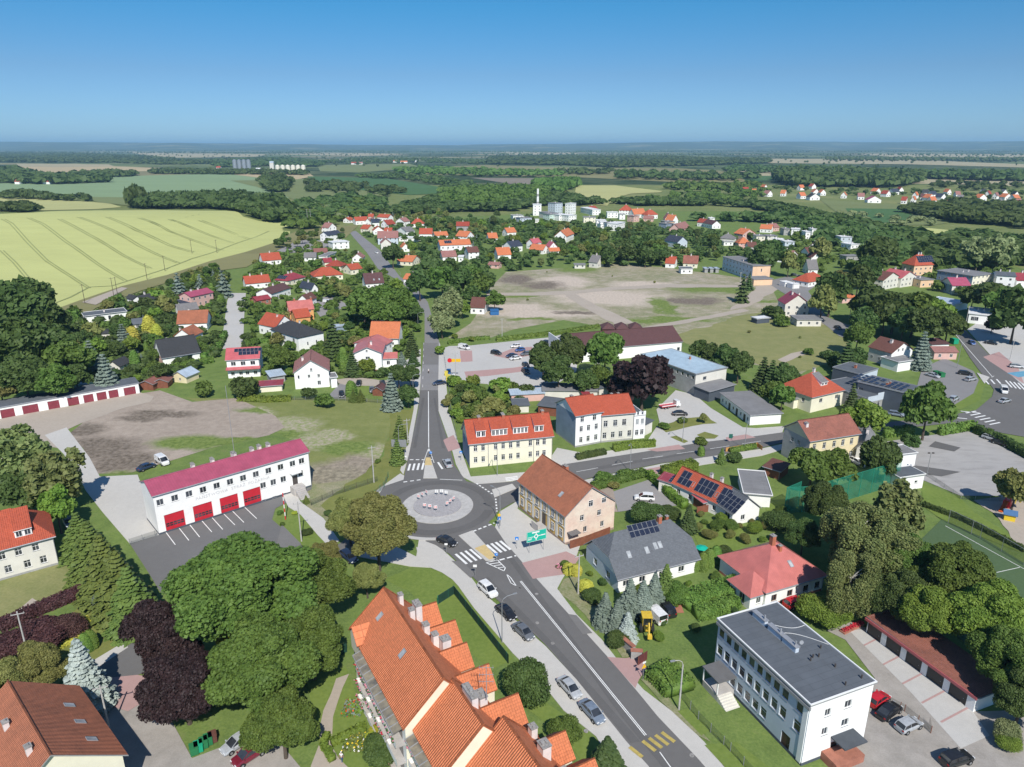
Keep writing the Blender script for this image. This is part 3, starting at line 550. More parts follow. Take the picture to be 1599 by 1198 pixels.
def skylight_mesh():
 if 'sk' not in SHM:
  mb = MB(); w, h = .8, 1.3
  mb.box(0, w, 0, .08, 0, .1, trim); mb.box(0, w, h-.08, h, 0, .1, trim); mb.box(0, .08, .08, h-.08, 0, .1, trim); mb.box(w-.08, w, .08, h-.08, 0, .1, trim)
  f = mb.mesh('skylight'); mb = MB(); mb.poly([(.08,.08,.07),(w-.08,.08,.07),(w-.08,h-.08,.07),(.08,h-.08,.07)], curtain); SHM['sk'] = (f, mb.mesh('pane'))
 return SHM['sk']
def panel_mesh(w=1.0, h=1.65):
 k = ('pv', w, h)
 if k not in SHM:
  mb = MB(); mb.box(0, w, 0, h, 0, .05, trim, skip='u'); mb.poly([(0,0,.05),(w,0,.05),(w,h,.05),(0,h,.05)], trim)
  mb.poly([(.03,.03,.054),(w-.03,.03,.054),(w-.03,h-.03,.054),(.03,h-.03,.054)], pvm, [(0,0),(w,0),(w,h),(0,h)]); SHM[k] = mb.mesh('solar_panel')
 return SHM[k]
def chimney_mesh(w, d, h, m):
 k = ('ch', w, d, h, m.name)
 if k not in SHM:
  mb = MB(); mb.box(-w/2, w/2, -d/2, d/2, 0, h, m); mb.box(-w/2-.07, w/2+.07, -d/2-.07, d/2+.07, h-.02, h+.12, soot)
  n = max(1, int(d/.45))
  for i in range(n): mb.box(-w*.2, w*.2, -d/2+(i+.25)*d/n, -d/2+(i+.75)*d/n, h+.12, h+.3, soot)
  SHM[k] = mb.mesh('chimney')
 return SHM[k]
HB = []      # pixel boxes of houses: scattered trees keep out of them
HOUSES = []
def house(look, A, B, h, d=9, roof='gx', rise=3, rc='orange', wc='white', C=None, at='e', ov=.4, win='auto', near=None, chim=1, chm=None, solar=None, skyl=(), label=None, group=None, name='house', cat='house', plinth=None, wmat=None, fm=None, doors=(), fl='white', walls=True, seam_t=.2, gut=True, rdir=None, track=True, tri=True, thick=.2):
 z = h if at == 'e' else 0; a = P(*A, z); b = P(*B, z); o_ = ov if at == 'e' else 0
 ux = (b-a); ux.z = 0; L = ux.length; ux.normalize(); uy = Vector((-ux.y, ux.x, 0))
 if C is not None: d = abs((P(*C, z)-a).dot(uy))-2*o_
 L -= 2*o_; a = a+ux*o_+uy*o_; D = d
 dist = a.length; near = (dist < 260) if near is None else near
 E = empty(name, (a.x, a.y, 0), atan2(ux.y, ux.x)); wm = WALL[wc]; rm = ROOF[rc] if isinstance(rc, str) else rc; fmm = fm or fr_white
 W = {'f': [], 'r': [], 'l': [], 'b': []}
 dims = {'f': L, 'b': L, 'l': D, 'r': D}
 if win == 'auto':
  win = []
  for f in 'frl':
   n = max(1, int(dims[f]/3.3)); k = 0
   while k*2.8+2.4 < h+.5 and n: win.append((f, n, .95+2.8*k, 1.1, 1.25)); k += 1
 for s in win:
  f, n, z0, w_, h_ = s[:5]; sty = s[5] if len(s) > 5 else 'm'
  fr = [(i+.5)/n for i in range(n)] if isinstance(n, int) else n
  for q in fr:
   x = q*dims[f]-w_/2
   if x < .15 or x+w_ > dims[f]-.15: continue
   W[f].append((x, z0, w_, h_, sty))
 for s in doors: W[s[0]].append((s[1]*dims[s[0]]-s[2]/2, .02, s[2], s[3], 'D', s[4] if len(s) > 4 else 'brown'))
 XF = {'f': lambda x, i, z: (x, i, z), 'r': lambda x, i, z: (L-i, x, z), 'b': lambda x, i, z: (L-x, D-i, z), 'l': lambda x, i, z: (i, D-x, z)}
 ROT = {'f': 0, 'r': pi/2, 'b': pi, 'l': -pi/2}
 mb = MB(); pl = WALL[plinth] if plinth else None
 rev = .16 if near else 0
 if walls:
  for f in 'frbl':
   ops = [(o[0], o[1], o[2], o[3]) for o in W[f] if o[1]+o[3] < h-.05] if near else []
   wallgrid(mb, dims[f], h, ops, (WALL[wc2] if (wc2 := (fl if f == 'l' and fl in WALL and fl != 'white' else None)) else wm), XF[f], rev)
  if roof == 'gx' and tri:
   for f in 'rl': mb.poly([XF[f](0,0,h), XF[f](D,0,h), XF[f](D/2,0,h+rise*D/(D+2*ov)-.05)], wm)
  if roof == 'gy' and tri:
   for f in 'fb': mb.poly([XF[f](0,0,h), XF[f](L,0,h), XF[f](L/2,0,h+rise*L/(L+2*ov)-.05)], wm)
  if roof == 'shed':
   for f in 'rl':
    q = [XF[f](0,0,h), XF[f](D,0,h), XF[f](D,0,h+rise)] if f == 'r' else [XF[f](0,0,h), XF[f](D,0,h), XF[f](0,0,h+rise)]
    mb.poly(q, wm)
   mb.poly([(L,D,h),(0,D,h),(0,D,h+rise),(L,D,h+rise)], wm)
  wo = mb.build('wall', E)
  if pl:
   mb = MB(); e = .03
   for f in 'frbl': mb.poly([XF[f](-e,-e,0), XF[f](dims[f]+e,-e,0), XF[f](dims[f]+e,-e,.5), XF[f](-e,-e,.5)], pl)
   mb.build('plinth', E)
  for f in 'frbl':
   for o in W[f]:
    if o[4] == 'D':
     mbd = MB(); cm = {'red': MATS.get('gate_red') or mat('gate_red', (.5,.02,.035), .08, 1, .45), 'crimson': mat('crimson_door', (.22,.035,.05), .12, 1, .6), 'brown': mat('brown_door', (.06,.03,.022), .15, 2, .5), 'dark': mat('dark_door', (.03,.028,.028), .1, 2, .5), 'white': fr_white}[o[5]]
     mbd.box(0, o[2], 0, .05, 0, o[3], cm)
     p = XF[f](o[0], rev*.7 if near else -.04, o[1]); dd = mbd.build('door', E); dd.location = p; dd.rotation_euler = (0, 0, ROT[f])
     if o[5] == 'red':
      for r_ in (.3, .42):
       mbp = MB()
       for c_ in range(5): mbp.box(.15+c_*(o[2]-.3)/5+.05, .15+(c_+1)*(o[2]-.3)/5-.05, -.015, -.002, o[3]*r_, o[3]*(r_+.09), glass)
       child('pane', mbp.mesh('pane'), dd)
     else:
      mbp = MB(); mbp.box(o[2]*.8, o[2]*.8+.1, -.05, -.002, o[3]*.45, o[3]*.45+.06, trim); child('handle', mbp.mesh('handle'), dd)
     continue
    inw = near and o[1]+o[3] < h-.05
    fme, pme = win_mesh(o[2], o[3], fmm, o[4]+('s' if near else ''), near)
    c = child('window', fme, E, XF[f](o[0], rev*.6 if inw else -.035, o[1]), ROT[f])
    if pme: child('pane', pme, c)
 mb = MB(); SL = {}; x0, x1, y0, y1 = -ov, L+ov, -ov, D+ov; H = h+rise; ed = trim if near else rm
 if roof == 'gx':
  ym = D/2; SL['f'] = slab_roof(mb, [(x0,y0,h),(x1,y0,h),(x1,ym,H),(x0,ym,H)], rm, thick, ed); SL['b'] = slab_roof(mb, [(x1,y1,h),(x0,y1,h),(x0,ym,H),(x1,ym,H)], rm, thick, ed)
  if near: mb.cyl((x0,ym,H+.02), (x1,ym,H+.02), .12, .12, rm, 6)
  ridge = ((x0,ym),(x1,ym))
 elif roof == 'gy':
  xm = L/2; SL['r'] = slab_roof(mb, [(x1,y0,h),(x1,y1,h),(xm,y1,H),(xm,y0,H)], rm, thick, ed); SL['l'] = slab_roof(mb, [(x0,y1,h),(x0,y0,h),(xm,y0,H),(xm,y1,H)], rm, thick, ed)
  if near: mb.cyl((xm,y0,H+.02), (xm,y1,H+.02), .12, .12, rm, 6)
  ridge = ((xm,y0),(xm,y1))
 elif roof in ('hip', 'half'):
  if L >= D:
   ins = (D/2+ov)*(1 if roof == 'hip' else .45); ym = D/2; xa, xb = x0+min(ins, (x1-x0)/2), x1-min(ins, (x1-x0)/2)
   if roof == 'hip':
    SL['f'] = slab_roof(mb, [(x0,y0,h),(x1,y0,h),(xb,ym,H),(xa,ym,H)], rm, .15, ed); SL['b'] = slab_roof(mb, [(x1,y1,h),(x0,y1,h),(xa,ym,H),(xb,ym,H)], rm, .15, ed)
    SL['l'] = slab_roof(mb, [(x0,y1,h),(x0,y0,h),(xa,ym,H)], rm, .15, ed); SL['r'] = slab_roof(mb, [(x1,y0,h),(x1,y1,h),(xb,ym,H)], rm, .15, ed)
   else:
    k = .5; zk = h+rise*k; yk0, yk1 = y0+(ym-y0)*k, y1-(y1-ym)*k
    SL['f'] = slab_roof(mb, [(x0,y0,h),(x1,y0,h),(x1,yk0,zk),(xb,ym,H),(xa,ym,H),(x0,yk0,zk)], rm, .15, ed); SL['b'] = slab_roof(mb, [(x1,y1,h),(x0,y1,h),(x0,yk1,zk),(xa,ym,H),(xb,ym,H),(x1,yk1,zk)], rm, .15, ed)
    SL['l'] = slab_roof(mb, [(x0,yk1,zk),(x0,yk0,zk),(xa,ym,H)], rm, .15, ed); SL['r'] = slab_roof(mb, [(x1,yk0,zk),(x1,yk1,zk),(xb,ym,H)], rm, .15, ed)
    g = MB()
    for f in 'rl': g.poly([XF[f](0,0,h), XF[f](D,0,h), XF[f](D*.75,0,zk-.1), XF[f](D*.25,0,zk-.1)], wm)
    g.build('gable', E)
   ridge = ((xa,ym),(xb,ym))
  else:
   ins = min(L/2+ov, (y1-y0)/2); xm = L/2; ya, yb = y0+ins, y1-ins
   SL['r'] = slab_roof(mb, [(x1,y0,h),(x1,y1,h),(xm,yb,H),(xm,ya,H)], rm, .15, ed); SL['l'] = slab_roof(mb, [(x0,y1,h),(x0,y0,h),(xm,ya,H),(xm,yb,H)], rm, .15, ed)
   SL['f'] = slab_roof(mb, [(x0,y0,h),(x1,y0,h),(xm,ya,H)], rm, .15, ed); SL['b'] = slab_roof(mb, [(x1,y1,h),(x0,y1,h),(xm,yb,H)], rm, .15, ed)
   ridge = ((xm,ya),(xm,yb))
 elif roof == 'shed':
  SL['f'] = slab_roof(mb, [(x0,y0,h),(x1,y0,h),(x1,y1,H),(x0,y1,H)], rm, .16, ed); ridge = ((x0,y1),(x1,y1))
 else:                                            # flat with a low rim
  SL['f'] = slab_roof(mb, [(x0,y0,h+.2),(x1,y0,h+.2),(x1,y1,h+.2),(x0,y1,h+.2)], rm, .2, ed); e = .18
  rmm = trim if wc not in ('white',) else fr_white
  mb.box(x0, x1, y0, y0+e, h+.203, h+.36, rmm); mb.box(x0, x1, y1-e, y1, h+.203, h+.36, rmm); mb.box(x0, x0+e, y0+e, y1-e, h+.203, h+.36, rmm); mb.box(x1-e, x1, y0+e, y1-e, h+.203, h+.36, rmm)
  ridge = ((L*.2,D/2),(L*.8,D/2)); H = h+.2
 RO = mb.build('roof', E)
 if near and gut and roof in ('gx', 'hip', 'half', 'shed'):
  mb = MB(); mb.cyl((x0,y0-.06,h-.12), (x1,y0-.06,h-.12), .08, .08, trim, 6); mb.tube([(L-.1,y0-.04,h-.2),(L-.1,-.09,h-.7),(L-.1,-.09,.1)], .06, trim); mb.build('gutter', E)
 if isinstance(chim, int): chim = [((i+.6)/(chim+.2), .5, .6, .7, 1.1) for i in range(chim)]
 for c in chim:
  fx, off, cw, cd, chh = c[:5]; (ax, ay), (bx, by) = ridge; cx, cy = ax+(bx-ax)*fx, ay+(by-ay)*fx
  if roof != 'flat': cy += (off-.5)*D if roof != 'gy' else 0; cx += (off-.5)*L if roof == 'gy' else 0
  child('chimney', chimney_mesh(cw, cd, chh+1, chm or (chimw if not near else chimb)), RO, (cx, cy, H-1-abs(off-.5)*2*rise*(1 if roof != 'flat' else 0)))
 if solar:
  for s in ([solar] if isinstance(solar[0], str) else solar):
   f, u0, v0, nc, nr = s[:5]; skip = s[5] if len(s) > 5 else (); pw, ph = (s[6] if len(s) > 6 else (1.0, 1.65))
   for i in range(nc):
    for j in range(nr):
     if (i, j) not in skip: on_slope('solar_panel', panel_mesh(pw, ph), RO, SL[f], u0+i*(pw+.06), v0+j*(ph+.06), .08)
 for f, u0, v0 in skyl:
  sk = on_slope('skylight', skylight_mesh()[0], RO, SL[f], u0, v0, .01); child('pane', skylight_mesh()[1], sk)
 us, vs = [], []
 for x in (x0, x1):
  for y in (y0, y1):
   w_ = a+ux*x+uy*y
   for zz in (h*.35, H if roof != 'flat' else h):
    q = Q(w_.x, w_.y, zz); us.append(q[0]); vs.append(q[1])
 if track: HB.append((min(us)+1, max(us)-1, min(vs), max(vs), dist))
 SOLID.append([((a+ux*x+uy*y).x, (a+ux*x+uy*y).y) for x, y in ((x0-.5,y0-.5),(x1+.5,y0-.5),(x1+.5,y1+.5),(x0-.5,y1+.5))])
 cu, cv = Q(a.x+ux.x*L/2, a.y+ux.y*L/2, h/2)
 if label: tag(E, label, cat, group)
 else: ITEMS.append((E, look, cat, cu, cv, group or 'houses of the town'))
 r = dict(E=E, L=L, D=D, h=h, H=H, SL=SL, roof=RO, a=a, ux=ux, uy=uy, rm=rm, wm=wm); HOUSES.append(r); return r
def T(H_, x, y, z=0): v = H_['a']+H_['ux']*x+H_['uy']*y; return Vector((v.x, v.y, z))
def part(H_, name, fn, parent=None):
 mb = MB(); fn(mb); return mb.build(name, parent or H_['E'])
def dormer(H_, x0, x1, y, rise_at, hz, kind='shed', wmn='white', nw=2, rc=None, ro=None):
 """dormer on the front slope of a gx roof: front wall at depth y, height hz"""
 h, D, H = H_['h'], H_['D'], H_['H']; ov = .4; sl = (H-h)/(D/2+ov); zb = h+(y+ov)*sl; zt = zb+hz; rm = ROOF[rc] if rc else H_['rm']; wm = WALL[wmn]
 def f(mb):
  mb.poly([(x0,y,zb-.1),(x1,y,zb-.1),(x1,y,zt),(x0,y,zt)], wm)
  if kind == 'shed':
   ye = (H-.25-h)/sl-ov; ze = H-.2
   mb.poly([(x1,y,zb-.1),(x1,ye,ze),(x1,y,zt)], wm); mb.poly([(x0,y,zt),(x0,ye,ze),(x0,y,zb-.1)], wm)
   slab_roof(mb, [(x0-.12,y-.3,zt+.02),(x1+.12,y-.3,zt+.02),(x1+.12,ye,ze+.1),(x0-.12,ye,ze+.1)], rm, .14, fr_white)
  else:
   r = (x1-x0)/2*.7; xm = (x0+x1)/2; ye = (zt-h)/sl-ov; yr = min((zt+r-h)/sl-ov, D/2)
   mb.poly([(x0,y,zt),(x1,y,zt),(xm,y,zt+r)], wm); mb.poly([(x1,y,zb-.1),(x1,ye,zt),(x1,y,zt)], wm); mb.poly([(x0,y,zt),(x0,ye,zt),(x0,y,zb-.1)], wm)
   slab_roof(mb, [(x1+.25,y-.3,zt-.15),(x1+.25,ye+.1,zt-.15),(xm,yr,zt+r+.05),(xm,y-.3,zt+r+.05)], rm, .12, trim); slab_roof(mb, [(x0-.25,ye+.1,zt-.15),(x0-.25,y-.3,zt-.15),(xm,y-.3,zt+r+.05),(xm,yr,zt+r+.05)], rm, .12, trim)
 d = part(H_, 'dormer', f, H_['roof'])
 n = nw; w_ = min(1.0, (x1-x0)/n-.25); fme, pme = win_mesh(w_, hz-.35, fr_white, 'm', True)
 for i in range(n): c = child('window', fme, d, (x0+(x1-x0)*(i+.5)/n-w_/2, y-.07, zb+.15)); child('pane', pme, c)
# ================= the near buildings
fs = house('', (249,836), (487,760), 9.0, 8.6, 'gx', 1.7, 'crimson', 'white', at='b', ov=.25, chim=0, near=True,
  win=[('f', [.035+.0845*i for i in range(12)][:11]+[.945], 6.45, 1.35, 1.35), ('f', [.665,.735,.805], 3.3, 1.3, 1.4), ('f', [.93], 3.5, 1.2, 1.3), ('f', [.655,.73,.8], .25, 1.0, .3, ''), ('r', 3, 6.3, 1.2, 1.3)],
  doors=[('f', .10, 3.9, 4.0, 'red'), ('f', .27, 3.9, 4.0, 'red'), ('f', .435, 3.9, 4.0, 'red'), ('f', .585, 3.9, 4.0, 'red')],
  label='white fire station with crimson sheet roof and four red vehicle gates', name='fire_station', cat='fire station', plinth='dark')
def stack(H_, x, y, zt, w=.6, d=1.3, h=1.3, m=None):
 H, D, h0 = H_['H'], H_['D'], H_['h']; zr = H-(H-h0)*abs(y-D/2)/(D/2+.4)
 child('chimney', chimney_mesh(w, d, h+.6, m or chimw), H_['roof'], (x, y, zr-.6))
L_ = fs['L']
for x, y in ((.29*L_,5.2),(.41*L_,5.0),(.555*L_,5.2),(.56*L_,6.6),(.675*L_,5.4),(.79*L_,5.6),(.745*L_,7.2)): stack(fs, x, y, 0, .6, 1.3, .9)
fs['E'].name = 'fire_station'
def text_on(H_, s, x, z, size, m, f='f', name='lettering', off=.02):
 cu = bpy.data.curves.new(name, 'FONT'); cu.body = s; cu.size = size; cu.extrude = .02; cu.space_character = 1.15
 o = bpy.data.objects.new(name, cu); link(o); bpy.context.view_layer.update()
 me = bpy.data.meshes.new_from_object(o); bpy.data.objects.remove(o); me.materials.clear(); me.materials.append(m)
 t = bpy.data.objects.new(name, me); link(t); t.parent = H_['E'] if isinstance(H_, dict) else H_; t.rotation_euler = (pi/2, 0, 0); t.location = (x, -off-.02, z); return t
lett = mat('grey_lettering', (.56,.56,.58), .05, 2, .6)
wx = .235*L_
for wd in ('PAŃSTWOWA', 'STRAŻ', 'POŻARNA'):
 t_ = text_on(fs, wd, wx, 5.25, .95, lett); wx += max(v.co.x for v in t_.data.vertices)+.7
part(fs, 'porch_canopy', lambda mb: mb.box(.885*L_-1.2, .885*L_+1.2, -1.4, 0, 5.0, 5.2, fr_white))
def f_(mb):
 mb.box(.885*L_-1.4, .885*L_+1.4, -2.2, -.02, .02, 1.9, WALL['concrete'])
 for i in range(6): mb.box(.885*L_-1.1, .885*L_+1.1, -2.2-.45*(i+1), -2.2-.45*i, .02, 1.9-.3*(i+1), WALL['concrete'])
part(fs, 'entrance_stair', f_)
part(fs, 'door', lambda mb: mb.box(.885*L_-.6, .885*L_+.6, -.05, -.01, 1.9, 4.1, MATS['dark_frame']))
part(fs, 'aerial', lambda mb: mb.tube([(.555*L_,5,10.2),(.555*L_,5,27)], .06, trim, 5), fs['roof'])
yh = house('', (733.8,731), (861.9,717.5), 6.5, 9.6, 'gx', 4.6, 'redorange', 'cream', at='b', chim=((.17,.5,.7,1.3,.5),(.45,.5,.7,1.6,.6),(.92,.5,.7,1.0,.6)), fl='bluegrey', near=True,  # left wall coloured blue-grey to paint its shade onto the cream
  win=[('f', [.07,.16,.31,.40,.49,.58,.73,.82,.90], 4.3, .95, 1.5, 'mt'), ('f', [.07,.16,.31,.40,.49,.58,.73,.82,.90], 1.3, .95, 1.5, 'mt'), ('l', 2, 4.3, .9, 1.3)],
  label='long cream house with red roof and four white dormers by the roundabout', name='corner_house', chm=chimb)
L_ = yh['L']
for a_, b_, n in ((.09,.2,2),(.27,.46,4),(.53,.71,4),(.79,.9,2)): dormer(yh, a_*L_, b_*L_, .9, 0, 1.75, 'shed', 'white', n)
part(yh, 'drainpipe', lambda mb: [mb.tube([(x,-.1,6.3),(x,-.1,.1)], .07, trim) for x in (.22*L_,.77*L_)])
w2 = house('', (897.9,699), (938,691.5), 9.0, 11, 'gx', 3.2, 'redorange', 'white', at='b', near=True, chim=((.3,.6,.7,.8,.6),), fl='bluegrey',  # shade of the left wall is put into a blue-grey colour
  win=[('f', [.25,.72], 6.9, 1.1, 1.5, 'mt'), ('f', [.22,.5,.8], 4.2, 1.0, 1.6, 'mt'), ('f', [.22,.5,.8], 1.1, 1.0, 1.6, 'mt')], label='tall gabled white house with orange-red roof beside a lower white wing', name='town_house', plinth='grey')
w3 = house('', (938.5,691.3), (988,686.5), 7.9, 11, 'gx', 3.6, 'redorange', 'offwhite', at='b', near=True, chim=((.55,.62,.6,.7,.6),(.75,.62,.6,.7,.6)),
  win=[('f', [.12,.42,.7], 4.4, 1.2, 1.8, 'mt'), ('f', [.1,.36,.6,.88], 1.1, 1.1, 1.7, 'mt')], label='lower off-white wing between the tall gable and the stepped parapet', name='town_house', plinth='grey')
w4 = house('', (988.5,686.3), (1006,684.2), 6.7, 9, 'flat', 0, 'darkfelt', 'white', at='b', near=True, chim=0, ov=.05, win=[('f', [.3,.75], 4.2, 1.0, 1.6, 'c'), ('f', [.3,.75], 1.1, 1.0, 1.6, 'mt')], label='narrow white flat-roofed annex with a stepped parapet at the end of the white terrace', name='annex')
part(w4, 'parapet', lambda mb: [mb.box(w4['L']*a, w4['L']*(a+.22), -.1, .2, 6.9, 7.9, WALL['white']) for a in (0,.39,.78)])
ot = house('', (882,851), (958,826.5), 6.5, 18, 'gy', 4.9, 'old', 'plaster', C=None, at='b', ov=.35, near=True, chim=((.62,.62,.7,1.2,.9),), fl='ochre',
  win=[('f', [.33,.68], 6.9-2.6, 1.0, 1.3, 'mt'), ('f', [.2,.4,.75], 1.5, .9, 1.3, 'm')], label='old house with weathered clay tile roof, ochre front and blotched pink gable', name='old_house', plinth='stone', skyl=())
D_ = ot['D'];
def fac(mb):
 n = 6
 for i in range(n+1): y = i*D_/n; mb.box(-.07, 0, max(.02,y-.42), min(D_-.02,y+.42), .52, 6.3, WALL['offwhite'])
 mb.box(-.12, 0, .02, D_-.02, 3.75, 3.95, WALL['offwhite'])
part(ot, 'pilasters', fac)
for i in range(6):
 for z in (1.3, 4.3):
  if i == 3 and z < 2: continue
  fme, pme = win_mesh(1.15, 1.75, fr_white, 'mts', True); y = D_-(i+.5)*D_/6+.57; c = child('window', fme, ot['E'], (-.06, y, z), -pi/2); child('pane', pme, c)
part(ot, 'door', lambda mb: mb.box(-.06, -.005, D_*.5-1.9, D_*.5-.6, .9, 3.4, MATS['dark_frame']))
part(ot, 'stair', lambda mb: (mb.box(-2.2, -.05, D_*.5-2.4, D_*.5+.2, .02, .9, WALL['concrete']), mb.box(-2.2, -2.0, D_*.5-2.4, D_*.5+.2, .9, 1.7, WALL['concrete']), [mb.box(-2.2, -.3, D_*.5-2.4-.35*(i+1), D_*.5-2.4-.35*i, .02, .9-.22*(i+1), WALL['concrete']) for i in range(3)]))
sk = on_slope('skylight', skylight_mesh()[0], ot['roof'], ot['SL']['l'], D_-5.0, 2.6); child('pane', skylight_mesh()[1], sk)
part(ot, 'porch_roof', lambda mb: mb.box(.4, 2.8, -1.6, -.02, 2.6, 2.75, ROOF['grey']))
fw = mat('gable_window_frame', (.7,.7,.68), .03, 2); c = child('window', win_mesh(1.1, 1.4, fr_white, 'mt')[0], ot['E'], (ot['L']*.45, -.05, 7.0)); child('pane', win_mesh(1.1, 1.4, fr_white, 'mt')[1], c)
c = child('window', win_mesh(1.1, 1.2, fr_white, 'mt')[0], ot['E'], (ot['L']*.72, -.05, 7.0)); child('pane', win_mesh(1.1, 1.2, fr_white, 'mt')[1], c)
gh = house('', (964,906), (1094.7,872.5), 3.1, 11.5, 'half', 5.6, 'slate', 'white', C=(931,846), ov=.5, near=True, chim=((.8,.5,.7,.7,1.2),(.97,.55,.5,.5,1.0)), chm=chimb, fl='blue',
  win=[('f', [.1,.3,.55,.8], 1.0, 1.3, 1.2), ('l', [.3,.7], .9, 1.3, 1.4)], solar=[('f', 5.6, 6.6, 6, 2, (), (1.0, 1.2))], skyl=(('f', 3.6, 3.2), ('f', 7.4, 3.2), ('f', 9.4, 3.6), ('f', 10.4, 3.6)),
  label='white house with slate-grey half-hipped roof, twelve solar panels and brick chimney', name='grey_roof_house')
lo = house('', (1126,790), (1158,775), 3.0, 19, 'gy', 3.2, 'redorange', 'white', C=(1080,741), ov=.35, near=True, chim=((.25,.62,.6,.6,1.5),(.45,.62,.6,.6,1.5)), chm=chimw,
  win=[('l', 4, .9, 1.0, 1.2)], solar=[('l', 1.2, .7, 12, 2, ((3,0),(3,1),(2,1),(8,0),(8,1)), (1.15,1.7))], label='long white house with orange tiles almost covered by solar panels', name='long_house')
for u_ in (3.0, 9.5): on_slope('skylight', skylight_mesh()[0], lo['roof'], lo['SL']['l'], u_+1.6, 1.2)
ls = house('', (1143.7,804.5), (1190,793), 2.9, 7, 'gy', 3.3, 'slate', 'white', C=(1121,783.4), ov=.35, near=True, chim=0, win=[('f', [.4], .9, 1.1, 1.2), ('l', [.7], 0.8, 1.6, 1.6)], solar=[('l', .35, .45, 5, 3, (), (1.15,1.1))], label='short gabled house end with black solar roof facing the garden', name='solar_annex')
house('', (1160,772), (1207,776), 2.9, 12, 'flat', 0, 'felt', 'white', C=None, near=True, chim=0, win=[], label='low grey felt garage block with white walls behind the solar house', name='garage')
house('', (1077,764), (1088,751), 2.7, 7, 'shed', .5, 'darkred', 'offwhite', near=True, chim=0, win=[('f', [.5], .2, 1.4, 2.0, '')], solar=[('f', .4, .4, 3, 3, (), (1.1,1.6))], label='small dark-red lean-to with solar panels at the hedge end', name='garage')
house('', (1098,786), (1121,780), 2.3, 3.2, 'shed', .3, 'carmine', 'wood', near=True, chim=0, win=[], label='tiny carmine-roofed wooden shed beside the solar house wall', name='shed', cat='shed')
rh = house('', (1196,927), (1293.5,898), 3.4, 12, 'hip', 4.6, 'salmon', 'white', ov=.5, near=True, chim=((.1,.5,.8,.8,1.6),(.72,.4,.6,.6,1.0)), chm=chimb, win=[('f', [.15,.42,.7,.9], .9, 1.2, 1.3)], fm=mat('timber_frame', (.2,.1,.05), .1, 3), skyl=(('f', 7.5, 3.0),),
  label='white house with salmon-red hipped sheet roof beside the birch', name='red_roof_house', plinth='brick')
rh2 = house('', (1171.5,934.5), (1213,922), 2.9, 9, 'hip', 2.9, 'salmon', 'white', C=(1129.5,906), ov=.5, near=True, chim=0, win=[('f', [.4], .9, 1.0, 1.2), ('l', [.6], .4, 1.4, 2)], label='low salmon-roofed front wing of the red house, behind the pale block', name='house_wing')
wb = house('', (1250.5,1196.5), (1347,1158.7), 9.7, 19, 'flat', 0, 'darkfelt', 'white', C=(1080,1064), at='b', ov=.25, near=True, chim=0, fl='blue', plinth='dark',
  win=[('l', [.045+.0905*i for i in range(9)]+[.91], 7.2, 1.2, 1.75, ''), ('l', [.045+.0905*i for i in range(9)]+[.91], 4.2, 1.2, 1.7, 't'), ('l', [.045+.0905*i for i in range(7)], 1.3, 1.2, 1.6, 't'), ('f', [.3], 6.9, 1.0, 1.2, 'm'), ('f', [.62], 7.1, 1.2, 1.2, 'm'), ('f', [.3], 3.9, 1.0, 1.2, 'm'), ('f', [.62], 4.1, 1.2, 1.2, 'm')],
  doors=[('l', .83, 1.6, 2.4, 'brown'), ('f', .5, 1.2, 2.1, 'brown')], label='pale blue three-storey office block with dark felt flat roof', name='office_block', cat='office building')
Lw, Dw = wb['L'], wb['D']
part(wb, 'entrance_canopy', lambda mb: (mb.box(-3.2, -.02, Dw*.83-1.9, Dw*.83+1.9, 3.3, 3.5, ROOF['felt']), mb.box(-3.1, -2.95, Dw*.83-1.7, Dw*.83-1.55, 1.2, 3.3, fr_white), mb.box(-3.1,-2.95, Dw*.83+1.55, Dw*.83+1.7, 1.2, 3.3, fr_white), mb.box(-3.0, -.05, Dw*.83-1.7, Dw*.83+1.7, .02, 1.1, WALL['concrete'])))
part(wb, 'stair', lambda mb: [mb.box(-3.0, -.6, Dw*.83-1.7-.36*(i+1), Dw*.83-1.7-.36*i, .02, 1.1-.17*(i+1), WALL['offwhite']) for i in range(6)])
part(wb, 'side_canopy', lambda mb: (mb.box(Lw*.42, Lw*.78, -2.4, -.02, 3.0, 3.2, ROOF['darkfelt']), mb.box(Lw*.3, Lw*.75, -2.6, -.02, .02, 1.3, WALL['brick'])))
for x, y in ((.5,.86),(.5,.68),(.5,.52)):
 part(wb, 'chimney', lambda mb: (mb.box(Lw*x-.3, Lw*x+.3, Dw*y-1.3, Dw*y+1.3, 9.8, 10.7, WALL['blue']), mb.box(Lw*x-.4, Lw*x+.4, Dw*y-1.4, Dw*y+1.4, 10.7, 10.85, trim), mb.cyl((Lw*x,Dw*y-.9,10.85),(Lw*x,Dw*y-.9,11.5),.12,.12,trim)), wb['roof'])
part(wb, 'satellite_dish', lambda mb: (mb.cyl((Lw*.5+.8,Dw*.47,9.9),(Lw*.5+.8,Dw*.47,11.2),.04,.04,trim,5), mb.cyl((Lw*.5+.8,Dw*.47-.1,11.2),(Lw*.5+.75,Dw*.47-.25,11.25),.05,.3,trim,12)), wb['roof'])
for x, y in ((.62,.36),(.7,.35),(.85,.42),(.75,.22),(.62,.05),(.9,.06),(.55,.34)):
 part(wb, 'roof_vent', lambda mb: mb.cyl((Lw*x,Dw*y,9.9),(Lw*x,Dw*y,10.45),.1,.13,fr_dark,6), wb['roof'])
part(wb, 'roof_cable', lambda mb: mb.tube([(Lw*(.5+.5*t), Dw*(.68-.25*t)+1.2*sin(t*pi), 9.95) for t in [i/10 for i in range(11)]], .035, fr_white, 4), wb['roof'])
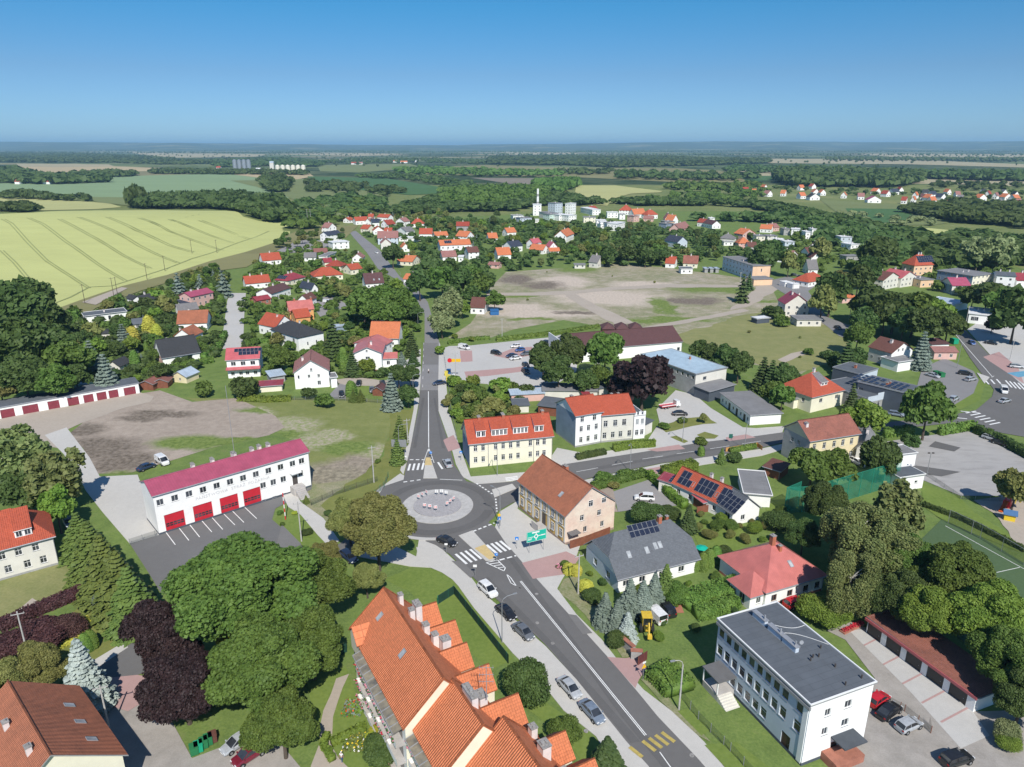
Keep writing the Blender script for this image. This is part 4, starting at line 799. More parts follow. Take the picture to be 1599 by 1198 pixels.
part(wb, 'roof_cable', lambda mb: mb.tube([(Lw*(.5+.5*t), Dw*(.86-.18*t)-1.2*sin(t*pi), 9.95) for t in [i/10 for i in range(11)]], .035, fr_white, 4), wb['roof'])
part(wb, 'cornice', lambda mb: mb.box(-.3, -.02, -.2, Dw+.2, 9.0, 9.45, trim))
part(wb, 'corner_pilaster', lambda mb: mb.box(-.1, .0, .15, .9, .3, 8.95, WALL['white']))
gr = house('', (1518.8,1113), (1572,1092), 2.7, 20, 'shed', .5, 'oldred', 'white', C=(1359,986.6), at='b', ov=.25, near=True, chim=0, win=[], doors=[('l', .075+.197*i, 2.75, 2.2, 'dark') for i in range(5)], label='long white garage row with weathered red roof and five dark doors under the trees', name='garage_row', cat='garages')
part(gr, 'eaves_trim', lambda mb: mb.box(-.45, -.28, -.3, gr['D']+.3, 2.5, 2.95, ROOF['carmine']))
le = house('', (-58,924), (92.7,881.5), 6.2, 11, 'hip', 5.2, 'redorange', 'offwhite', at='b', ov=.45, near=True, chim=1, win=[('f', [.45,.62,.8], 4.1, 1.1, 1.4, 'mt'), ('f', [.48,.68,.85], 1.2, 1.1, 1.5, 'mt'), ('r', 2, 4.0, 1, 1.4)], label='off-white villa with steep orange-red hipped roof at the left picture edge', name='villa', plinth='grey')
dormer(le, le['L']*.62, le['L']*.80, .8, 0, 1.5, 'shed', 'white', 2)
pA, pB = P(191,1179,7.0), P(120,1076.4,7.0)
def wpx(p): return Q(p.x, p.y, 0)
ux_ = (pB-pA).normalized(); nrm = Vector((ux_.y, -ux_.x, 0))          # A right-front gable corner, C rear-right
if nrm.x > 0: nrm = -nrm
gl = pA+nrm*13.5
bl = house('', wpx(Vector((gl.x, gl.y, 0))), wpx(Vector((pA.x, pA.y, 0))), 7.0, (pB-pA).length, 'gy', 5.4, 'old', 'cream', at='b', ov=.5, near=True, chim=((.2,.4,.6,.7,1.0),(.6,.35,.6,.7,1.0)), chm=chimw, win=[('f', [.5,.8], 4.2, 1.1, 1.3), ('r', 4, 4.2, 1.1, 1.3)], skyl=(('r', 3.0, 2.6), ('r', 7.0, 2.6), ('r', 11.0, 2.6), ('l', 6, 2.4)), label='cream house with large weathered clay tile roof at the bottom left corner', name='tiled_house')
apE = empty('apartment_block', (-24.7, 89.2, 0), 0); tag(apE, 'long cream apartment block with bright orange stepped roofs, chimneys and side gables', 'apartment block')
def apt():
 zr = 14.2; ze = 9.0
 r1, r2 = P(601.4,920.5,zr), P(685.3,1048,zr); d = (r2-r1); d.normalize(); n = Vector((d.y, -d.x, 0))      # n: to the right (street) side
 if n.x < 0: n = -n
 e1 = P(541.3,974,ze); Wl = abs((e1-r1).dot(n));
 wa = apE.location
 apE.rotation_euler = (0, 0, 0)
 def L3(s, t, z): v = r1+d*s+n*t; return (v.x-wa.x, v.y-wa.y, z)
 om = ROOF['orange']; cm = WALL['cream']; pk = WALL['white']
 s1 = (r2-r1).length
 secs = [(-.2, s1+1.2, 0, 0), (s1+1.2, s1+9.5, 1.3, -.9), (s1+9.5, s1+19.5, 4.0, -1.1), (s1+19.5, s1+32, 6.2, -2.0)]
 W = Wl
 for k, (a, b, off, dz) in enumerate(secs):
  mb = MB(); T0, T1 = off-W, off+W*.86; zE, zR = ze+dz, zr+dz
  mb.poly([L3(a,T0+.4,0), L3(b,T0+.4,0), L3(b,T0+.4,zE), L3(a,T0+.4,zE)], pk); mb.poly([L3(b,T1-.4,0), L3(a,T1-.4,0), L3(a,T1-.4,zE), L3(b,T1-.4,zE)], cm)
  for s_, fl_ in ((a, 0), (b, 1)):
   q = [L3(s_,T0+.4,0), L3(s_,T1-.4,0), L3(s_,T1-.4,zE), L3(s_,off,zR-.1), L3(s_,T0+.4,zE)]; mb.poly(q if fl_ else q[::-1], cm)
  mb.build('wall', apE)
  mb = MB(); o = .35 if k == 0 else .12
  q0 = a-o
  slab_roof(mb, [L3(q0,T0,zE), L3(b+o,T0,zE), L3(b+o,off,zR), L3(q0,off,zR)], om, .2, om)
  slab_roof(mb, [L3(b+o,T1,zE), L3(q0,T1,zE), L3(q0,off,zR), L3(b+o,off,zR)], om, .2, om)
  mb.cyl(L3(q0,off,zR+.03), L3(b+o,off,zR+.03), .16, .16, om, 7)
  for s_ in (q0, b+o): mb.cyl(L3(s_,T0,zE+.06), L3(s_,off,zR+.06), .11, .11, om, 5); mb.cyl(L3(s_,T1,zE+.06), L3(s_,off,zR+.06), .11, .11, om, 5)
  ro = mb.build('roof', apE)
  nb = max(1, int((b-a)/3.9)); bw = (b-a)/nb
  for j in range(nb):
   for f in range(3):
    if k == 0 and j == 0: continue
    mb = MB(); x0 = a+j*bw+.25; x1 = a+(j+1)*bw-.25; z0 = .35+f*2.8
    pts = lambda s_, t_, z_: L3(s_, T0+.4-t_, z_)
    mb.poly([pts(x0,0,z0), pts(x1,0,z0), pts(x1,1.25,z0), pts(x0,1.25,z0)][::-1], WALL['concrete']); mb.poly([pts(x0,0,z0+.12), pts(x1,0,z0+.12), pts(x1,1.25,z0+.12), pts(x0,1.25,z0+.12)], WALL['concrete'])
    mb.poly([pts(x0,1.25,z0), pts(x1,1.25,z0), pts(x1,1.25,z0+1.0), pts(x0,1.25,z0+1.0)], pk); mb.poly([pts(x0,1.2,z0+1.0), pts(x1,1.2,z0+1.0), pts(x1,1.2,z0), pts(x0,1.2,z0)], pk)
    mb.poly([pts(x0,1.2,z0+1.02), pts(x1,1.2,z0+1.02), pts(x1,1.32,z0+1.02), pts(x0,1.32,z0+1.02)], WALL['concrete'])
    mb.poly([pts(x0,0,z0), pts(x0,1.25,z0), pts(x0,1.25,z0+1.0), pts(x0,0,z0+1.0)], pk)
    bo = mb.build('balcony', apE)
    if f == 2 or random.random() < .4:
     mb = MB(); rr = random.Random(j*7+f+k); fm_ = [mat('red_blossom', (.5,.03,.05), .3, 9), mat('pink_blossom', (.6,.25,.32), .3, 9), mat('window_box_leaf', (.07,.13,.03), .3, 9)]
     mb.box(0,0.01,0,0.01,0,0.01, fm_[2])
     for q in range(22):
      s_ = x0+rr.random()*(x1-x0); z_ = z0+.95+rr.random()*.35; t_ = 1.3+rr.random()*.2; m_ = fm_[rr.choice((0,1,2,2) if j % 2 else (1,2,2,1))]; r_ = .1
      mb.poly([pts(s_-r_,t_,z_), pts(s_+r_,t_,z_), pts(s_+r_,t_+.05,z_+r_*2), pts(s_-r_,t_+.05,z_+r_*2)], m_); mb.poly([pts(s_-r_,t_,z_+r_), pts(s_+r_,t_,z_+r_), pts(s_+r_,t_+.2,z_+r_), pts(s_-r_,t_+.2,z_+r_)], m_)
     mb.build('flower_box', bo)
    mbw = MB(); mbw.poly([pts(x0+.5,.03,z0+.15), pts(x1-.9,.03,z0+.15), pts(x1-.9,.03,z0+2.3), pts(x0+.5,.03,z0+2.3)], glass); mbw.poly([pts(x0+.4,.015,z0+.13), pts(x1-.8,.015,z0+.13), pts(x1-.8,.015,z0+2.4), pts(x0+.4,.015,z0+2.4)], fr_white); mbw.build('balcony_door', apE)
  gm = MATS.get('canopy_glass') or mat('canopy_glass', (.16,.155,.14), .35, .6, .25, c2=(.3,.26,.18))
  x0 = a+(4.6 if k == 0 else .3)
  mb = MB(); p_ = lambda s_, t_, z_: L3(s_, T0+.4-t_, z_)
  mb.poly([p_(x0,1.5,zE-.75), p_(b-.2,1.5,zE-.75), p_(b-.2,-.1,zE-.25), p_(x0,-.1,zE-.25)], gm)
  s_ = x0
  while s_ < b-.2: mb.cyl(p_(s_,1.52,zE-.7), p_(s_,-.1,zE-.2), .05, .05, trim, 4); s_ += 1.5
  mb.cyl(p_(x0,1.52,zE-.74), p_(b-.2,1.52,zE-.74), .06, .06, trim, 4); mb.build('glass_canopy', apE)
  ng = max(1, int((b-a)/4.6)); gw = (b-a)/ng
  for j in range(ng):
   c_ = a+(j+.5)*gw; hw = gw*.40; out = T1+1.9+(.7 if j % 2 else 0); zg = zE+.1; zt = zg+hw*.95; ti = T1-W*.62
   mb = MB(); mb.poly([L3(c_-hw,out,0), L3(c_-hw,T1-.5,0), L3(c_-hw,T1-.5,zg), L3(c_-hw,out,zg)], cm); mb.poly([L3(c_+hw,T1-.5,0), L3(c_+hw,out,0), L3(c_+hw,out,zg), L3(c_+hw,T1-.5,zg)], cm); mb.poly([L3(c_+hw,out,0), L3(c_-hw,out,0), L3(c_-hw,out,zg), L3(c_,out,zt), L3(c_+hw,out,zg)], cm); mb.build('bay', apE)
   mb = MB(); e = .3; slab_roof(mb, [L3(c_-hw-e,T1-2.0,zg-.2), L3(c_-hw-e,out+e,zg-.2), L3(c_,out+e,zt+.1), L3(c_,ti,zt+.1)], om, .14, om); slab_roof(mb, [L3(c_+hw+e,out+e,zg-.2), L3(c_+hw+e,T1-2.0,zg-.2), L3(c_,ti,zt+.1), L3(c_,out+e,zt+.1)], om, .14, om); mb.cyl(L3(c_,out+e,zt+.12), L3(c_,ti,zt+.12), .1, .1, om, 5); mb.build('bay_roof', apE)
  for (s_, t_, w_, d_, h_) in {0: [(2.2,1.6,.8,.6,1.6),(5.5,2.0,.8,.7,1.4),(4.3,3.3,.9,1.6,2.6),(8.2,3.0,1.0,.8,1.4),(11.0,3.2,.8,.9,1.8),(12.2,4.2,1.2,1.2,2.6)], 1: [(3.3,.8,.8,2.8,1.3),(3.0,2.4,1.0,1.6,1.7)], 2: [(.9,3.4,.8,.9,1.5),(4.3,2.9,1.3,1.1,1.6),(8.8,2.6,1.2,1.0,1.5)], 3: [(1.0,1.2,.8,.9,1.5),(5,2.4,1,1,1.5)]}[k]:
   sl_ = (zR-zE)/(W*.86); zz = zR-t_*sl_; v = L3(a+s_, off+t_, zz-.7); c = child('chimney', chimney_mesh(w_, d_, round(h_+.7, 2), chimw), ro, v, atan2(d.y, d.x)+pi/2 if d_ > w_ else atan2(d.y, d.x))
  for s_ in {0: (3.4, 12.4), 1: (), 2: (), 3: (5,)}[k]:
   p0 = Vector(L3(a+s_-.4, off-W*.45, zE+(zR-zE)*.55)); ex = d.copy(); ey = (Vector(L3(0,off,zR))-Vector(L3(0,T0,zE))).normalized(); nn = ex.cross(ey)
   if nn.z < 0: nn = -nn; ex = -ex
   skx = on_slope('skylight', skylight_mesh()[0], ro, (p0, ex, ey, nn), 0, 0, .02); child('pane', skylight_mesh()[1], skx)
  c0 = r1+d*a+n*T0; c1 = r1+d*b+n*T0; c2 = r1+d*b+n*(T1+3); c3 = r1+d*a+n*(T1+3); SOLID.append([(p.x, p.y) for p in (c0, c1, c2, c3)])
 mb = MB(); T0 = -W; hw = 1.9; c_ = 2.2
 mb.poly([L3(c_-hw,T0-.1,ze-2.4), L3(c_+hw,T0-.1,ze-2.4), L3(c_+hw,T0-.1,ze+.4), L3(c_,T0-.1,ze+2.0), L3(c_-hw,T0-.1,ze+.4)], cm)
 slab_roof(mb, [L3(c_+hw+.2,T0-.4,ze+.3), L3(c_+hw+.2,T0+2.0,ze+.3), L3(c_,T0+3.6,ze+2.1), L3(c_,T0-.4,ze+2.1)][::-1], om, -.12, om); slab_roof(mb, [L3(c_-hw-.2,T0+2.0,ze+.3), L3(c_-hw-.2,T0-.4,ze+.3), L3(c_,T0-.4,ze+2.1), L3(c_,T0+3.6,ze+2.1)][::-1], om, -.12, om); mb.build('gable', apE)
 mb = MB(); b0 = L3(s1+5.5, 3.8, 12.5); mb.tube([b0, (b0[0],b0[1],17.5)], .05, trim, 5)
 for z_ in (15.2, 16.2, 17.2):
  mb.tube([(b0[0]-.9,b0[1],z_),(b0[0]+.9,b0[1],z_)], .03, trim, 4)
  for q in range(5): mb.tube([(b0[0]-.8+q*.4,b0[1]-.4,z_),(b0[0]-.8+q*.4,b0[1]+.4,z_)], .02, trim, 4)
 mb.build('tv_aerial', apE)
apt()
yb = house('', (1259,733), (1335,720), 7.6, 9.5, 'gx', 3.6, 'oldred', 'yellow', at='b', near=True, chim=((.1,.35,.7,.9,.8),), chm=chimw, fl='concrete', plinth='grey', win=[('f', [.1,.3,.5,.68,.86], 4.9, 1.0, 1.7, 'mt'), ('f', [.5,.7,.88], 1.4, 1.0, 1.6, 'mt'), ('l', [.35,.6], 5.0, .9, 1.2, 'm')], label='tall yellow house with mottled brown-red roof at the bend of the east road', name='corner_house')
rg = house('', (1268.3,621.3), (1320.5,609), 5.0, 10, 'hip', 5.2, 'redorange', 'cream', C=(1227.5,599.7), near=True, chim=1, chm=chimw, win=[('f', [.3,.8], 2.6, 1.4, 1.3, 'mm'), ('l', [.2,.5,.75], 2.6, 1.0, 1.3)], label='cream house with bright orange hipped roof and small dormer', name='hip_roof_house')
dormer(rg, rg['L']*.42, rg['L']*.62, 2.0, 0, 1.1, 'shed', 'white', 2, 'grey')
house('', (1240,625), (1256,622), 3.0, 4, 'flat', 0, 'felt', 'cream', C=(1229,617), near=True, chim=0, win=[], label='small flat-roofed porch block on the left of the orange hipped house', name='porch')
bh = house('', (1086.6,585.6), (1137,575), 7.1, 30, 'flat', 0, 'blue', 'offwhite', C=(1032,548), near=True, chim=((.9,.5,.5,.5,.9),), ov=.3, fl='grey', win=[('l', 11, 5.2, 1.0, 1.2, ''), ('l', [.12,.5], 1.0, 1.6, 1.8, ''), ('f', [.3], 4.6, 1.6, 1.2, '')], doors=[('l', .3, 3, 2.6, 'brown')], label='long two-storey hall with pale blue sheet roof beside the copper beech', name='hall', cat='hall')
g1 = house('', (1171.3,648.5), (1224,645), 3.3, 20, 'shed', .1, 'felt', 'white', C=(1113,614), near=True, chim=0, win=[('l', [.08,.2,.45,.7,.92], 1.0, .9, 1.0, '')], doors=[('l', .32, 1.4, 2.2, 'dark'), ('l', .57, 1.4, 2.2, 'dark'), ('l', .82, 1.4, 2.2, 'dark')], label='long white garage range with grey felt roof leading up from the road', name='garage_range', cat='garages')
house('', (1108,612), (1150,600), 3.6, 9, 'shed', .3, 'felt', 'dark', C=(1089,601), near=True, chim=0, win=[], label='dark open carport with grey corrugated roof at the foot of the blue-roofed hall', name='carport', cat='carport')  # closed walls painted dark for the shade inside the open bays
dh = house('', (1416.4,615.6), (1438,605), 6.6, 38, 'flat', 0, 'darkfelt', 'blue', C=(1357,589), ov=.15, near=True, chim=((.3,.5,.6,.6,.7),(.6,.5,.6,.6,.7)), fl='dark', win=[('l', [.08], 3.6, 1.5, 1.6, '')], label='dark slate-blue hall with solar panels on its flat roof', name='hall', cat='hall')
for i in range(9):
 for j in range(3):
  if (i, j) in ((3,1),(4,1),(3,2)): continue
  o = child('solar_panel', panel_mesh(1.9, 1.25), dh['roof'], (dh['L']*.12+j*2.3, 2+i*1.75, 6.95)); o.rotation_euler = (R(8), 0, 0)
house('', (1345,586), (1372,577), 5.5, 20, 'flat', 0, 'darkfelt', 'blue', C=(1304,573), ov=.15, near=True, chim=1, fl='dark', win=[], label='lower rear half of the dark hall, with charcoal flat roof', name='hall', cat='hall')
lh = house('', (1355,624), (1397,615), 4.2, 20, 'flat', 0, 'darkfelt', 'grey', C=(1312,592), ov=.1, near=True, chim=0, win=[('f', [.45,.75], 1.2, 1.1, 1.5, 't')], label='low charcoal-roofed shop with pale grey stepped front beside the dark hall', name='shop', cat='shop')
part(lh, 'parapet', lambda mb: (mb.box(0, lh['L'], -.14, -.02, 3.2, 4.9, WALL['blue']), mb.box(lh['L']*.35, lh['L'], -.16, -.142, 4.0, 5.6, WALL['blue'])))
house('', (1335,700), (1362,705), 4.4, 11, 'gy', 2.4, 'felt', 'offwhite', near=True, chim=1, chm=chimw, win=[('f', [.5], 1.2, .8, 1)], label='narrow off-white gabled shed with grey roof right of the tall yellow house', name='annex')
m1 = house('', (1395,713), (1434,708.5), 3.4, 12, 'flat', 0, 'felt', 'white', C=(1387,698), near=True, chim=((.4,.5,.7,.5,.4),), ov=.25, win=[], label='white flat-roofed garage block by the market square, the one farther back', name='garage')
m2 = house('', (1405,748), (1446.5,742), 3.4, 10, 'flat', 0, 'darkfelt', 'white', C=(1400,731), near=True, chim=0, ov=.25, win=[('f', [.7], 1.5, .8, .7, '')], label='white flat-roofed garage block beside the pitch lawn, the nearer one', name='garage')
gw = house('', (-95,672), (219,614), 3.6, 6.2, 'shed', .25, 'darkfelt', 'white', at='b', ov=.2, near=True, chim=0, win=[], doors=[('f', x, w_, 2.6, 'crimson') for x, w_ in ((.06,3.0),(.13,3.0),(.21,3.0),(.315,3.4),(.425,4.0),(.54,3.0),(.64,3.0),(.72,2.7),(.79,2.7),(.855,2.7),(.945,3.4))], label='long white garage row with dark roof and crimson doors beside the sandy yard', name='garage_row', cat='garages')
for a_, b_, s in (((219,609),(240,610),'left'), ((241,607),(263,606),'right')): house('', a_, b_, 2.2, 5, 'gy', 1.2, 'rust', 'wood', at='b', near=True, chim=0, win=[], label='%s one of two rust-roofed wooden sheds at the end of the white garages' % s, name='shed', cat='shed', group='rust-roofed sheds')
house('', (269,596.5), (292,599), 2.3, 6, 'gy', 1.7, 'pale', 'yellow', at='b', near=True, chim=0, win=[('f', [.55], .8, .8, .9)], label='tiny yellow cottage with pale blue sheet roof in front of the charcoal-roofed house', name='cottage', cat='cottage')
N = dict(near=False)
house('', (252,560), (314,550), 2.9, 11.5, 'gx', 5.6, 'charcoal', 'white', near=True, chim=((.3,.6,.7,.8,.9),), chm=chimw, fl='pink', win=[('f', [.72], .9, 1.8, 1.5), ('l', [.3,.6], 1, 1, 1.2)], label='white house with one huge charcoal roof slope beside the conifer garden', name='house')
c1 = house('', (275,506), (323.6,504), 3.4, 10.5, 'gx', 4.6, 'old', 'white', chim=((.35,.55,.7,.8,.9),), label='white house with speckled clay tile roof behind the huge charcoal roof', near=False)
house('', (270,525), (300,526), 3.2, 8, 'gy', 3.0, 'old', 'white', near=False, chim=((.1,.35,.6,.7,1.1),), label='low clay-tiled gable wing squeezed behind the huge charcoal roof', name='house_wing')
house('', (298,464), (334,456), 5.8, 8, 'gx', 1.9, 'crimson', 'pink', near=False, chim=((.3,.5,.7,.7,.8),(.6,.5,.6,.6,.8)), label='pale pink two-storey house with crimson roof left of the paved lane')
house('', (282,474), (306,471), 3, 6, 'shed', .8, 'navy', 'white', near=False, chim=0, label='white lean-to with navy roof at the foot of the crimson-roofed pink house', win=[], name='house_wing')
house('', (278,486), (311,482), 3, 7, 'gx', 2.6, 'grey', 'white', near=False, chim=0, label='white house with plain grey gable roof behind the speckled clay roof')
house('', (130.5,495), (199,487), 3.1, 9, 'flat', 0, 'darkfelt', 'white', near=False, chim=1, label='long flat-roofed white bungalow at the edge of the allotments', win=[('f', [.3], .3, 3, 2.2, 'm'), ('f', [.58,.78], .3, 1.2, 2.1, ''), ('f', [.86], 1.2, .9, 1, '')], name='bungalow', cat='bungalow')
house('', (225,471.5), (249,466), 3.2, 8, 'gx', 2.6, 'charcoal', 'white', near=False, label='small white house with charcoal roof closest to the wheat field'); house('', (207,468), (219,466), 3.0, 6, 'gy', 1.8, 'charcoal', 'white', near=False, chim=0, label='white side wing left of the small charcoal-roofed house by the wheat field', name='house_wing')
house('', (206,507), (236,504), 2.5, 7, 'gx', 1.8, 'darkfelt', 'offwhite', near=False, chim=0, label='low dark felt-roofed allotment house half hidden by bushes'); house('', (156,521.5), (172.6,520.5), 2.3, 5, 'hip', 1.2, 'charcoal', 'offwhite', near=False, chim=0, win=[], label='grey allotment hut with dark pointed roof left of the yellow conifers', name='hut', cat='hut')
house('', (165,572), (187,573), 2.4, 6, 'gy', 2.0, 'charcoal', 'offwhite', near=False, chim=0, label='cottage with dark roof and dark red base behind the blue spruces', name='cottage', cat='cottage', plinth='brick');
house('', (111,602), (139,600), 2.2, 5, 'gx', .8, 'pale', 'mint', near=False, chim=0, win=[], label='glass greenhouse behind the white garage row', name='greenhouse', cat='greenhouse')
sp = house('', (351,563), (405.7,560), 6.6, 8.5, 'gx', 3.0, 'carmine', 'white', near=True, chim=0, win=[('f', [.15,.4,.6,.85], 1.0, 1.2, 1.2), ('f', [.2,.5,.8], 4.4, 1.6, 1.4)], solar=[('f', 2.8, 3.5, 7, 1, (), (1.25,1.5)), ('f', 4.3, 2.0, 5, 1, (), (1.25,1.5))], label='white house with carmine roof and blue solar panels at the end of the lane')
part(sp, 'balcony_roof', lambda mb: slab_roof(mb, [(-.3,-1.8,3.5),(sp['L']+.3,-1.8,3.5),(sp['L']+.3,-.02,4.0),(-.3,-.02,4.0)], ROOF['carmine'], .15))
v1 = house('', (465,528), (507,519), 5.6, 10, 'hip', 3.6, 'charcoal', 'white', C=(437,511), near=False, chim=((.2,.5,.5,.5,.8),), label='white villa with large charcoal hipped roof and terraces', name='villa', win=[('f', [.35,.7], 1.8, .6, 1.4, ''), ('l', 3, .5, 1.5, 2), ('l', 3, 3.2, 1.5, 1.6)])
o1 = house('', (430,511.5), (461,504), 4.2, 11, 'gy', 4.2, 'redorange', 'white', near=False, chim=((.3,.4,.6,.6,.8),), label='white gabled house with red-orange roof just left of the charcoal villa', win=[('f', [.4,.65], 4.6, .8, 1.1), ('f', 2, 1, 1, 1.2), ('l', 3, 1, 1.1, 1.2)])
house('', (461,497), (486,494), 4.0, 8, 'gx', 3.0, 'redorange', 'orange', near=False, chim=0, label='red-orange roofed cross wing between the charcoal villa and the salmon-roofed house', name='house_wing')
house('', (451,486), (491,482.5), 5.0, 9, 'gx', 3.6, 'salmon', 'orange', near=False, chim=((.3,.5,.7,.7,1.0),(.95,.5,.7,.9,1.0)), chm=chimb, label='orange-walled house with salmon sheet roof and two chimneys')
rw = house('', (457,583), (515,579), 5.7, 13, 'gy', 4.0, 'faded', 'white', near=True, chim=((.5,.25,.7,.7,1.2),), chm=chimw, win=[('f', [.5], 6.0, .7, .9), ('f', [.12], 3.5, .6, 1.2, ''), ('f', [.42,.7], 3.6, .8, 1.1), ('f', [.7], 1.0, 1.1, 1.4)], label='big white gabled house with faded red roof above the grass field')
house('', (515,591.5), (528,590), 3.4, 5, 'flat', 0, 'felt', 'white', near=True, chim=0, win=[], label='white box annex on the right of the faded-red-roofed gable house', name='annex')
lr = house('', (554,580), (597,579), 6.6, 13, 'gy', 2.3, 'salmon', 'white', at='b', near=True, ov=.5, chim=((.35,.6,.7,.7,1.2),), chm=chimw, win=[('f', [.48], 7.2, .7, .6, ''), ('f', [.5], 4.3, 1.5, 1.0, 'm')], label='white house with wide low salmon-red gable roof beside the north road', plinth='brick')
house('', (598,574), (620,573), 3.3, 7, 'gx', 1.2, 'salmon', 'white', at='b', near=True, chim=0, win=[('f', [.4], 1, 1.2, 1.4)], label='low salmon-roofed entrance wing right of the wide white gable', name='house_wing')
house('', (551,536), (600,540), 6.0, 7, 'gy', 2.0, 'salmon', 'white', near=False, chim=0, label='rear salmon-roofed upper storey just behind the wide white gable', name='house_wing', track=False)
house('', (576,528.5), (623,529), 3.6, 10, 'gx', 5.6, 'orange', 'white', near=True, chim=0, chm=chimw, win=[('f', [.8], .9, .9, 1.1)], label='white house with one plain bright orange roof slope')
house('', (579,500), (625,499), 4.2, 10, 'gx', 4.0, 'maroon', 'white', near=False, chim=1, label='white house with dark maroon roof directly behind the bright orange slope'); house('', (592,501), (612,501), 4.4, 6, 'gy', 2.6, 'maroon', 'white', near=False, chim=0, label='white front gable of the dark maroon roof', name='house_wing')
house('', (410,407.5), (440,405), 3.2, 9.5, 'gx', 4.4, 'redorange', 'white', near=False, label='white house with red-orange roof nearest the wheat field corner')
house('', (383,443.5), (423,440), 3.2, 9, 'gx', 3.6, 'redorange', 'white', near=False, chim=2, label='white house with long red-orange roof and two chimneys above the lane');
house('', (449,439), (478,432), 3.0, 9, 'hip', 3.0, 'darkred', 'cream', near=False, chim=2, solar=[('l', 1, 1.2, 5, 2, (), (1.2,1.4))], label='cream house with dark red hipped roof and solar panels on its left side')
house('', (424,459), (455,449), 4.0, 9, 'gx', 2.4, 'maroon', 'white', near=False, label='white house with long brown-maroon roof right of the lane'); house('', (400,470), (424,466), 2.8, 6, 'gx', 1.6, 'darkred', 'brick', near=False, chim=0, label='small dark red-roofed outbuilding left of the brown-maroon roof', name='outbuilding')
house('', (489,432), (536.5,428.5), 3.0, 12, 'hip', 4.2, 'redorange', 'cream', near=False, chim=0, label='cream bungalow with very wide red-orange hipped roof')
house('', (486,452.5), (498,450.5), 2.6, 11, 'gy', 3.2, 'navy', 'white', near=False, label='steep navy-roofed gable house beside the gravel car yard'); house('', (463,469), (482,470), 4.0, 8, 'gy', 2.8, 'brown', 'white', near=False, label='white gable house with brown roof behind the salmon sheet roof')
house('', (570,443.5), (600.5,441.5), 3.1, 11, 'gx', 5.0, 'maroon', 'white', near=False, skyl=(('f', 5, 2), ('f', 8, 2)), label='white house with big maroon-brown roof on the bend of the north road')
house('', (548,421.5), (566.5,419), 3.2, 9, 'gx', 3.0, 'redorange', 'cream', near=False, label='cream house with red-orange roof behind a clipped hedge'); house('', (549,403), (566.5,403), 2.8, 9, 'gy', 3.0, 'faded', 'white', near=False, label='small white gable with faded red roof left of the upper north road')
house('', (507,415), (532,416), 3, 9, 'hip', 3.2, 'red', 'cream', near=False, label='low house with red hipped roof behind the very wide red-orange roof'); house('', (506,410), (520,409), 3, 7, 'gx', 2.4, 'darkred', 'cream', near=False, label='small dark red gable roof left of the red hipped one')
house('', (474,402.5), (494,402), 2.6, 8, 'gx', 3.0, 'grey', 'white', near=False, chim=0, label='grey-roofed barn with white gable below the gravel plot'); house('', (490,394), (512,393), 3, 8, 'gx', 2.2, 'rust', 'brick', near=False, chim=0, label='rust-red roofed shed at the lower edge of the gravel plot', name='shed')
house('', (519,379.5), (546,377.5), 5.2, 10, 'flat', 0, 'white', 'white', near=False, label='white flat-roofed cube house at the top of the north road'); house('', (511.5,368), (534,365), 5.0, 9, 'gx', 2.8, 'navy', 'white', near=False, label='white house with navy roof and red terrace canopy'); house('', (513,356), (526,354.5), 5, 9, 'gy', 4.0, 'faded', 'white', near=False, label='tall white gable behind the navy-roofed house'); house('', (501,357.5), (511,358), 3, 7, 'gx', 2.2, 'red', 'white', near=False, label='small red-roofed house left of the tall white gable')
house('', (509,401), (526,394), 2.6, 5, 'flat', 0, 'felt', 'white', near=False, chim=0, win=[], label='white garage wall beside the red hipped bungalow', name='garage')
bm_ = house('', (893,548), (1067,533.5), 4.8, 17, 'gx', 4.2, 'maroon', 'white', near=True, chim=0, ov=.3, win=[('f', [.97], 1.2, 1.2, 1.4, '')], C=None, label='large store with huge maroon-brown roof and glazed white front', name='store', cat='store')
part(bm_, 'glazed_gable', lambda mb: (mb.box(-4.0, -.35, -.2, .1, 0, 4.6, fr_white), mb.box(-4.0, -3.7, .1, 15, 0, 8.4, fr_white), mb.poly([(-3.9,15,0),(-3.9,.2,0),(-3.9,.2,8.2),(-3.9,15,8.2)], glass)) and None)
for i, px in enumerate((940, 962, 984)): house('', (px,514), (px+21,514), 5.0, 7, 'hip', 1.8, 'maroon', 'maroon' if False else 'wood', near=False, chim=0, win=[], label='%s of three small maroon hipped roof peaks behind the large store' % ('leftmost', 'middle one', 'rightmost')[i], name='roof_pavilion', cat='pavilion', group='maroon roof peaks', track=False)
for a_, b_, h_, d_, rf, wc_, lb in (((846,610),(935,611),3.2,6,'felt','offwhite','long grey-roofed outbuilding range right behind the white town house'), ((797,617),(852,614),2.6,4,'pale','pink','pink brick shed row with pale lean-to roof by the back gardens'), ((838,633),(870,637),3.0,7,'darkfelt','wood','dark-roofed open shed between the two big road houses'), ((800,634),(828,633),2.4,5,'darkfelt','offwhite','low garden shed with dark roof and white rim behind the red dormers'), ((935,607),(952,605),3.6,6,'darkfelt','offwhite','dark-roofed lock-up beside the copper beech'), ((912,619),(925,618),2.8,4,'darkred','brick','small brick outhouse with dark red roof behind the white terrace'), ((1006,664),(1022,656),3.6,9,'darkfelt','offwhite','dark felt garage behind the stepped parapet')):
 house('', a_, b_, h_, d_, 'shed', .4, rf, wc_, near=False, chim=0, win=[], label=lb, name='outbuilding', cat='outbuilding')
house('', (733,480), (757,481), 3.2, 10, 'gx', 4, 'brown', 'white', near=False, chim=0, label='white gable house with dark brown roof beside the willow and the blue container')
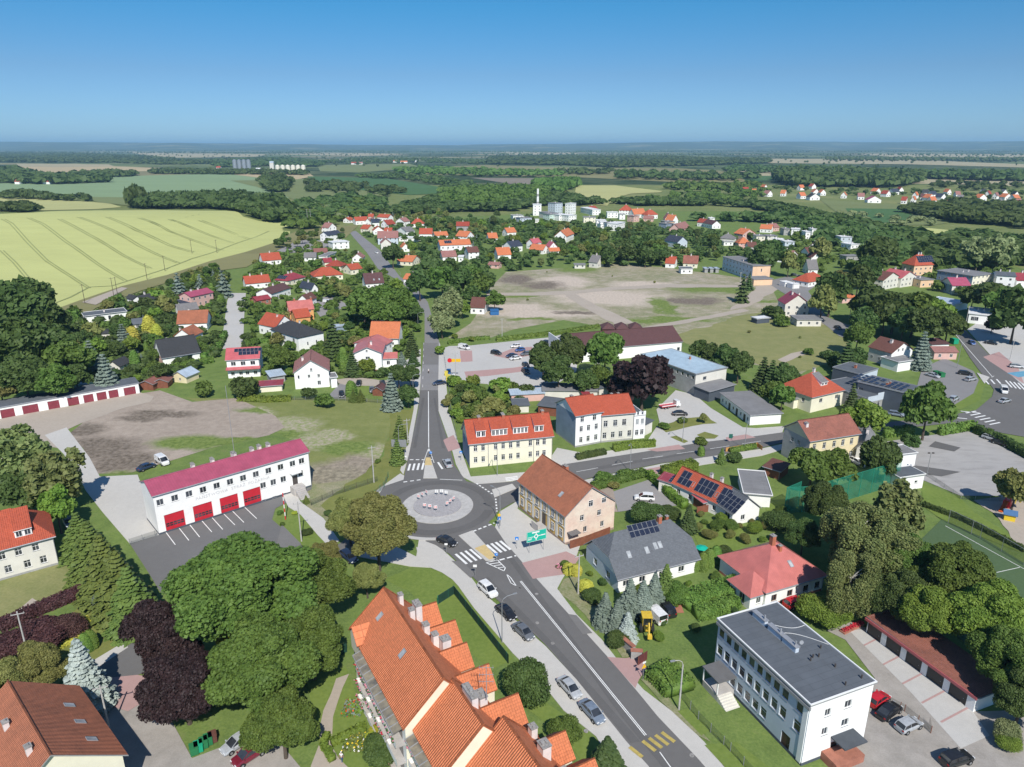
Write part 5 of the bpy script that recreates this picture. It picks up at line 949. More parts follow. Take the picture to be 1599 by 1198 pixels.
rr_ = house('', (1225.6,475), (1266,475), 6.0, 14, 'gy', 4.4, 'darkred', 'offwhite', C=(1208,468), near=False, chim=((.15,.55,.7,.9,1.0),(.5,.4,.7,.9,1.2)), label='off-white house with dark red gable roof beside the dry meadow')
house('', (1244,500), (1285,500), 3.0, 8, 'flat', 0, 'felt', 'offwhite', near=False, chim=0, label='grey flat-roofed annex in front of the dark red gable house', name='annex'); house('', (1182,499), (1204,497), 2.2, 4, 'flat', 0, 'white', 'dark', near=False, chim=0, win=[], label='small open carport with white roof on the dry meadow edge', name='carport')  # small carport: shade under its roof painted on as dark walls
wl = house('', (1393,552), (1428,546), 5.2, 11, 'gy', 3.4, 'brown', 'white', C=(1357,541), near=False, chim=((.4,.35,.7,.9,1.2),), label='white gable house with long brown roof above the dark hall', fl='concrete', win=[('f', [.3,.5,.75], 5.3, .9, 1.1), ('f', 2, 1, 1, 1.2), ('l', 3, 1.2, 1.1, 1.3)])
house('', (1403,567), (1433,562.5), 3.5, 7, 'flat', 0, 'felt', 'white', near=False, chim=0, win=[], label='white box extension in front of the brown-roofed gable house', name='annex')
house('', (1459,550), (1498,550), 3.0, 6, 'gx', 1.4, 'faded', 'pink', near=False, chim=0, label='small pink kiosk with faded red roof beside the blue spruce', name='kiosk', cat='kiosk'); house('', (1455,538), (1485,537), 3.2, 6, 'shed', .8, 'maroon', 'white', near=False, chim=0, win=[], label='flat maroon-roofed kiosk behind the pink one', name='kiosk')
pe = house('', (1175.5,416), (1205,415), 8.5, 30, 'flat', 0, 'felt', 'peach', C=(1136,401), near=False, chim=((.2,.5,.8,2,.8),(.6,.5,.8,2,.8)), fl='blue', label='three-storey apartment slab with peach end wall and blue side', name='apartment_block', cat='apartment block', win=[('l', 9, 1.2, 1.2, 1.3), ('l', 9, 4, 1.2, 1.3), ('l', 9, 6.7, 1.2, 1.3), ('f', [.5], 5, .8, 2, '')])
house('', (1177,437), (1208,436), 3.4, 9, 'flat', 0, 'felt', 'peach', near=False, chim=0, win=[], label='peach garage with orange fascia in front of the peach end wall', name='garage')
for i in range(3): house('', (1100+8.5*i,420), (1107+8.5*i,420), 2.6, 5, 'flat', 0, 'pale', 'grey', near=False, chim=0, win=[], label='%s of the three small grey garages left of the blue-sided slab' % ('left one','middle one','right one')[i], name='garage', group='small grey garages')
hp = house('', (1428,415), (1459,413.5), 6.5, 14, 'hip', 6.0, 'redorange', 'peach', C=(1406,411), near=False, chim=2, solar=[('f', 4, 2, 7, 3, (), (1.6,1.5))], label='large peach house with orange hipped roof and black solar panels')
house('', (1380,438), (1408,433), 5.5, 13, 'gy', 3.6, 'brown', 'offwhite', near=False, label='white gabled shop row with brown roof left of the solar hip'); house('', (1408,434.5), (1433,431), 5.5, 12, 'gy', 3.2, 'carmine', 'offwhite', near=False, chim=2, label='white gabled shop with carmine roof in front of the solar hip', name='shop')
house('', (1350.5,434), (1362,434), 6.5, 1.2, 'flat', 0, 'white', 'white', near=False, chim=0, win=[], ov=.05, label='blank white screen wall standing among the park trees', name='screen_wall', cat='wall');
house('', (1438,438), (1460,437), 4.2, 12, 'flat', 0, 'felt', 'peach', near=False, chim=1, label='flat peach shop right of the carmine-roofed gable', name='shop')
house('', (1520,432), (1553,428), 8, 16, 'flat', 0, 'felt', 'cream', C=(1489,420), near=False, chim=2, fl='bluegrey', label='cream hall with grey flat roof and shaded blue side wall', name='hall')  # blue-grey on the side wall carries its shade as colour
house('', (1556,430), (1588,432), 9, 14, 'gx', 1.2, 'darkfelt', 'white', near=False, chim=2, label='tall white hall with dark grey roof and raised end walls', name='hall'); house('', (1588,438), (1625,438), 6.5, 12, 'gx', 3.2, 'darkred', 'white', near=False, label='white house with dark red roof at the right picture edge')
house('', (1487,446), (1517,446), 5.0, 11, 'gx', 3.4, 'crimson', 'offwhite', near=False, chim=1, fl='bluegrey', label='house with crimson roof and blue-grey side wall in front of the cream hall')
house('', (1489,477), (1514,472), 3.4, 14, 'flat', 0, 'pale', 'white', near=False, chim=0, win=[], label='flat white shop with pale metal roof behind the main street café', name='shop'); house('', (1512,490), (1551,494), 4.3, 16, 'flat', 0, 'white', 'white', near=False, chim=2, label='white flat-roofed corner shop facing the main street plaza', name='shop', cat='shop', win=[('f', [.2,.35], 1.4, 1.6, 1.8, 'm')])
# ================= the smaller houses farther back: (look, left eave, right eave, eave height, depth, roof, rise, roof colour, wall colour)
FARH = [
('orange-roofed house',545,344,553,343,3,8,'gx',2.5,'redorange','white'),('long orange-roofed house',555,345,575,344,4,9,'gx',3.5,'redorange','white'),('white gable house',569,346.5,579,347,4,9,'gy',3.5,'faded','white'),('small orange-roofed house',574,339,583,339,4,8,'gx',3,'redorange','cream'),('navy solar-roofed house',581,348,593,347.5,4,9,'gx',3.5,'navy','white'),('tall white gable house',594,350,605,351,5,10,'gy',4,'red','white'),('orange terrace house',588,339,606,340,4,9,'gx',3,'redorange','white'),('orange-roofed cottage',562,357,574,358,3.5,9,'gx',3.5,'redorange','cream'),('brown-trimmed gable house',582,360.5,600,360,3.5,9,'gy',3.8,'redorange','white'),('orange side wing',599,362,612,362,3,8,'gx',3.2,'redorange','white'),
('grey-walled house with big brown roof',589,372,622,371.5,5.2,11,'gx',5,'faded','blue'),('pale gable house',594,380.5,611,380,4.6,9,'gy',3.6,'faded','offwhite'),('dark-roofed white gable house',618,359.5,634,362,4,9,'gy',3.4,'grey','white'),('white twin gable house',617,345.5,631,346.5,4,9,'gy',3.5,'faded','white'),('orange hipped house',641,349.5,662,349.5,3.6,9,'hip',4.5,'redorange','white'),('white house with orange slope',654,365.5,675,365.5,4,9,'gx',4.5,'redorange','white'),('long low white building',622,371.5,653,372,3,8,'flat',0,'white','white'),('white gable cottage',627,387,640,386.5,3.2,9,'gy',3,'orange','white'),('yellow gable cottage',644,409,658,404,2.8,11,'gy',3.2,'orange','cream'),('small orange-roofed cottage',650,437,661,433,2.6,8,'gy',2.6,'orange','white'),('pale-roofed shed',672,425,688,426,2.4,6,'shed',.4,'pale','offwhite'),
('long orange-roofed building',679.5,368.5,700.5,367.5,3,9,'gx',3,'orange','white'),('long white terrace with orange roof and solar panels',687,383.5,736,381.5,6.2,10,'gx',3.4,'orange','white'),('orange-roofed house with white end gable',711,368.5,729,370,5,10,'gx',4,'orange','white'),('faded red-roofed house',690.5,401.5,714,400.5,3,10,'gx',3.6,'faded','white'),('flat white annex',714.5,402,724,402,3.2,8,'flat',0,'white','white'),('brown-roofed house',731,394.5,749,393.5,5,9,'gx',3.4,'brown','white'),('bright orange-roofed house',777,398.5,799,397.5,3.6,10,'gx',4.6,'orange','white'),('white house with navy roof',799,385.5,817,383.5,4.2,10,'gx',3.6,'navy','white'),('white house with low orange roof',763,372.5,778,372,3.2,10,'gx',4,'orange','white'),('white gabled orange house',792,363.5,807,362.5,3.5,9,'gx',3.8,'orange','white'),('grey concrete house with red top',712,353,733,353,7,9,'gx',3.4,'red','grey'),('white cube house',801,337,818,336.5,6,9,'flat',0,'felt','white'),('grey-blue cube house',812,341,831,340,6,9,'flat',0,'felt','blue'),('brick garden shed',761,413,779,414,2.5,6,'gx',1.4,'faded','pink'),
('white tower block',832,320,846,320,12,12,'flat',0,'white','white'),('grey apartment block',855,317,867,318,12,12,'flat',0,'felt','blue'),('narrow white apartment block',882,318,891,318.5,12,12,'flat',0,'white','white'),('off-white flat terrace',841,331,858,334,6,11,'flat',0,'felt','offwhite'),('mint flat terrace',858,335.5,873,334.5,6,11,'flat',0,'felt','mint'),('white flat terrace',873,336,888,335,6,11,'flat',0,'white','white'),('white terrace end house',888,337,901,336,6,11,'flat',0,'white','white'),('tiny white house',835,343.5,842,343.5,3,7,'flat',0,'white','white'),('white cube house',906,324,925,328,6,10,'flat',0,'white','white'),('small red-roofed house',924,327,934,326,3,9,'gx',3.5,'red','white'),('cream flat house',911,339.5,931,339.5,5.5,9,'flat',0,'felt','cream'),('white flat house',931,344.5,947,344.5,5.5,9,'flat',0,'white','white'),('small white flat house',938,350.5,950,350,4,8,'flat',0,'white','white'),
('orange and navy roofed house',885,369.5,897,364.5,5,10,'gx',4.6,'orange','white'),('crimson gable house',858,386,871,385.5,4.5,9,'gy',3.6,'carmine','white'),('low orange-roofed wing',857.5,392.5,875,392,2.6,6,'gx',2.2,'orange','white'),('white gable with crimson roof',821,379,833,380.5,4.5,9,'gy',3.2,'carmine','white'),('orange-roofed bungalow',826,389,848,391,3,8,'gx',3.6,'orange','white'),('grey-brown roofed house',918.5,409,933,410.5,3.6,9,'gx',4.2,'grey','offwhite'),('tiny white hut',896.5,414,915,414,2.4,5,'flat',0,'felt','offwhite'),
('orange pyramid-roofed house',966,328.5,986,329,5,13,'hip',6,'redorange','white'),('white flat house',948,332,966,332,6,9,'flat',0,'white','white'),('small white flat house',967,335,977,335,5.5,8,'flat',0,'felt','white'),('pink flat house',979,337,990,338,6,9,'flat',0,'faded','pink'),('tall orange-roofed house',990,335,1009,334,4,10,'gx',5.6,'orange','white'),('orange hipped villa',1011,336,1028,335,4.5,10,'hip',5,'redorange','white'),('low orange-roofed wing',1004,341.5,1020,342,3,8,'gx',3,'faded','pink'),('orange double gable house',1038,342,1050,342,4.5,9,'gy',5.5,'faded','cream'),('steep orange gable house',1050.5,345,1060,344,4.5,9,'gy',5.5,'orange','white'),('white flat row house',937,347,948.5,347,6,9,'flat',0,'white','white'),('blue-white flat row house',949,348.5,963.5,348,6,9,'flat',0,'felt','blue'),('tall white flat row house',964,350,977,347,6.5,10,'flat',0,'white','white'),('beige flat house',1031,345,1040,347,6,9,'flat',0,'felt','peach'),('blue-grey flat house',1040.5,350,1051,349,6,9,'flat',0,'felt','bluegrey'),('cream flat house',1051.5,351,1058,351,5.5,9,'flat',0,'felt','cream'),('house with steep faded orange roof',1062,359,1078,354.5,3.6,10,'gx',5,'faded','pink'),('navy-roofed house',1037,375,1058,378.5,4.5,10,'gx',4,'navy','blue'),('long low orange roof',963,390,987,389,3,8,'gx',2.2,'redorange','white'),('orange-roofed house with white gable',1038,411,1054,412,3,9,'gx',4,'redorange','white'),('long clay-roofed house',1066,411,1090,412,3,10,'gx',4.4,'oldred','cream'),('white shed with dark roof',1063,420,1083,420,3.2,7,'flat',0,'darkfelt','white'),('white gable with red roof',1088,347,1100,348,4,9,'gx',3.4,'red','white'),
('white gable with maroon roof',1097,348,1112,351,4,9,'gx',3.6,'maroon','white'),('white cube house',1108,341,1117,341,5,8,'flat',0,'white','white'),('grey hipped house',1122,372,1146,373.5,3.6,9,'hip',3.4,'grey','offwhite'),('white garage wing',1130,378,1146,378,3,5,'flat',0,'felt','white'),('pink gable house with orange roof',1160,366,1181,364.5,5.5,10,'gy',4,'orange','pink'),('pink house with orange hipped roof',1153,380,1173,380,5,9,'hip',4.4,'orange','pink'),('brown-roofed wing',1168,386,1183,386,3.6,8,'gx',3.4,'brown','white'),('cream flat house',1181,369,1196,369,6,9,'flat',0,'felt','cream'),('long white flat house',1198,369,1215,369,5,9,'flat',0,'felt','offwhite'),('white flat house',1208,374.5,1225,375,5.5,9,'flat',0,'white','white'),('blue-white flat house',1225.5,378,1242,378,5.5,9,'flat',0,'white','blue'),('orange-roofed long house',1186,357,1205,358,3.5,9,'gx',3.6,'orange','white'),('pale orange-roofed house',1205.5,356,1218,355,3.5,9,'gx',3.4,'faded','pink'),
('dark-fronted flat house',1224,358,1235,358,5.5,9,'flat',0,'felt','grey'),('white flat house',1235.5,358,1250,358.5,6,9,'flat',0,'white','white'),('white cube house',1258,362.5,1267,362.5,6.5,9,'flat',0,'white','white'),('small white flat house',1268,358,1276,358,6,9,'flat',0,'white','white'),('white gable with brown roof',1262,386,1280,387,4,10,'gy',4,'brown','white'),('brown-roofed house',1262,395,1281,394,3,8,'gx',3.4,'brown','white'),('small white gable with brown roof',1267,403.5,1282,403.5,3.5,9,'gy',3.4,'brown','white'),('pale gable house',1234,402,1247,397,4,10,'gy',3.6,'faded','white'),('grey-roofed house',1262,421,1278.5,421,3,9,'gx',5.6,'grey','white'),('white and blue cube house',1313,370.5,1332,370.5,6,10,'flat',0,'white','blue'),('bright white cube house',1329,382.5,1349,381.5,6,10,'flat',0,'white','white'),('low grey garage range',1322,401,1345,400,3,7,'flat',0,'felt','grey'),('orange triangular-roofed house',1263,441,1291,436,3,10,'hip',4,'redorange','white'),('small orange kiosk roof',1316,466,1338,464,2.8,6,'gx',1.4,'orange','pink'),
('white long apartment block',738,312,790,309,8,12,'flat',0,'felt','white')]
for f in FARH:
 lk, a, b, c, d, h, dp, rf, rs, rc, wc = f
 sol = [('f', 4, 2, 4, 2, (), (1.3,1.6))] if 'solar' in lk else None
 house(lk, (a,b), (c,d), h, dp, rf, rs, rc, wc, near=False, chim=(0 if rf == 'flat' and h < 4 else 1), solar=sol, track=True)
mb = MB(); E_ = empty('chimney_stack', P(839.5,331));
for i in range(9): mb.cyl((0,0,3*i),(0,0,3*i+3),1.6-.05*i,1.55-.05*i,WALL['white'] if i % 3 else WALL['grey'],12)
mb.build('shaft', E_); tag(E_, 'tall white boiler-house chimney rising beside the white tower block', 'chimney')
rv = random.Random(3)
VIL = [('red',1165,297,9),('orange',1178,300,7),('faded',1203,303,8),('orange',1222,302,8),('orange',1255,306,9),('orange',1275,300,10),('orange',1286,301,9),('charcoal',1273,308,16),('orange',1317,305,9),('faded',1345,307,11),('orange',1372,299,8),('crimson',1366,312,22),('navy',1400,300,11),('red',1408,297,8),('orange',1425,312,7),('orange',1428,305,8),('charcoal',1445,301,10),('red',1411,313,9),('orange',1455,309,10),('navy',1460,304,9),('orange',1483,300,7),('orange',1479,319,14),('orange',1459,313,9),('faded',1497,304,8),('grey',1499,310,10),('charcoal',1532,300,7),('red',1541,303,9),('orange',1536,309,12),('faded',1553,306,8),('grey',1570,301,9),('orange',1575,308,11),('charcoal',1588,304,8),('orange',1590,310,9),('grey',1560,316,9),('charcoal',1580,321,10),('faded',1595,317,8),('maroon',1441,308,8),('navy',1474,308,8),('red',1388,303,7),('orange',1196,293,6),('orange',1247,293,6),('red',1265,291,6)]
for rc, u, v, wpx_ in VIL:
 f = 'gx' if rv.random() < .6 else 'gy'; rn = {'orange':'orange','red':'red','faded':'pale red','crimson':'crimson','charcoal':'charcoal','navy':'navy','grey':'grey','maroon':'maroon'}[rc]
 house('distant white house with %s roof' % rn, (u-wpx_/2,v), (u+wpx_/2,v+rv.uniform(-.4,.4)), 4.5, 10, f, 5, rc, 'white', near=False, chim=0, group='houses of the distant village', win=[('f', 2, 1, 1.6, 1.8, '')])
FARD = [('red farmhouse among the trees',66,284,78,284,'red'),('small red farmhouse',22,284,30,284,'red'),('distant red hamlet house',548,255,556,255,'red'),('distant red hamlet house',560,255,566,255,'faded'),('distant orange-roofed house',610,252,622,252,'orange'),('distant orange-roofed house',625,253,636,253,'orange'),('distant white house',642,252,650,252,'white'),('distant red-roofed farm',1255,263,1262,263,'red'),('distant red-roofed farm',1266,263,1274,263,'red'),('distant white farm',1312,262,1318,262,'white'),('distant white farm',95,239,99,239,'white'),('distant white farm',838,248,844,248,'white'),('distant red-roofed farm',337,262,344,262,'red'),('distant white farm',399,265,406,265,'white')]
for lk, a, b, c, d, rc in FARD: house(lk, (a,b), (c,d), 5, 12, 'gx', 5, rc, 'white', near=False, chim=0, win=[], group='scattered farmhouses')
steel = seam('galvanised_steel', (.5,.53,.56), 1.0, .35, .5); cr = mat('cream_steel', (.72,.69,.58), .06, .2, .5)
def silo(u, v, r, h, m, lab, grp):
 p = P(u, v); E = empty('grain_silo', p); mb = MB(); mb.cyl((0,0,0),(0,0,h),r,r,m,20); mb.build('bin', E); mb = MB(); mb.cyl((0,0,h),(0,0,h+r*.45),r*1.03,.6,m,20); mb.build('cone_roof', E); tag(E, lab, 'silo', grp)
for i in range(4): silo(368+7.2*i, 269, 6.2, 34, steel, '%s of the four tall grey steel grain silos' % ('leftmost','second from left','third from left','rightmost')[i], 'tall steel silos')
for i in range(6): silo(434+8*i, 268, 6.8, 17, cr, '%s of the row of six low cream grain silos' % ('leftmost','second from left','third from left','fourth from left','fifth from left','rightmost')[i], 'low cream silos')
house('', (422,268), (428,268), 26, 8, 'gx', 4, 'pale', 'offwhite', at='b', near=False, label='grey grain elevator tower left of the cream silos', chim=0, win=[], group='grain store')
for i, (a, b) in enumerate((((609,331),(624,332)), ((626,329),(638,331)), ((638,327),(648,328.5)))):
 p = P(*a); q = P(*b); E = empty('solar_array', p, atan2((q-p).y, (q-p).x)); Lq = (q-p).length; mb = MB()
 for k in range(3): mb.poly([(0,k*9,.6),(Lq,k*9,.6),(Lq,k*9+6,2.9),(0,k*9+6,2.9)], pvm, [(0,0),(Lq,0),(Lq,6),(0,6)]); [mb.cyl((x,k*9+3,0),(x,k*9+3,1.7),.1,.1,trim,4) for x in (1, Lq/2, Lq-1)]
 mb.build('panel_rows', E); tag(E, '%s field of blue ground-mounted solar panels behind the orange-roofed cluster' % ('left','middle','right')[i], 'solar array', 'ground-mounted solar panels')
# ================= plants
rng = np.random.default_rng(5)
def leafmat(name, c, c2, var=.34, trans=.32, rough=.6):
 c = tuple(x*k for x, k in zip(c, (1.65,1.58,1.5))); c2 = tuple(x*k for x, k in zip(c2, (1.65,1.58,1.5)))
 m, nt, bs = newmat(name); ps = pos(nt); oi = nt.nodes.new('ShaderNodeObjectInfo')
 col = ramp(nt, noise(nt, ps, .55, 3, .6), [(.33, c), (.67, c2)])
 col = mixc(nt, .3, col, ramp(nt, noise(nt, ps, 5, 2, .6), [(.35, tuple(x*.55 for x in c)), (.65, tuple(x*1.3 for x in c2))]))
 hs = nt.nodes.new('ShaderNodeHueSaturation'); nt.links.new(col, hs.inputs['Color'])
 nt.links.new(math_(nt, 'ADD', math_(nt, 'MULTIPLY', oi.outputs['Random'], var), 1-var/2), hs.inputs['Value'])
 nt.links.new(math_(nt, 'ADD', math_(nt, 'MULTIPLY', oi.outputs['Random'], .04), .48), hs.inputs['Hue'])
 nt.links.new(hs.outputs[0], bs.inputs['Base Color']); bs.inputs['Roughness'].default_value = rough; bs.inputs['Specular IOR Level'].default_value = .25
 tr = nt.nodes.new('ShaderNodeBsdfTranslucent'); nt.links.new(hs.outputs[0], tr.inputs[0]); mx = nt.nodes.new('ShaderNodeMixShader'); mx.inputs[0].default_value = trans
 out = nt.nodes['Material Output']; nt.links.new(bs.outputs[0], mx.inputs[1]); nt.links.new(tr.outputs[0], mx.inputs[2]); nt.links.new(mx.outputs[0], out.inputs[0]); return m
LM = dict(green=leafmat('leaf_green', (.045,.085,.018), (.095,.15,.032)), dark=leafmat('leaf_dark', (.032,.06,.017), (.072,.112,.032)), plum=leafmat('leaf_plum', (.03,.014,.014), (.062,.03,.03), .15, .1), olive=leafmat('leaf_olive', (.095,.115,.034), (.17,.18,.06)), bright=leafmat('leaf_bright', (.07,.125,.02), (.14,.2,.035)),
 lime=leafmat('leaf_yellow_green', (.19,.24,.025), (.3,.32,.045)), willow=leafmat('leaf_willow', (.11,.15,.065), (.2,.24,.115)), birch=leafmat('leaf_birch', (.075,.11,.035), (.16,.185,.07)), purple=leafmat('leaf_purple', (.011,.007,.008), (.026,.015,.017), .15, .08),
 spruce=leafmat('needle_green', (.022,.045,.015), (.05,.08,.025), .3, .08), fir=leafmat('needle_olive', (.045,.075,.018), (.09,.125,.03), .2, .1), blue=leafmat('needle_blue', (.06,.085,.07), (.135,.175,.15), .25, .08), silver=leafmat('needle_silver', (.15,.19,.18), (.27,.32,.31), .1, .08), thuja=leafmat('thuja_green', (.05,.1,.018), (.095,.15,.03), .25, .12), gold=leafmat('thuja_gold', (.2,.22,.03), (.33,.33,.06), .2, .15))
bark = mat('bark', (.09,.07,.055), .25, 2, .95, fine=9); birchb = mat('birch_bark', (.5,.48,.44), .3, 2.5, .9, fine=6)
def npmesh(name, V, F4, mats, mi=None, F3=None):
 me = bpy.data.meshes.new(name); nq = len(F4); nt3 = 0 if F3 is None else len(F3)
 me.vertices.add(len(V)); me.vertices.foreach_set('co', np.asarray(V, np.float32).ravel())
 me.loops.add(nq*4+nt3*3); idx = np.asarray(F4, np.int32).ravel()
 if nt3: idx = np.concatenate([idx, np.asarray(F3, np.int32).ravel()])
 me.loops.foreach_set('vertex_index', idx); me.polygons.add(nq+nt3)
 st = np.arange(nq)*4
 if nt3: st = np.concatenate([st, nq*4+np.arange(nt3)*3])
 me.polygons.foreach_set('loop_start', st.astype(np.int32))
 for m in mats: me.materials.append(m)
 if mi is not None: me.polygons.foreach_set('material_index', np.asarray(mi, np.int32))
 me.update(calc_edges=True); return me
def quads(C, Nn, size, asp=1.0, up=None):
 """leaf quads at C facing Nn"""
 n = len(C); Nn = Nn/np.linalg.norm(Nn, axis=1, keepdims=True)
 r = rng.normal(size=(n, 3)) if up is None else np.tile(up, (n, 1))+rng.normal(size=(n, 3))*.25
 a = np.cross(Nn, r); a /= np.linalg.norm(a, axis=1, keepdims=True)+1e-9; b = np.cross(Nn, a)
 s = (size*(.6+.8*rng.random(n)))[:, None] if np.isscalar(size) else size[:, None]
 a = a*s*.5; b = b*s*.5*asp; V = np.stack([C-a-b, C+a-b, C+a+b, C-a+b], 1)
 V[:, 2] += Nn*s*.18*rng.normal(size=(n, 1)); return V.reshape(-1, 3), np.arange(n*4).reshape(-1, 4)
def ico(sub=1):
 import bmesh
 bm = bmesh.new(); bmesh.ops.create_icosphere(bm, subdivisions=sub, radius=1); V = np.array([v.co[:] for v in bm.verts]); F = np.array([[v.index for v in f.verts] for f in bm.faces]); bm.free(); return V, F
ICO = ico(1); ICO2 = ico(2)
def clumpset(n, R_, zc, hz, rc, seed, low=-.55):
 r = np.random.default_rng(seed); out = []
 while len(out) < n:
  d = r.normal(size=3); d /= np.linalg.norm(d)
  if d[2] < low: continue
  k = (.52+.36*r.random())*(1+.13*sin(3*atan2(d[1], d[0])+seed)+.1*sin(5*atan2(d[1], d[0])+seed*2+3*d[2])); c = np.array([d[0]*R_*k, d[1]*R_*k, zc+d[2]*hz*k]); rr = rc*(.7+.6*r.random())
  out.append((c, rr))
 return out
def leafy(clumps, nleaf, size, m, droop=0, core=.8, squash=.85, low=-.6):
 w = np.array([r*r for c, r in clumps]); w /= w.sum(); ci = rng.choice(len(clumps), nleaf, p=w)
 C0 = np.array([c for c, r in clumps])[ci]; RR = np.array([r for c, r in clumps])[ci]
 d = rng.normal(size=(nleaf, 3)); d /= np.linalg.norm(d, axis=1, keepdims=True); d[:, 2] = np.where(d[:, 2] < low, -d[:, 2], d[:, 2])
 C = C0+d*(RR*(.72+.45*rng.random(nleaf)))[:, None]*np.array([1, 1, squash]);
 if droop: k = rng.random(nleaf)**2*droop; C[:, 2] -= k
 V, F = quads(C, d*.9+rng.normal(size=(nleaf, 3))*.75+np.array([0, 0, .3]), size, 1.0)
 Vs = [V]; F3 = []; off = len(V)
 for c, r in clumps:
  v = ICO[0]*r*core*(1+.16*rng.normal(size=(len(ICO[0]), 1)))*np.array([1, 1, squash])+c; Vs.append(v); F3.append(ICO[1]+off); off += len(v)
 return npmesh('crown', np.concatenate(Vs), F, [m], None, np.concatenate(F3))
def trunk_mesh(H, R_, clumps, m, r0=.035, nl=5, zc=.45):
 mb = MB(); pts = [(0,0,0),(H*.01,0,H*.18),(-H*.005,H*.01,H*zc)]; rr = [H*r0, H*r0*.75, H*r0*.5]
 for i in range(2): mb.cyl(pts[i], pts[i+1], rr[i], rr[i+1], m, 7, i == 0)
 for c, r in clumps[:nl]: mb.cyl(pts[1] if c[2] < H*.5 else pts[2], tuple(c), H*r0*.38, H*r0*.12, m, 5, False)
 return mb.mesh('trunk')
LODN = dict(n=(85000, .0165), m=(6500, .058), f=(1500, .105))
PROT = {}
def proto(kind, lod, var):
 """(trunk mesh, crown mesh), in units of tree height = 1"""
 k = (kind, lod, var)
 if k in PROT: return PROT[k]
 n, sz = LODN[lod]; seed = (sum(map(ord, kind))*7+var*13) % 1000
 r = np.random.default_rng(seed)
 if kind in ('spruce', 'fir', 'blue', 'silver'):
  R_ = .26 if kind != 'fir' else .3; tiers = {'n': 22, 'm': 15, 'f': 9}[lod]; C = []; N_ = []; S_ = []
  for t in range(tiers):
   z = .06+.9*t/tiers; rad = R_*(1-(t/tiers)**1.25)+.012; nb = max(5, int((16 if lod != 'f' else 10)*(rad/R_+.25)))
   for b in range(nb):
    ph = 2*pi*(b+r.random()*.7)/nb+t*.9; L_ = rad*(.82+.3*r.random()); steps = max(2, int(L_/(.022 if lod == 'n' else .04)))
    for q in range(steps):
     s = (q+.4+r.random()*.5)/steps; rr_ = L_*s; dz = -.10*s*rad/R_*1.6+.035*s*s
     wdt = .045*(1-s*.55)
     for w_ in ((-1, 1) if lod != 'f' else (0,)):
      C.append((rr_*cos(ph)-w_*wdt*.5*sin(ph), rr_*sin(ph)+w_*wdt*.5*cos(ph), z+dz-abs(w_)*.006)); N_.append((cos(ph)*.5+r.normal()*.2-w_*sin(ph)*.35, sin(ph)*.5+r.normal()*.2+w_*cos(ph)*.35, .9)); S_.append((.05 if lod == 'n' else .062 if lod == 'm' else .1)*(1.15-s*.4)*(.6+.5*rad/R_))
  V, F = quads(np.array(C), np.array(N_), np.array(S_)*1.15, 1.0)
  cv = ICO[0].copy(); cz = (cv[:, 2]+1)/2; cv[:, 0] *= R_*.6*(1-cz*.9); cv[:, 1] *= R_*.6*(1-cz*.9); cv[:, 2] = .06+cz*.85
  cr = npmesh('crown', np.concatenate([V, cv]), F, [LM[kind]], None, ICO[1]+len(V)); mb = MB(); mb.cyl((0,0,0),(0,0,.9),.018,.004,bark,6); PROT[k] = (mb.mesh('trunk'), cr); return PROT[k]
 if kind in ('thuja', 'gold', 'column'):
  nn = {'n': 3500, 'm': 1400, 'f': 450}[lod]; z = r.random(nn)**.85; ph = r.random(nn)*2*pi; rad = .17*np.sqrt(np.clip(1-((z-.28)/.74)**2, 0, 1))*(.93+.14*r.random(nn))*(1+.08*np.sin(ph*3+var)); C = np.stack([rad*np.cos(ph), rad*np.sin(ph), z], 1)
  V, F = quads(C, np.stack([np.cos(ph), np.sin(ph), .25+z*.4], 1)+r.normal(size=(nn, 3))*.35, {'n': .03, 'm': .045, 'f': .08}[lod], 1.6, np.array([0,0,1.]))
  cv = ICO2[0]*np.array([.155,.155,.49])+np.array([0,0,.49]); cr = npmesh('crown', np.concatenate([V, cv]), F, [LM['thuja' if kind == 'column' else kind]], None, ICO2[1]+len(V)); mb = MB(); mb.cyl((0,0,0),(0,0,.3),.02,.015,bark,6); PROT[k] = (mb.mesh('trunk'), cr); return PROT[k]
 if kind in ('birch', 'willow'):
  cl = clumpset(34, .36, .6, .37, .085, seed, -.75); cr = leafy(cl, int(n*.8), sz*.75, LM[kind], .2 if kind == 'birch' else .12, .22 if kind == 'birch' else .6, 1.1); tk = trunk_mesh(1, .3, cl, birchb if kind == 'birch' else bark, .024, 24, .6)
 elif kind.startswith('bush'):
  cl = clumpset(9, .42, .45, .38, .3, seed, -.3); cr = leafy(cl, n//4 if lod != 'n' else n//5, sz*2.0, LM[kind[5:] or 'green'], 0, .8); tk = trunk_mesh(1, .3, cl, bark, .03, 3, .3)
 else:
  lowc = kind in ('purple',)
  cl = clumpset({'n': 64, 'm': 34, 'f': 16}[lod], .42, .5 if lowc else .60, .44 if lowc else .37, {'n': .105, 'm': .135, 'f': .17}[lod], seed, -.5); cr = leafy(cl, n, sz, LM[kind], 0, .78); tk = trunk_mesh(1, .4, cl, bark, .03, 7)
 PROT[k] = (tk, cr); return PROT[k]
LOOK = dict(green='green broadleaf tree', dark='dark green broadleaf tree', olive='olive green linden tree', bright='bright green tree', lime='yellow-green tree', willow='pale grey-green willow', birch='drooping birch tree', purple='dark purple-leaved beech', spruce='dark green spruce', fir='green conifer', blue='blue-grey spruce', silver='silver-blue spruce', thuja='slim green thuja', gold='golden thuja', column='tall columnar conifer')
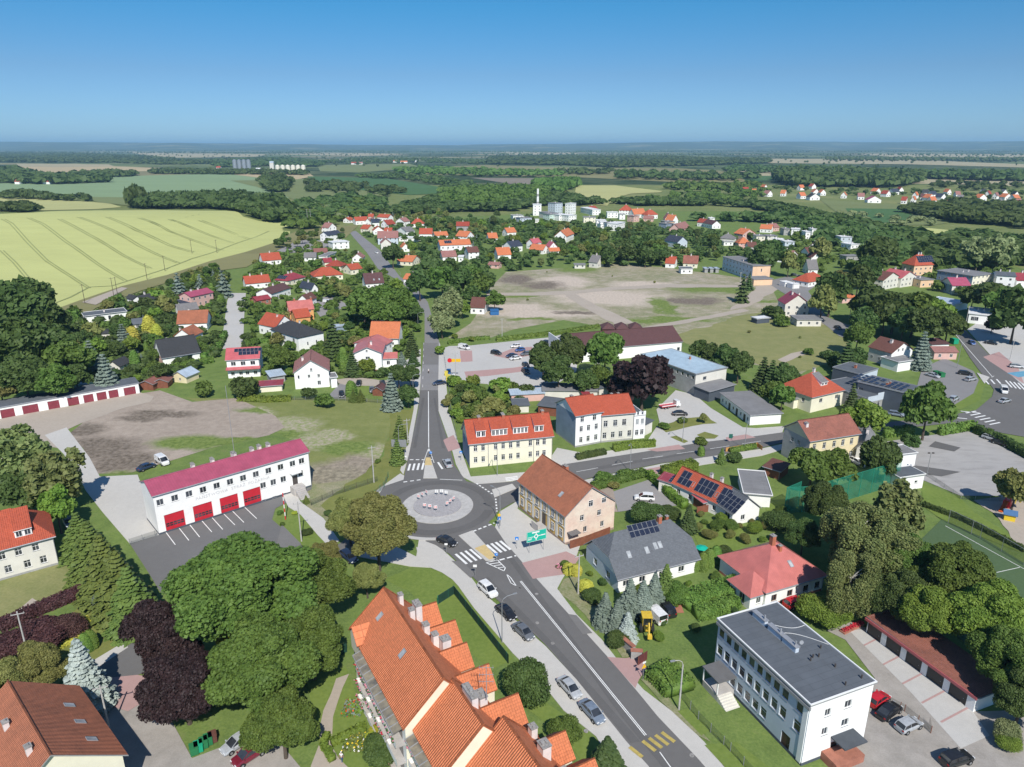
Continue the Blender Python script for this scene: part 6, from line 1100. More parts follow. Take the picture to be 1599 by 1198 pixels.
NAME = dict(green='broadleaf_tree', dark='broadleaf_tree', olive='linden_tree', bright='broadleaf_tree', lime='broadleaf_tree', willow='willow_tree', birch='birch_tree', purple='beech_tree', spruce='spruce_tree', fir='conifer_tree', blue='spruce_tree', silver='spruce_tree', thuja='thuja_tree', gold='thuja_tree', column='conifer_tree')
GRP = dict(broadleaf_tree='broadleaf trees of the town', linden_tree='linden trees', willow_tree='willows', birch_tree='birches', beech_tree='purple beeches', spruce_tree='spruces', conifer_tree='green conifers', thuja_tree='thujas in the gardens', bush='garden bushes')
NT = [0]; BL = []
def plant(kind, x, y, H, wide=1.0, label=None, z=0):
 dist = hypot(x, y); lod = 'n' if dist < 150 else 'm' if dist < 330 else 'f'
 NT[0] += 1; tk, cr = proto(kind, lod, NT[0] % 2 if lod == 'n' else NT[0] % 3)
 isb = kind.startswith('bush'); nm = 'bush' if isb else NAME[kind]
 E = empty(nm, (x, y, z+hill(x, y)), random.random()*6.28); E.scale = (H*wide, H*wide, H)
 for n_, me in (('trunk', tk), ('crown', cr)):
  o = bpy.data.objects.new(n_, me); o.parent = E; link(o)
 u, v = Q(x, y, H*.5); lk = ({'bush': 'green bush', 'bush_dark': 'dark green bush', 'bush_olive': 'olive green bush', 'bush_bright': 'bright green bush', 'bush_plum': 'dark purple shrub', 'bush_lime': 'yellow-green bush', 'bush_willow': 'pale grey-green bush', 'bush_green': 'green bush', 'bush_blue': 'blue juniper bush'}[kind] if isb else LOOK[kind])
 if nm == 'broadleaf_tree': BL.append(E)
 if label: tag(E, label, 'bush' if isb else 'tree', GRP[nm])
 else: ITEMS.append((E, lk, 'bush' if isb else 'tree', u, v, GRP[nm]))
 return E
def tp(kind, u, v, rp, hr=2.3, label=None):
 """tree whose crown is centred on pixel (u, v) with half width rp pixels; hr = height / crown radius"""
 R_ = 4.0; k0 = .58 if kind not in ('spruce','fir','blue','silver','thuja','gold','column') else .45
 for _ in range(6):
  H = R_*hr; p = P(u, v, H*k0); dd = (p-Vector((0,0,CAMH))).length; R_ = rp*dd/FPX
 base = dict(spruce=.27, fir=.31, blue=.27, silver=.27, thuja=.17, gold=.17, column=.17, birch=.44, willow=.44).get(kind, .5 if not kind.startswith('bush') else .62)
 return plant(kind, p.x, p.y, H, R_/(base*H), label)
for a in [
 ('green',383,925,112,1.55,'huge green maple in front of the fire station forecourt, its left crown'),('green',482,918,62,2.0,'huge maple crown next to the station garden, right of the biggest one'),('green',405,1045,85,1.8,'broad green maple below the biggest maple, above the parked red car'),('green',485,1000,55,2.1,'smaller green maple touching the footpath of the orange apartment block'),('lime',362,1000,24,3.6,'small yellow-green tree glowing between the big maples'),('green',440,1130,52,2.0,'low green maple nearest the bottom edge beside the footpath'),
 ('purple',262,985,58,2.2,'large dark purple beech beside the side street, its upper crown'),('purple',285,1065,60,2.0,'dark purple beech over the pink crossing, nearer than the other'),
 ('fir',143,862,38,2.5,'green conifer farthest back in the row beside the left villa'),('fir',163,888,42,2.5,'second conifer from the back beside the concrete drive'),('fir',188,915,44,2.5,'third conifer from the back beside the forecourt gate'),('fir',124,838,30,2.4,'small conifer leaning to the villa side of the row'),('fir',205,935,40,2.5,'nearest conifer of the row beside the forecourt wall'),
 ('birch',25,715,50,2.2,'drooping birch at the left picture edge below the garage row'),('birch',80,740,46,2.2,'drooping birch between the left villa and the concrete drive'),('bright',88,795,26,2.4,'bright green tree just behind the left villa'),('dark',40,770,30,2.2,'dark tree hidden behind the left villa roof'),
 ('silver',130,1055,34,3.3,'silver-blue spruce at the corner of the side street'),('olive',60,1045,38,2.0,'olive green linden behind the bottom left house'),('olive',12,1070,36,2.0,'olive green linden cut by the left edge behind the bottom left house'),
 ('bush_plum',62,990,34,1.0,None),('bush_plum',100,976,24,1.0,None),('bush_plum',18,1000,26,1.0,None),('bush_blue',148,915,11,2.6,None),('bush_blue',158,938,12,2.2,None),('bush_blue',170,945,11,2.2,None),('bush_blue',182,962,12,2.0,None),('thuja',133,1005,8,3.4,None),('thuja',141,1000,8,3.4,None),
 ('olive',588,828,58,2.2,'large olive green linden overhanging the left side of the roundabout'),('olive',545,812,34,2.3,'olive green linden left of the large one by the roundabout'),('olive',572,905,28,2.0,'small olive linden below the large one, behind the apartment roof'),('olive',505,868,26,2.0,'small olive linden between the station garden and the side road'),
 ('bush_dark',826,1058,36,2.0,'dense dark yew ball beside the parked grey saloon'),('bush',885,1142,24,1.6,None),('spruce',948,1180,30,2.2,'small dark spruce beside the bottom end of the apartment block'),('bush_dark',590,1172,30,1.3,None),('bush_lime',578,1150,9,1.4,None),('bush_lime',584,1139,9,1.4,None),
 ('blue',945,952,20,3.0,None),('blue',964,962,19,3.1,None),('blue',984,932,20,3.2,None),('blue',1004,934,20,3.1,None),('blue',1022,922,19,3.1,None),('fir',1040,908,20,3.0,None),('silver',980,978,17,2.9,'silver-blue spruce nearest the yellow digger'),('bush_green',1058,925,20,1.5,None),('bush_dark',965,995,18,1.3,None),
 ('thuja',1098,878,8,3.6,None),('thuja',1108,872,8,3.6,None),('thuja',1118,868,8,3.6,None),('thuja',1086,880,7,3.6,None),('bush_dark',1132,862,14,1.5,None),('gold',888,888,9,1.8,None),('gold',899,890,9,1.8,None),('gold',914,915,11,1.6,None),('bush_green',882,880,9,1.5,None),('bush_dark',926,928,16,1.4,None),
 ('birch',1335,835,64,1.8,'large drooping birch behind the red hipped house, left crown'),('birch',1390,855,62,1.8,'large drooping birch, the right one of the pair by the pitch'),('birch',1330,905,44,2.6,'drooping birch with white trunk above the garage row'),('birch',1405,790,38,2.2,'birch standing against the white garage block'),('dark',1290,790,34,2.3,'dark tree in front of the green ball net'),('dark',1255,835,26,2.2,'dark tree left of the birches behind the red roof'),
 ('green',1494,908,55,2.0,'big green maple overhanging the sports pitch'),('bright',1545,966,54,2.0,'bright green maple at the pitch corner above the garage row'),('bright',1450,960,46,2.0,'bright maple directly behind the garage row roof'),('green',1420,880,42,2.0,'green maple between the birches and the pitch'),('green',1575,1035,46,2.1,'green maple at the right edge behind the garage row end'),('dark',1598,1085,36,2.1,'dark maple cut by the right edge beside the garage row'),('dark',1405,935,42,2.1,'dark tree in the shade behind the first garage door'),
 ('bush_bright',1275,950,27,1.3,None),('bush_bright',1302,962,24,1.3,None),('olive',1588,765,26,2.3,'slender olive tree over the playground at the right edge'),('bush_willow',1568,1140,16,1.7,None),('bush_bright',1575,1160,14,1.3,None),
 ('green',1268,728,34,2.0,'green tree left of the pair in front of the tall yellow house'),('green',1302,732,30,2.0,'green tree right of the pair in front of the tall yellow house'),('dark',1375,716,28,2.3,'dark tree beside the white garage blocks'),('bright',1352,655,29,2.1,'bright tree between the orange hipped house and the tall yellow house'),('green',1449,640,31,2.5,'tall rounded chestnut beside the market hedge'),('spruce',1331,622,12,4,None),('dark',1420,690,14,1.8,None),
 ('dark',1092,548,17,2.1,None),('dark',1112,556,18,2.2,None),('dark',1132,562,22,2.3,None),('dark',1154,572,20,2.3,None),('spruce',1192,585,18,3.2,None),('spruce',1205,590,18,3.2,None),('dark',1226,592,22,2.1,None),('green',1222,622,20,2.2,None),('green',1207,612,18,2.2,None),('lime',1229,608,8,2.2,None),
 ('dark',848,562,25,2.3,'dark broadleaf on the left end of the clump beside the car park'),('dark',872,585,28,2.3,'dark broadleaf nearest in the clump between car park and town house'),('dark',890,555,28,2.4,'dark broadleaf in the middle of the clump before the store'),('green',945,552,31,2.4,'green broadleaf standing in front of the store roof'),('green',935,590,22,2.3,'green broadleaf in front of the store, below the taller one'),('dark',912,598,20,2.2,'dark broadleaf right behind the grey outbuilding range'),('purple',1005,588,47,2.1,'huge black-purple beech between the store and the blue-roofed hall'),('olive',958,605,14,2,None),
 ('blue',611,612,18,3.6,None),('fir',624,672,15,3.6,'tall columnar conifer in the verge clump, the upper one'),('fir',620,705,14,3.4,'tall columnar conifer nearest the bus shelter'),('dark',640,588,17,2.2,None),('dark',637,618,16,2.2,None),('spruce',643,537,13,3.4,None),('dark',622,587,17,2.2,None),('blue',627,560,9,2.6,None),('spruce',645,560,11,2.6,None),
 ('willow',702,478,30,2.1,'large pale willow over the bend of the north road'),('willow',690,503,22,2.1,'pale willow nearer the car park than the large one'),('bright',722,482,14,2.0,None),('green',772,470,14,2.1,None),
 ('green',568,478,28,2.1,None),('green',598,468,28,2.1,None),('green',628,476,24,2.1,None),('green',590,492,26,2.0,None),('green',615,494,22,2.0,None),('dark',648,490,14,2.1,None),('spruce',520,530,20,3.4,'tall dark spruce beside the charcoal villa'),('spruce',550,568,14,3.2,None),('column',536,562,7,5,None),
 ('dark',435,550,0,0,None)][:-1]: tp(*a)
for a in [
 ('dark',22,490,44,2.0),('dark',66,498,34,2.0),('dark',20,545,46,2.0),('dark',72,545,38,2.0),('green',105,560,32,2.0),('dark',38,592,34,1.9),('green',85,598,28,1.9),('dark',118,592,22,1.9),('olive',0,610,24,1.9),('dark',48,465,26,2),
 ('blue',142,560,18,3.0),('blue',165,585,20,3.1),('blue',193,530,16,2.9),('gold',208,530,9,3.6),('gold',233,513,9,3.6),('gold',245,520,7,3.2),('column',210,563,6,4.2),('dark',250,582,16,1.8),('blue',278,445,13,3),('blue',348,443,13,3.4),('blue',312,440,8,3),('column',330,455,5,4),('column',345,470,5,3),
 ('dark',655,445,20,2.2),('green',690,440,22,2.1),('dark',722,440,22,2.2),('green',748,447,18,2.2),('dark',708,462,16,2.1),('dark',613,398,17,2.2),('dark',735,462,16,2),('dark',700,420,16,2.0),('green',735,425,15,2.0),('dark',762,440,15,2.2),
 ('dark',1362,474,28,1.9),('dark',1398,484,31,1.9),('green',1428,492,29,1.9),('bright',1466,488,24,1.9),('dark',1448,508,28,1.9),('dark',1480,512,24,1.9),('dark',1350,502,22,1.9),('green',1345,478,20,2.1),('dark',1298,458,27,2.2),('olive',1284,470,20,2.6),('dark',1382,492,24,2.1),('dark',1412,505,22,2.1),('blue',1440,548,17,3.4),('dark',1543,463,24,1.9),('dark',1520,465,16,2),('dark',1588,492,30,2.2),('green',1575,472,24,2.1),('purple',1550,507,10,2),('olive',1312,442,16,2.4),('green',1340,525,22,2.2),('spruce',1322,560,18,3.2),('dark',1335,562,18,2),('dark',1300,560,14,1.7),('olive',1232,412,13,2.6),('olive',1282,388,15,2.3),('dark',1205,398,26,2.0),('spruce',1160,450,12,4.0),('dark',1190,405,22,2.0),('dark',1372,395,26,2.2),('dark',1340,440,22,2.2),('willow',1530,390,22,2.2),('willow',1560,392,22,2.1),('dark',1355,425,20,2.2),
 ('bush',738,610,17,1.3),('bush_bright',782,600,18,1.4),('bush_dark',820,607,16,1.4),('bush_olive',765,635,20,1.5),('bush_dark',725,605,14,1.3),('bush_bright',780,620,12,1.5),('bush',740,640,14,1.3),('bush_bright',718,635,10,1.3),('bush_green',945,745,14,1.1),('bush_green',975,738,12,1.1),('bush_olive',958,757,9,1.1),('bush_dark',1012,800,26,1.4),('bush_dark',1045,798,18,1.4),('spruce',1076,810,15,3.2),('bush_green',1140,820,12,1.2),('bush_olive',1110,835,12,1.1),('bush_dark',1215,810,24,1.4),('thuja',1095,705,5,3.2),('bush_green',1095,688,10,1.1),('bush_dark',1145,712,12,1.2),('fir',1127,712,9,3),
 ('bush_dark',482,612,12,1.5),('bush_green',505,625,14,1.5),('bush_dark',380,600,22,1.6),('green',440,562,20,1.8),('bush_green',320,606,15,1.4),('column',548,608,8,3),('fir',552,618,9,2.4),('fir',563,618,9,2.4),('bush_dark',597,580,11,1.5),('bush_green',475,700,5,1.3),('bush_green',590,720,5,1.2),('bush_green',438,800,5,1.3),('bush_lime',460,800,5,1.2),('bush_green',440,818,4,1.2),('bush_dark',478,830,10,.9),('bush_dark',512,800,8,1.1),('fir',478,780,6,2.4),
 ('bush_dark',1205,485,16,1.3),('bush_green',1222,500,12,1.3),('bush_dark',1290,552,10,1.2),('bush_dark',1310,565,14,1.3),('bush_green',1262,548,8,1.3),('spruce',1170,440,8,3.5),('bush_green',1065,655,7,1.4),('olive',1098,652,7,2.4),('bush_green',1036,665,9,1.1)]: tp(*a)
def scatter(px, spacing, kinds, hrange, n_try=4000, keep=.85, wide=1.0, maxn=60, fn=None):
 pts = [P(*p) for p in px]; poly = [(p.x, p.y) for p in pts]; x0, x1 = min(p[0] for p in poly), max(p[0] for p in poly); y0, y1 = min(p[1] for p in poly), max(p[1] for p in poly); got = []
 for _ in range(n_try):
  if len(got) >= maxn: break
  x, y = x0+random.random()*(x1-x0), y0+random.random()*(y1-y0)
  if len(BL) >= 292 and kinds[0] in ('green','dark') : kinds = [k_ for k_ in kinds if NAME.get(k_) != 'broadleaf_tree'] or kinds
  if not inpoly(x, y, poly) or any((x-a)**2+(y-b)**2 < spacing*spacing for a, b in got): continue
  if any(inpoly(x, y, s) for s in SOLID): continue
  H = hrange[0]+random.random()*(hrange[1]-hrange[0]); kd = random.choice(kinds); rr = H*(.42 if kd not in ('spruce','blue','thuja','column','gold','fir') else .25)*wide
  dep = hypot(x, y); u, vb = Q(x, y, 0); vt = Q(x, y, H)[1]; ru = rr*FPX/dep; bad = False
  for (a, b, c, d, ds) in HB:
   if H > 3.6 and ds+4 > dep and u+ru > a+1 and u-ru < b-1 and vt < c+(d-c)*.8 and vb > c+(d-c)*.35: bad = True; break
  if bad and random.random() < keep: continue
  got.append((x, y)); (fn or plant)(kd, x, y, H, wide)
 return got
mixg = ['green','dark','dark','olive','bright','green','dark']
scatter([(95,505),(190,478),(255,452),(345,420),(352,440),(340,540),(262,600),(225,600),(120,610),(95,570)], 4.6, mixg+['bush','bush_dark','bush_olive','blue','thuja','bush','bush_bright'], (2.5,7), maxn=125)
scatter([(375,470),(400,410),(480,385),(545,392),(600,430),(655,490),(655,560),(600,590),(520,600),(375,560)], 4.8, ['green','dark','bush','bush_dark','bush_bright','spruce','thuja','olive','bush_olive','bush','bush_dark'], (2,6.5), maxn=135)
scatter([(400,395),(460,365),(545,355),(585,392),(560,400),(480,385)], 9, ['green','dark','bush_dark','olive'], (4,9), maxn=22)
scatter([(555,365),(575,335),(680,335),(830,345),(830,415),(760,428),(700,470),(660,440),(600,385)], 7.5, ['green','dark','dark','olive','spruce','bright','blue'], (4,9), maxn=100, wide=.95)
scatter([(830,345),(960,345),(1100,360),(1240,380),(1240,400),(1160,405),(1080,425),(900,415),(830,420)], 10, ['green','dark','dark','olive','birch','bright','spruce'], (5,10), maxn=75, keep=.97)
scatter([(940,395),(1040,392),(1035,420),(950,418)], 7, ['birch','dark','green','dark'], (10,14), maxn=16, keep=.4)
scatter([(695,640),(705,600),(800,612),(830,620),(795,660),(720,665)], 3.5, ['bush','bush_bright','bush_olive','bush_dark'], (1.5,4), maxn=40)
scatter([(910,895),(940,950),(1000,1010),(1060,1000),(1150,960),(1120,900),(1060,905)], 3.5, ['bush','bush_dark','bush_bright'], (.8,1.8), maxn=18)
scatter([(1070,790),(1090,830),(1180,870),(1230,800),(1180,810),(1100,790)], 3, ['bush','bush_bright','bush_olive'], (.8,2.6), maxn=34)
scatter([(690,560),(650,500),(700,500),(780,520),(775,535)], 7, ['bush','bush_bright'], (1.5,3.5), maxn=6)
scatter([(800,420),(1200,440),(1180,480),(900,480),(800,500)], 30, ['bush_olive'], (.8,1.4), maxn=5); scatter([(1070,540),(1180,500),(1310,530),(1250,580)], 20, ['bush_olive','bush'], (.8,1.6), maxn=5)
print('BROADLEAF', len(BL), 'BUSH', sum(1 for i in ITEMS if i[2] == 'bush'))
def hedge(px, w_, h, kd, label, group='hedges', z=0, tuft=1.0):
 pts = [P(*p) for p in px]; E = empty('hedge', (pts[0].x, pts[0].y, 0)); C = []; N_ = []; Vc = []; Fc = []; sc = .22*tuft if pts[0].length < 200 else .4
 o0 = pts[0]; off = 0
 for a, b in zip(pts, pts[1:]):
  d = b-a; L = d.length; d.normalize(); n = Vector((-d.y, d.x, 0)); nn = int(L*(w_+2*h)*(26 if sc < .3 else 9)/tuft)
  s = rng.random(nn)*L; q = rng.random(nn)*(w_+2*h); side = np.where(q < h, -1, np.where(q < h+w_, 0, 1))
  t = np.where(side == -1, -w_/2, np.where(side == 1, w_/2, q-h-w_/2)); zz = np.where(side == -1, q, np.where(side == 1, q-h-w_, h))+rng.normal(size=nn)*.05*h+.05*np.sin(s*2.1)*h
  t = t*(1-.12*(zz/h))+rng.normal(size=nn)*.05
  A = np.array(a-o0); C.append(A+np.outer(s, np.array(d))+np.outer(t, np.array(n))+np.outer(zz, [0,0,1])); N_.append(np.outer(side, np.array(n))*1.0+np.outer(side == 0, [0,0,1.])+rng.normal(size=(nn, 3))*.45+[0,0,.3])
  for s_ in (0, L):
   for t_ in (-w_*.44, w_*.44):
    for z_ in (0, h*.93): Vc.append(A+np.array(d)*s_+np.array(n)*t_*(1 if z_ == 0 else .9)+[0,0,z_])
  Fc += [(off,off+2,off+3,off+1),(off,off+1,off+5,off+4),(off+2,off+6,off+7,off+3),(off+1,off+3,off+7,off+5),(off,off+4,off+6,off+2),(off+4,off+5,off+7,off+6)]; off += 8
 V, F = quads(np.concatenate(C), np.concatenate(N_), sc); me = npmesh('foliage', np.concatenate([V, np.array(Vc)]), np.concatenate([F, np.array(Fc)+len(V)]), [LM[kd]])
 o = bpy.data.objects.new('foliage', me); o.parent = E; link(o); tag(E, label, 'hedge', group)
for a in [([(775,533),(860,523),(935,512)],1.6,1.6,'thuja','long clipped green hedge behind the car park and the store'),([(700,538),(730,532),(765,530)],1.4,1.4,'thuja','short green hedge beside the willow and the car park'),([(958,705),(985,700),(1022,697)],1.8,1.9,'bright','round-ended green hedge in front of the stepped white house'),([(900,718),(930,712),(945,709)],1.6,1.5,'dark','small hedge before the tall gabled white house'),
 ([(1036,745),(1060,738),(1085,733)],3.2,2.4,'bright','thick square-cut hedge beside the east road and the solar house'),([(1012,745),(1030,760),(1052,782),(1070,795)],1.7,1.9,'bright','long bright hedge between the gravel parking and the paved yard'),([(925,765),(955,756),(1008,742)],2.2,1.6,'green','loose hedge along the east road in front of the gravel parking'),
 ([(1068,950),(1100,935),(1140,925),(1160,915)],4.2,2.0,'thuja','broad hedge bank in front of the red hipped house'),([(1085,965),(1120,958),(1148,945)],2.6,2.0,'thuja','short thick hedge at the shaded corner of the office block'),([(1025,1050),(1045,1065),(1062,1085)],5.5,1.8,'thuja','wide clipped hedge plot beside the yellow warning sign'),
 ([(1380,683),(1425,678)],1.6,2.6,'thuja','thuja hedge left of the tall chestnut by the market square'),([(1465,680),(1520,671)],1.6,2.6,'thuja','thuja hedge right of the tall chestnut by the market square'),([(1522,676),(1560,692),(1640,735)],2.0,2.4,'dark','dark hedge along the road side of the market square'),
 ([(250,583),(300,572),(334,566)],1.3,2.2,'thuja','tall saw-topped thuja hedge in front of the huge charcoal roof'),([(318,563),(340,550),(352,525)],2.2,2.4,'thuja','thuja hedge between the charcoal-roofed house and the lane'),([(388,538),(420,534)],2.0,1.6,'thuja','hedge in front of the small lawn beside the lane'),([(374,625),(420,627),(455,625)],3.0,1.4,'bright','low bright hedge below the faded-red-roofed house'),
 ([(0,985),(60,958),(140,925)],2.2,1.8,'plum','long dark purple hedge across the left lawn'),([(0,1062),(45,1040),(90,1015),(128,995),(138,975),(133,968)],1.0,.7,'gold','low golden hedge curving around the purple shrubs'),([(475,449),(500,456),(520,461)],2.4,2.2,'bright','bright hedge behind the salmon-roofed house'),([(550,428),(578,426)],2.4,2.4,'thuja','clipped hedge in front of the cream house with the red-orange roof'),
 ([(1440,790),(1500,812),(1600,862)],1.2,1.0,'dark','dark low hedge between playground and pitch lawn') ,([(512,1150),(505,1165),(520,1190)],1.0,.9,'bright','small curved hedge around the flower garden'),([(518,1165),(555,1145),(572,1138)],1.0,1.0,'bright','short hedge closing the top of the flower garden'),([(1140,688+20),(1165,703),(1180,700)],1.0,1.4,'thuja','small thuja hedge by the yellow fence on the east road'),([(525,585),(560,590),(600,590)],1.0,.9,'dark','low hedge in front of the wide white gable')]: hedge(*a)
# ================= distant woods and hills
def template(nq, qs, seed, core=True):
 r = np.random.default_rng(seed); d = r.normal(size=(nq, 3)); d /= np.linalg.norm(d, axis=1, keepdims=True); d[:, 2] = np.abs(d[:, 2])*1.0-.25
 C = d*np.array([.5,.5,.42])*(.85+.25*r.random((nq, 1)))+np.array([0,0,.55]); V, F = quads(C, d+r.normal(size=(nq, 3))*.5+[0,0,.4], qs) if nq else (np.zeros((0, 3)), np.zeros((0, 4), int))
 cv = ICO[0]*(1+.18*r.normal(size=(len(ICO[0]), 1)))*np.array([.44,.44,.44])+np.array([0,0,.5]); return np.concatenate([V, cv]), F, ICO[1]+len(V)
TPL = {'a': [template(46, .3, s) for s in range(4)], 'b': [template(14, .42, s) for s in range(4)], 'c': [template(0, 1, s) for s in range(4)]}
def hides(x, y, h):
 dep = hypot(x, y); u, vb = Q(x, y, 0); vt = Q(x, y, h)[1]; ru = h*.55*FPX/dep
 return any(ds+4 > dep and u+ru > a+1 and u-ru < b-1 and vt < c+(d-c)*.62 and vb > c+(d-c)*.35 for a, b, c, d, ds in HB)
def wood(px, spacing, h, kd, label, cat='wood', lod='a', name='woodland', fn=P, jit=.45, dens=1.0, excl=False, wf=None):
 pts = [fn(*p) for p in px]; poly = [(p.x, p.y) for p in pts]; x0, x1 = min(p[0] for p in poly), max(p[0] for p in poly); y0, y1 = min(p[1] for p in poly), max(p[1] for p in poly); L = []
 r = np.random.default_rng(len(label)); nx, ny = int((x1-x0)/spacing)+1, int((y1-y0)/spacing)+1
 if nx*ny > 400000: print('wood too large', label, nx*ny); return
 for j in range(ny+1):
  for i in range(nx+1):
   x, y = x0+(i+.5*(j % 2)+r.normal()*jit*.6)*spacing, y0+(j+r.normal()*jit*.6)*spacing
   if r.random() < dens and inpoly(x, y, poly) and not (excl and (any(inpoly(x, y, s_) for s_ in SOLID) or hides(x, y, h))): L.append((x, y))
 if not L: print('empty wood', label); return
 if len(L) > 9000: L = [L[i] for i in r.choice(len(L), 9000, replace=False)]
 Vs, F4, F3 = [], [], []; off = 0; per = {0: [], 1: [], 2: [], 3: []}
 for i, p in enumerate(L): per[i % 4].append(p)
 for k, P_ in per.items():
  if not P_: continue
  V, Fq, Ft = TPL[lod][k]; n = len(P_); A = np.array(P_); S_ = h*(.75+.5*r.random(n)); W_ = (wf*h if wf else min(spacing*1.35, h*(2.2 if dens > .8 else 1.4)))*(.7+.6*r.random(n)); ph = r.random(n)*6.28; c, s = np.cos(ph), np.sin(ph)
  X = V[None, :, 0]*W_[:, None]; Y = V[None, :, 1]*W_[:, None]; VV = np.stack([X*c[:, None]-Y*s[:, None]+A[:, :1], X*s[:, None]+Y*c[:, None]+A[:, 1:2], V[None, :, 2]*S_[:, None]], 2)
  if poly and min(a[0] for a in P_) < -205: VV[:, :, 2] += np.array([hill(a[0], a[1]) for a in P_])[:, None]
  o = off+np.arange(n)*len(V); Vs.append(VV.reshape(-1, 3))
  if len(Fq): F4.append((Fq[None]+o[:, None, None]).reshape(-1, 4))
  F3.append((Ft[None]+o[:, None, None]).reshape(-1, 3)); off += n*len(V)
 me = npmesh(name, np.concatenate(Vs), np.concatenate(F4) if F4 else np.zeros((0, 4), int), [LM[kd]], None, np.concatenate(F3))
 o = bpy.data.objects.new(name, me); link(o); o['kind'] = 'stuff'; tag(o, label, cat); return o
W = wood
W([(1080,345),(1250,345),(1400,380),(1440,400),(1370,425),(1300,395),(1220,350)], 11, 10, 'dark', 'dark trees filling the slope between the white cubes and the peach solar-hip house', 'trees', dens=.8, excl=True)
W([(1460,425),(1620,420),(1620,395),(1480,388),(1400,392)], 11, 10, 'dark', 'dark trees behind the white and cream halls at the right', 'trees', dens=.85, excl=True)
W([(425,345),(560,315),(600,325),(560,345),(460,362)], 13, 9, 'green', 'green trees between the wheat field and the orange cluster', 'trees', dens=.6, excl=True)
W([(375,470),(400,410),(480,385),(545,392),(600,430),(655,490),(655,560),(600,590),(520,600),(375,590)], 4.2, 2.6, 'green', 'low shrubs and garden beds between the houses west of the north road', 'shrubs', name='garden_shrubs', dens=.38, excl=True, wf=1.3)
W([(95,515),(190,478),(255,452),(345,425),(352,440),(345,560),(262,602),(225,605),(120,612),(95,590)], 4, 3, 'dark', 'low shrubs of the allotments behind the white garage row', 'shrubs', name='garden_shrubs', dens=.5, excl=True, wf=1.3)
W([(560,362),(690,342),(830,348),(960,348),(1100,362),(1240,382),(1240,400),(1150,410),(1040,418),(900,415),(765,428),(735,440),(700,470),(660,440),(600,385)], 7, 4.5, 'dark', 'low garden trees and shrubs between the red roofs north of the waste ground', 'shrubs', name='garden_shrubs', dens=.42, excl=True, wf=1.2)
W([(1240,360),(1420,400),(1600,440),(1600,480),(1480,460),(1300,430),(1240,420)], 7, 5, 'green', 'low shrubs between the shops and cube houses on the right', 'shrubs', name='garden_shrubs', dens=.35, excl=True, wf=1.2)
W([(600,338),(720,332),(800,330),(840,322),(900,322),(960,318),(1000,322),(1100,322),(1200,322),(1300,345),(1400,365),(1480,385),(1600,400),(1600,384),(1490,372),(1470,380),(1400,388),(1380,376),(1340,358),(1250,344),(1180,326),(1080,318),(960,316),(950,322),(900,312),(830,300),(760,296),(690,296),(690,310),(640,322),(620,332)], 11, 9, 'dark', 'continuous dark tree belt behind the town, from the solar field to the willows', excl=True)
W([(690,306),(760,300),(860,300),(850,318),(760,325),(700,325)], 10, 13, 'green', 'green wood wrapped around the long white apartment block')
W([(895,295),(905,292),(900,288),(868,287),(830,291),(870,305)], 10, 14, 'green', 'rounded wood left of the pale wheat patch')
W([(1010,313),(1080,300),(1170,296),(1200,300),(1180,315),(1100,322)], 15, 8, 'green', 'scrubby wood between the pyramid roof and the distant village', dens=.4)
W([(1215,272),(1260,270),(1430,278),(1436,286),(1400,294),(1240,292),(1210,285)], 16, 20, 'dark', 'large dark pine wood behind the distant village', lod='b')
W([(1425,275),(1620,278),(1620,284),(1500,282),(1430,279)], 18, 18, 'dark', 'long straight pine shelterbelt at the right', lod='b')
W([(1440,292),(1500,287),(1600,292),(1590,300),(1480,297)], 22, 10, 'dark', 'wood above the right end of the distant village', lod='b', dens=.4)
W([(1300,296),(1500,297),(1600,302),(1600,325),(1540,322),(1450,314),(1300,305),(1160,300),(1170,292)], 26, 6.5, 'dark', 'garden trees between the houses of the distant village', 'trees', dens=.35)
W([(1400,330),(1500,322),(1600,328),(1600,362),(1540,352),(1500,350)], 13, 11, 'dark', 'dark wood at the right edge below the distant village')
W([(1280,340),(1320,335),(1420,340),(1490,352),(1440,356),(1340,352)], 15, 6, 'willow', 'grey-green willow scrub around the small yellow field', dens=.4)
W([(200,327),(230,318),(300,314),(370,310),(440,320),(460,345),(440,350),(400,344),(370,330),(340,327)], 11, 14, 'dark', 'dark copse on the crest behind the wheat field', fn=PG)
W([(440,345),(470,322),(540,310),(600,318),(600,334),(540,342),(480,352)], 13, 10, 'dark', 'bushy wood between the wheat field and the orange cluster', dens=.75); W([(450,340),(500,325),(560,335),(540,345)], 14, 8, 'willow', 'grey-green willow scrub behind the wheat field edge', dens=.6)
W([(200,322),(228,316),(225,325),(205,327)], 9, 22, 'dark', 'tall pair of poplars behind the wheat crest', 'trees', fn=PG)
W([(0,331),(0,322),(45,322),(62,330),(40,332)], 9, 7, 'dark', 'dark thicket at the left end of the wheat crest', fn=PG)
W([(0,311),(60,313),(140,315),(135,311),(100,311),(40,305),(0,303)], 14, 10, 'dark', 'hedgerow trees between the pale field and the barley', 'trees', dens=.8)
W([(0,286),(0,268),(25,266),(60,278),(110,280),(170,279),(172,285),(100,288),(40,288)], 16, 15, 'dark', 'wood around the red farmhouses on the left', lod='b', dens=.85)
W([(110,273),(180,271),(215,273),(212,276),(150,278)], 14, 12, 'dark', 'row of trees behind the red farmhouses', 'trees', lod='b', dens=.8)
W([(236,268),(360,269),(480,271),(480,274),(360,273),(236,272)], 14, 11, 'dark', 'long roadside tree row in front of the steel silos', 'trees', lod='b', dens=.8)
W([(405,283),(440,281),(455,287),(445,301),(420,300)], 12, 14, 'dark', 'rounded copse between barley and beet field'); W([(470,300),(480,285),(560,290),(640,300),(600,308),(520,302)], 17, 10, 'dark', 'scrub strip across the rough meadow', dens=.5)
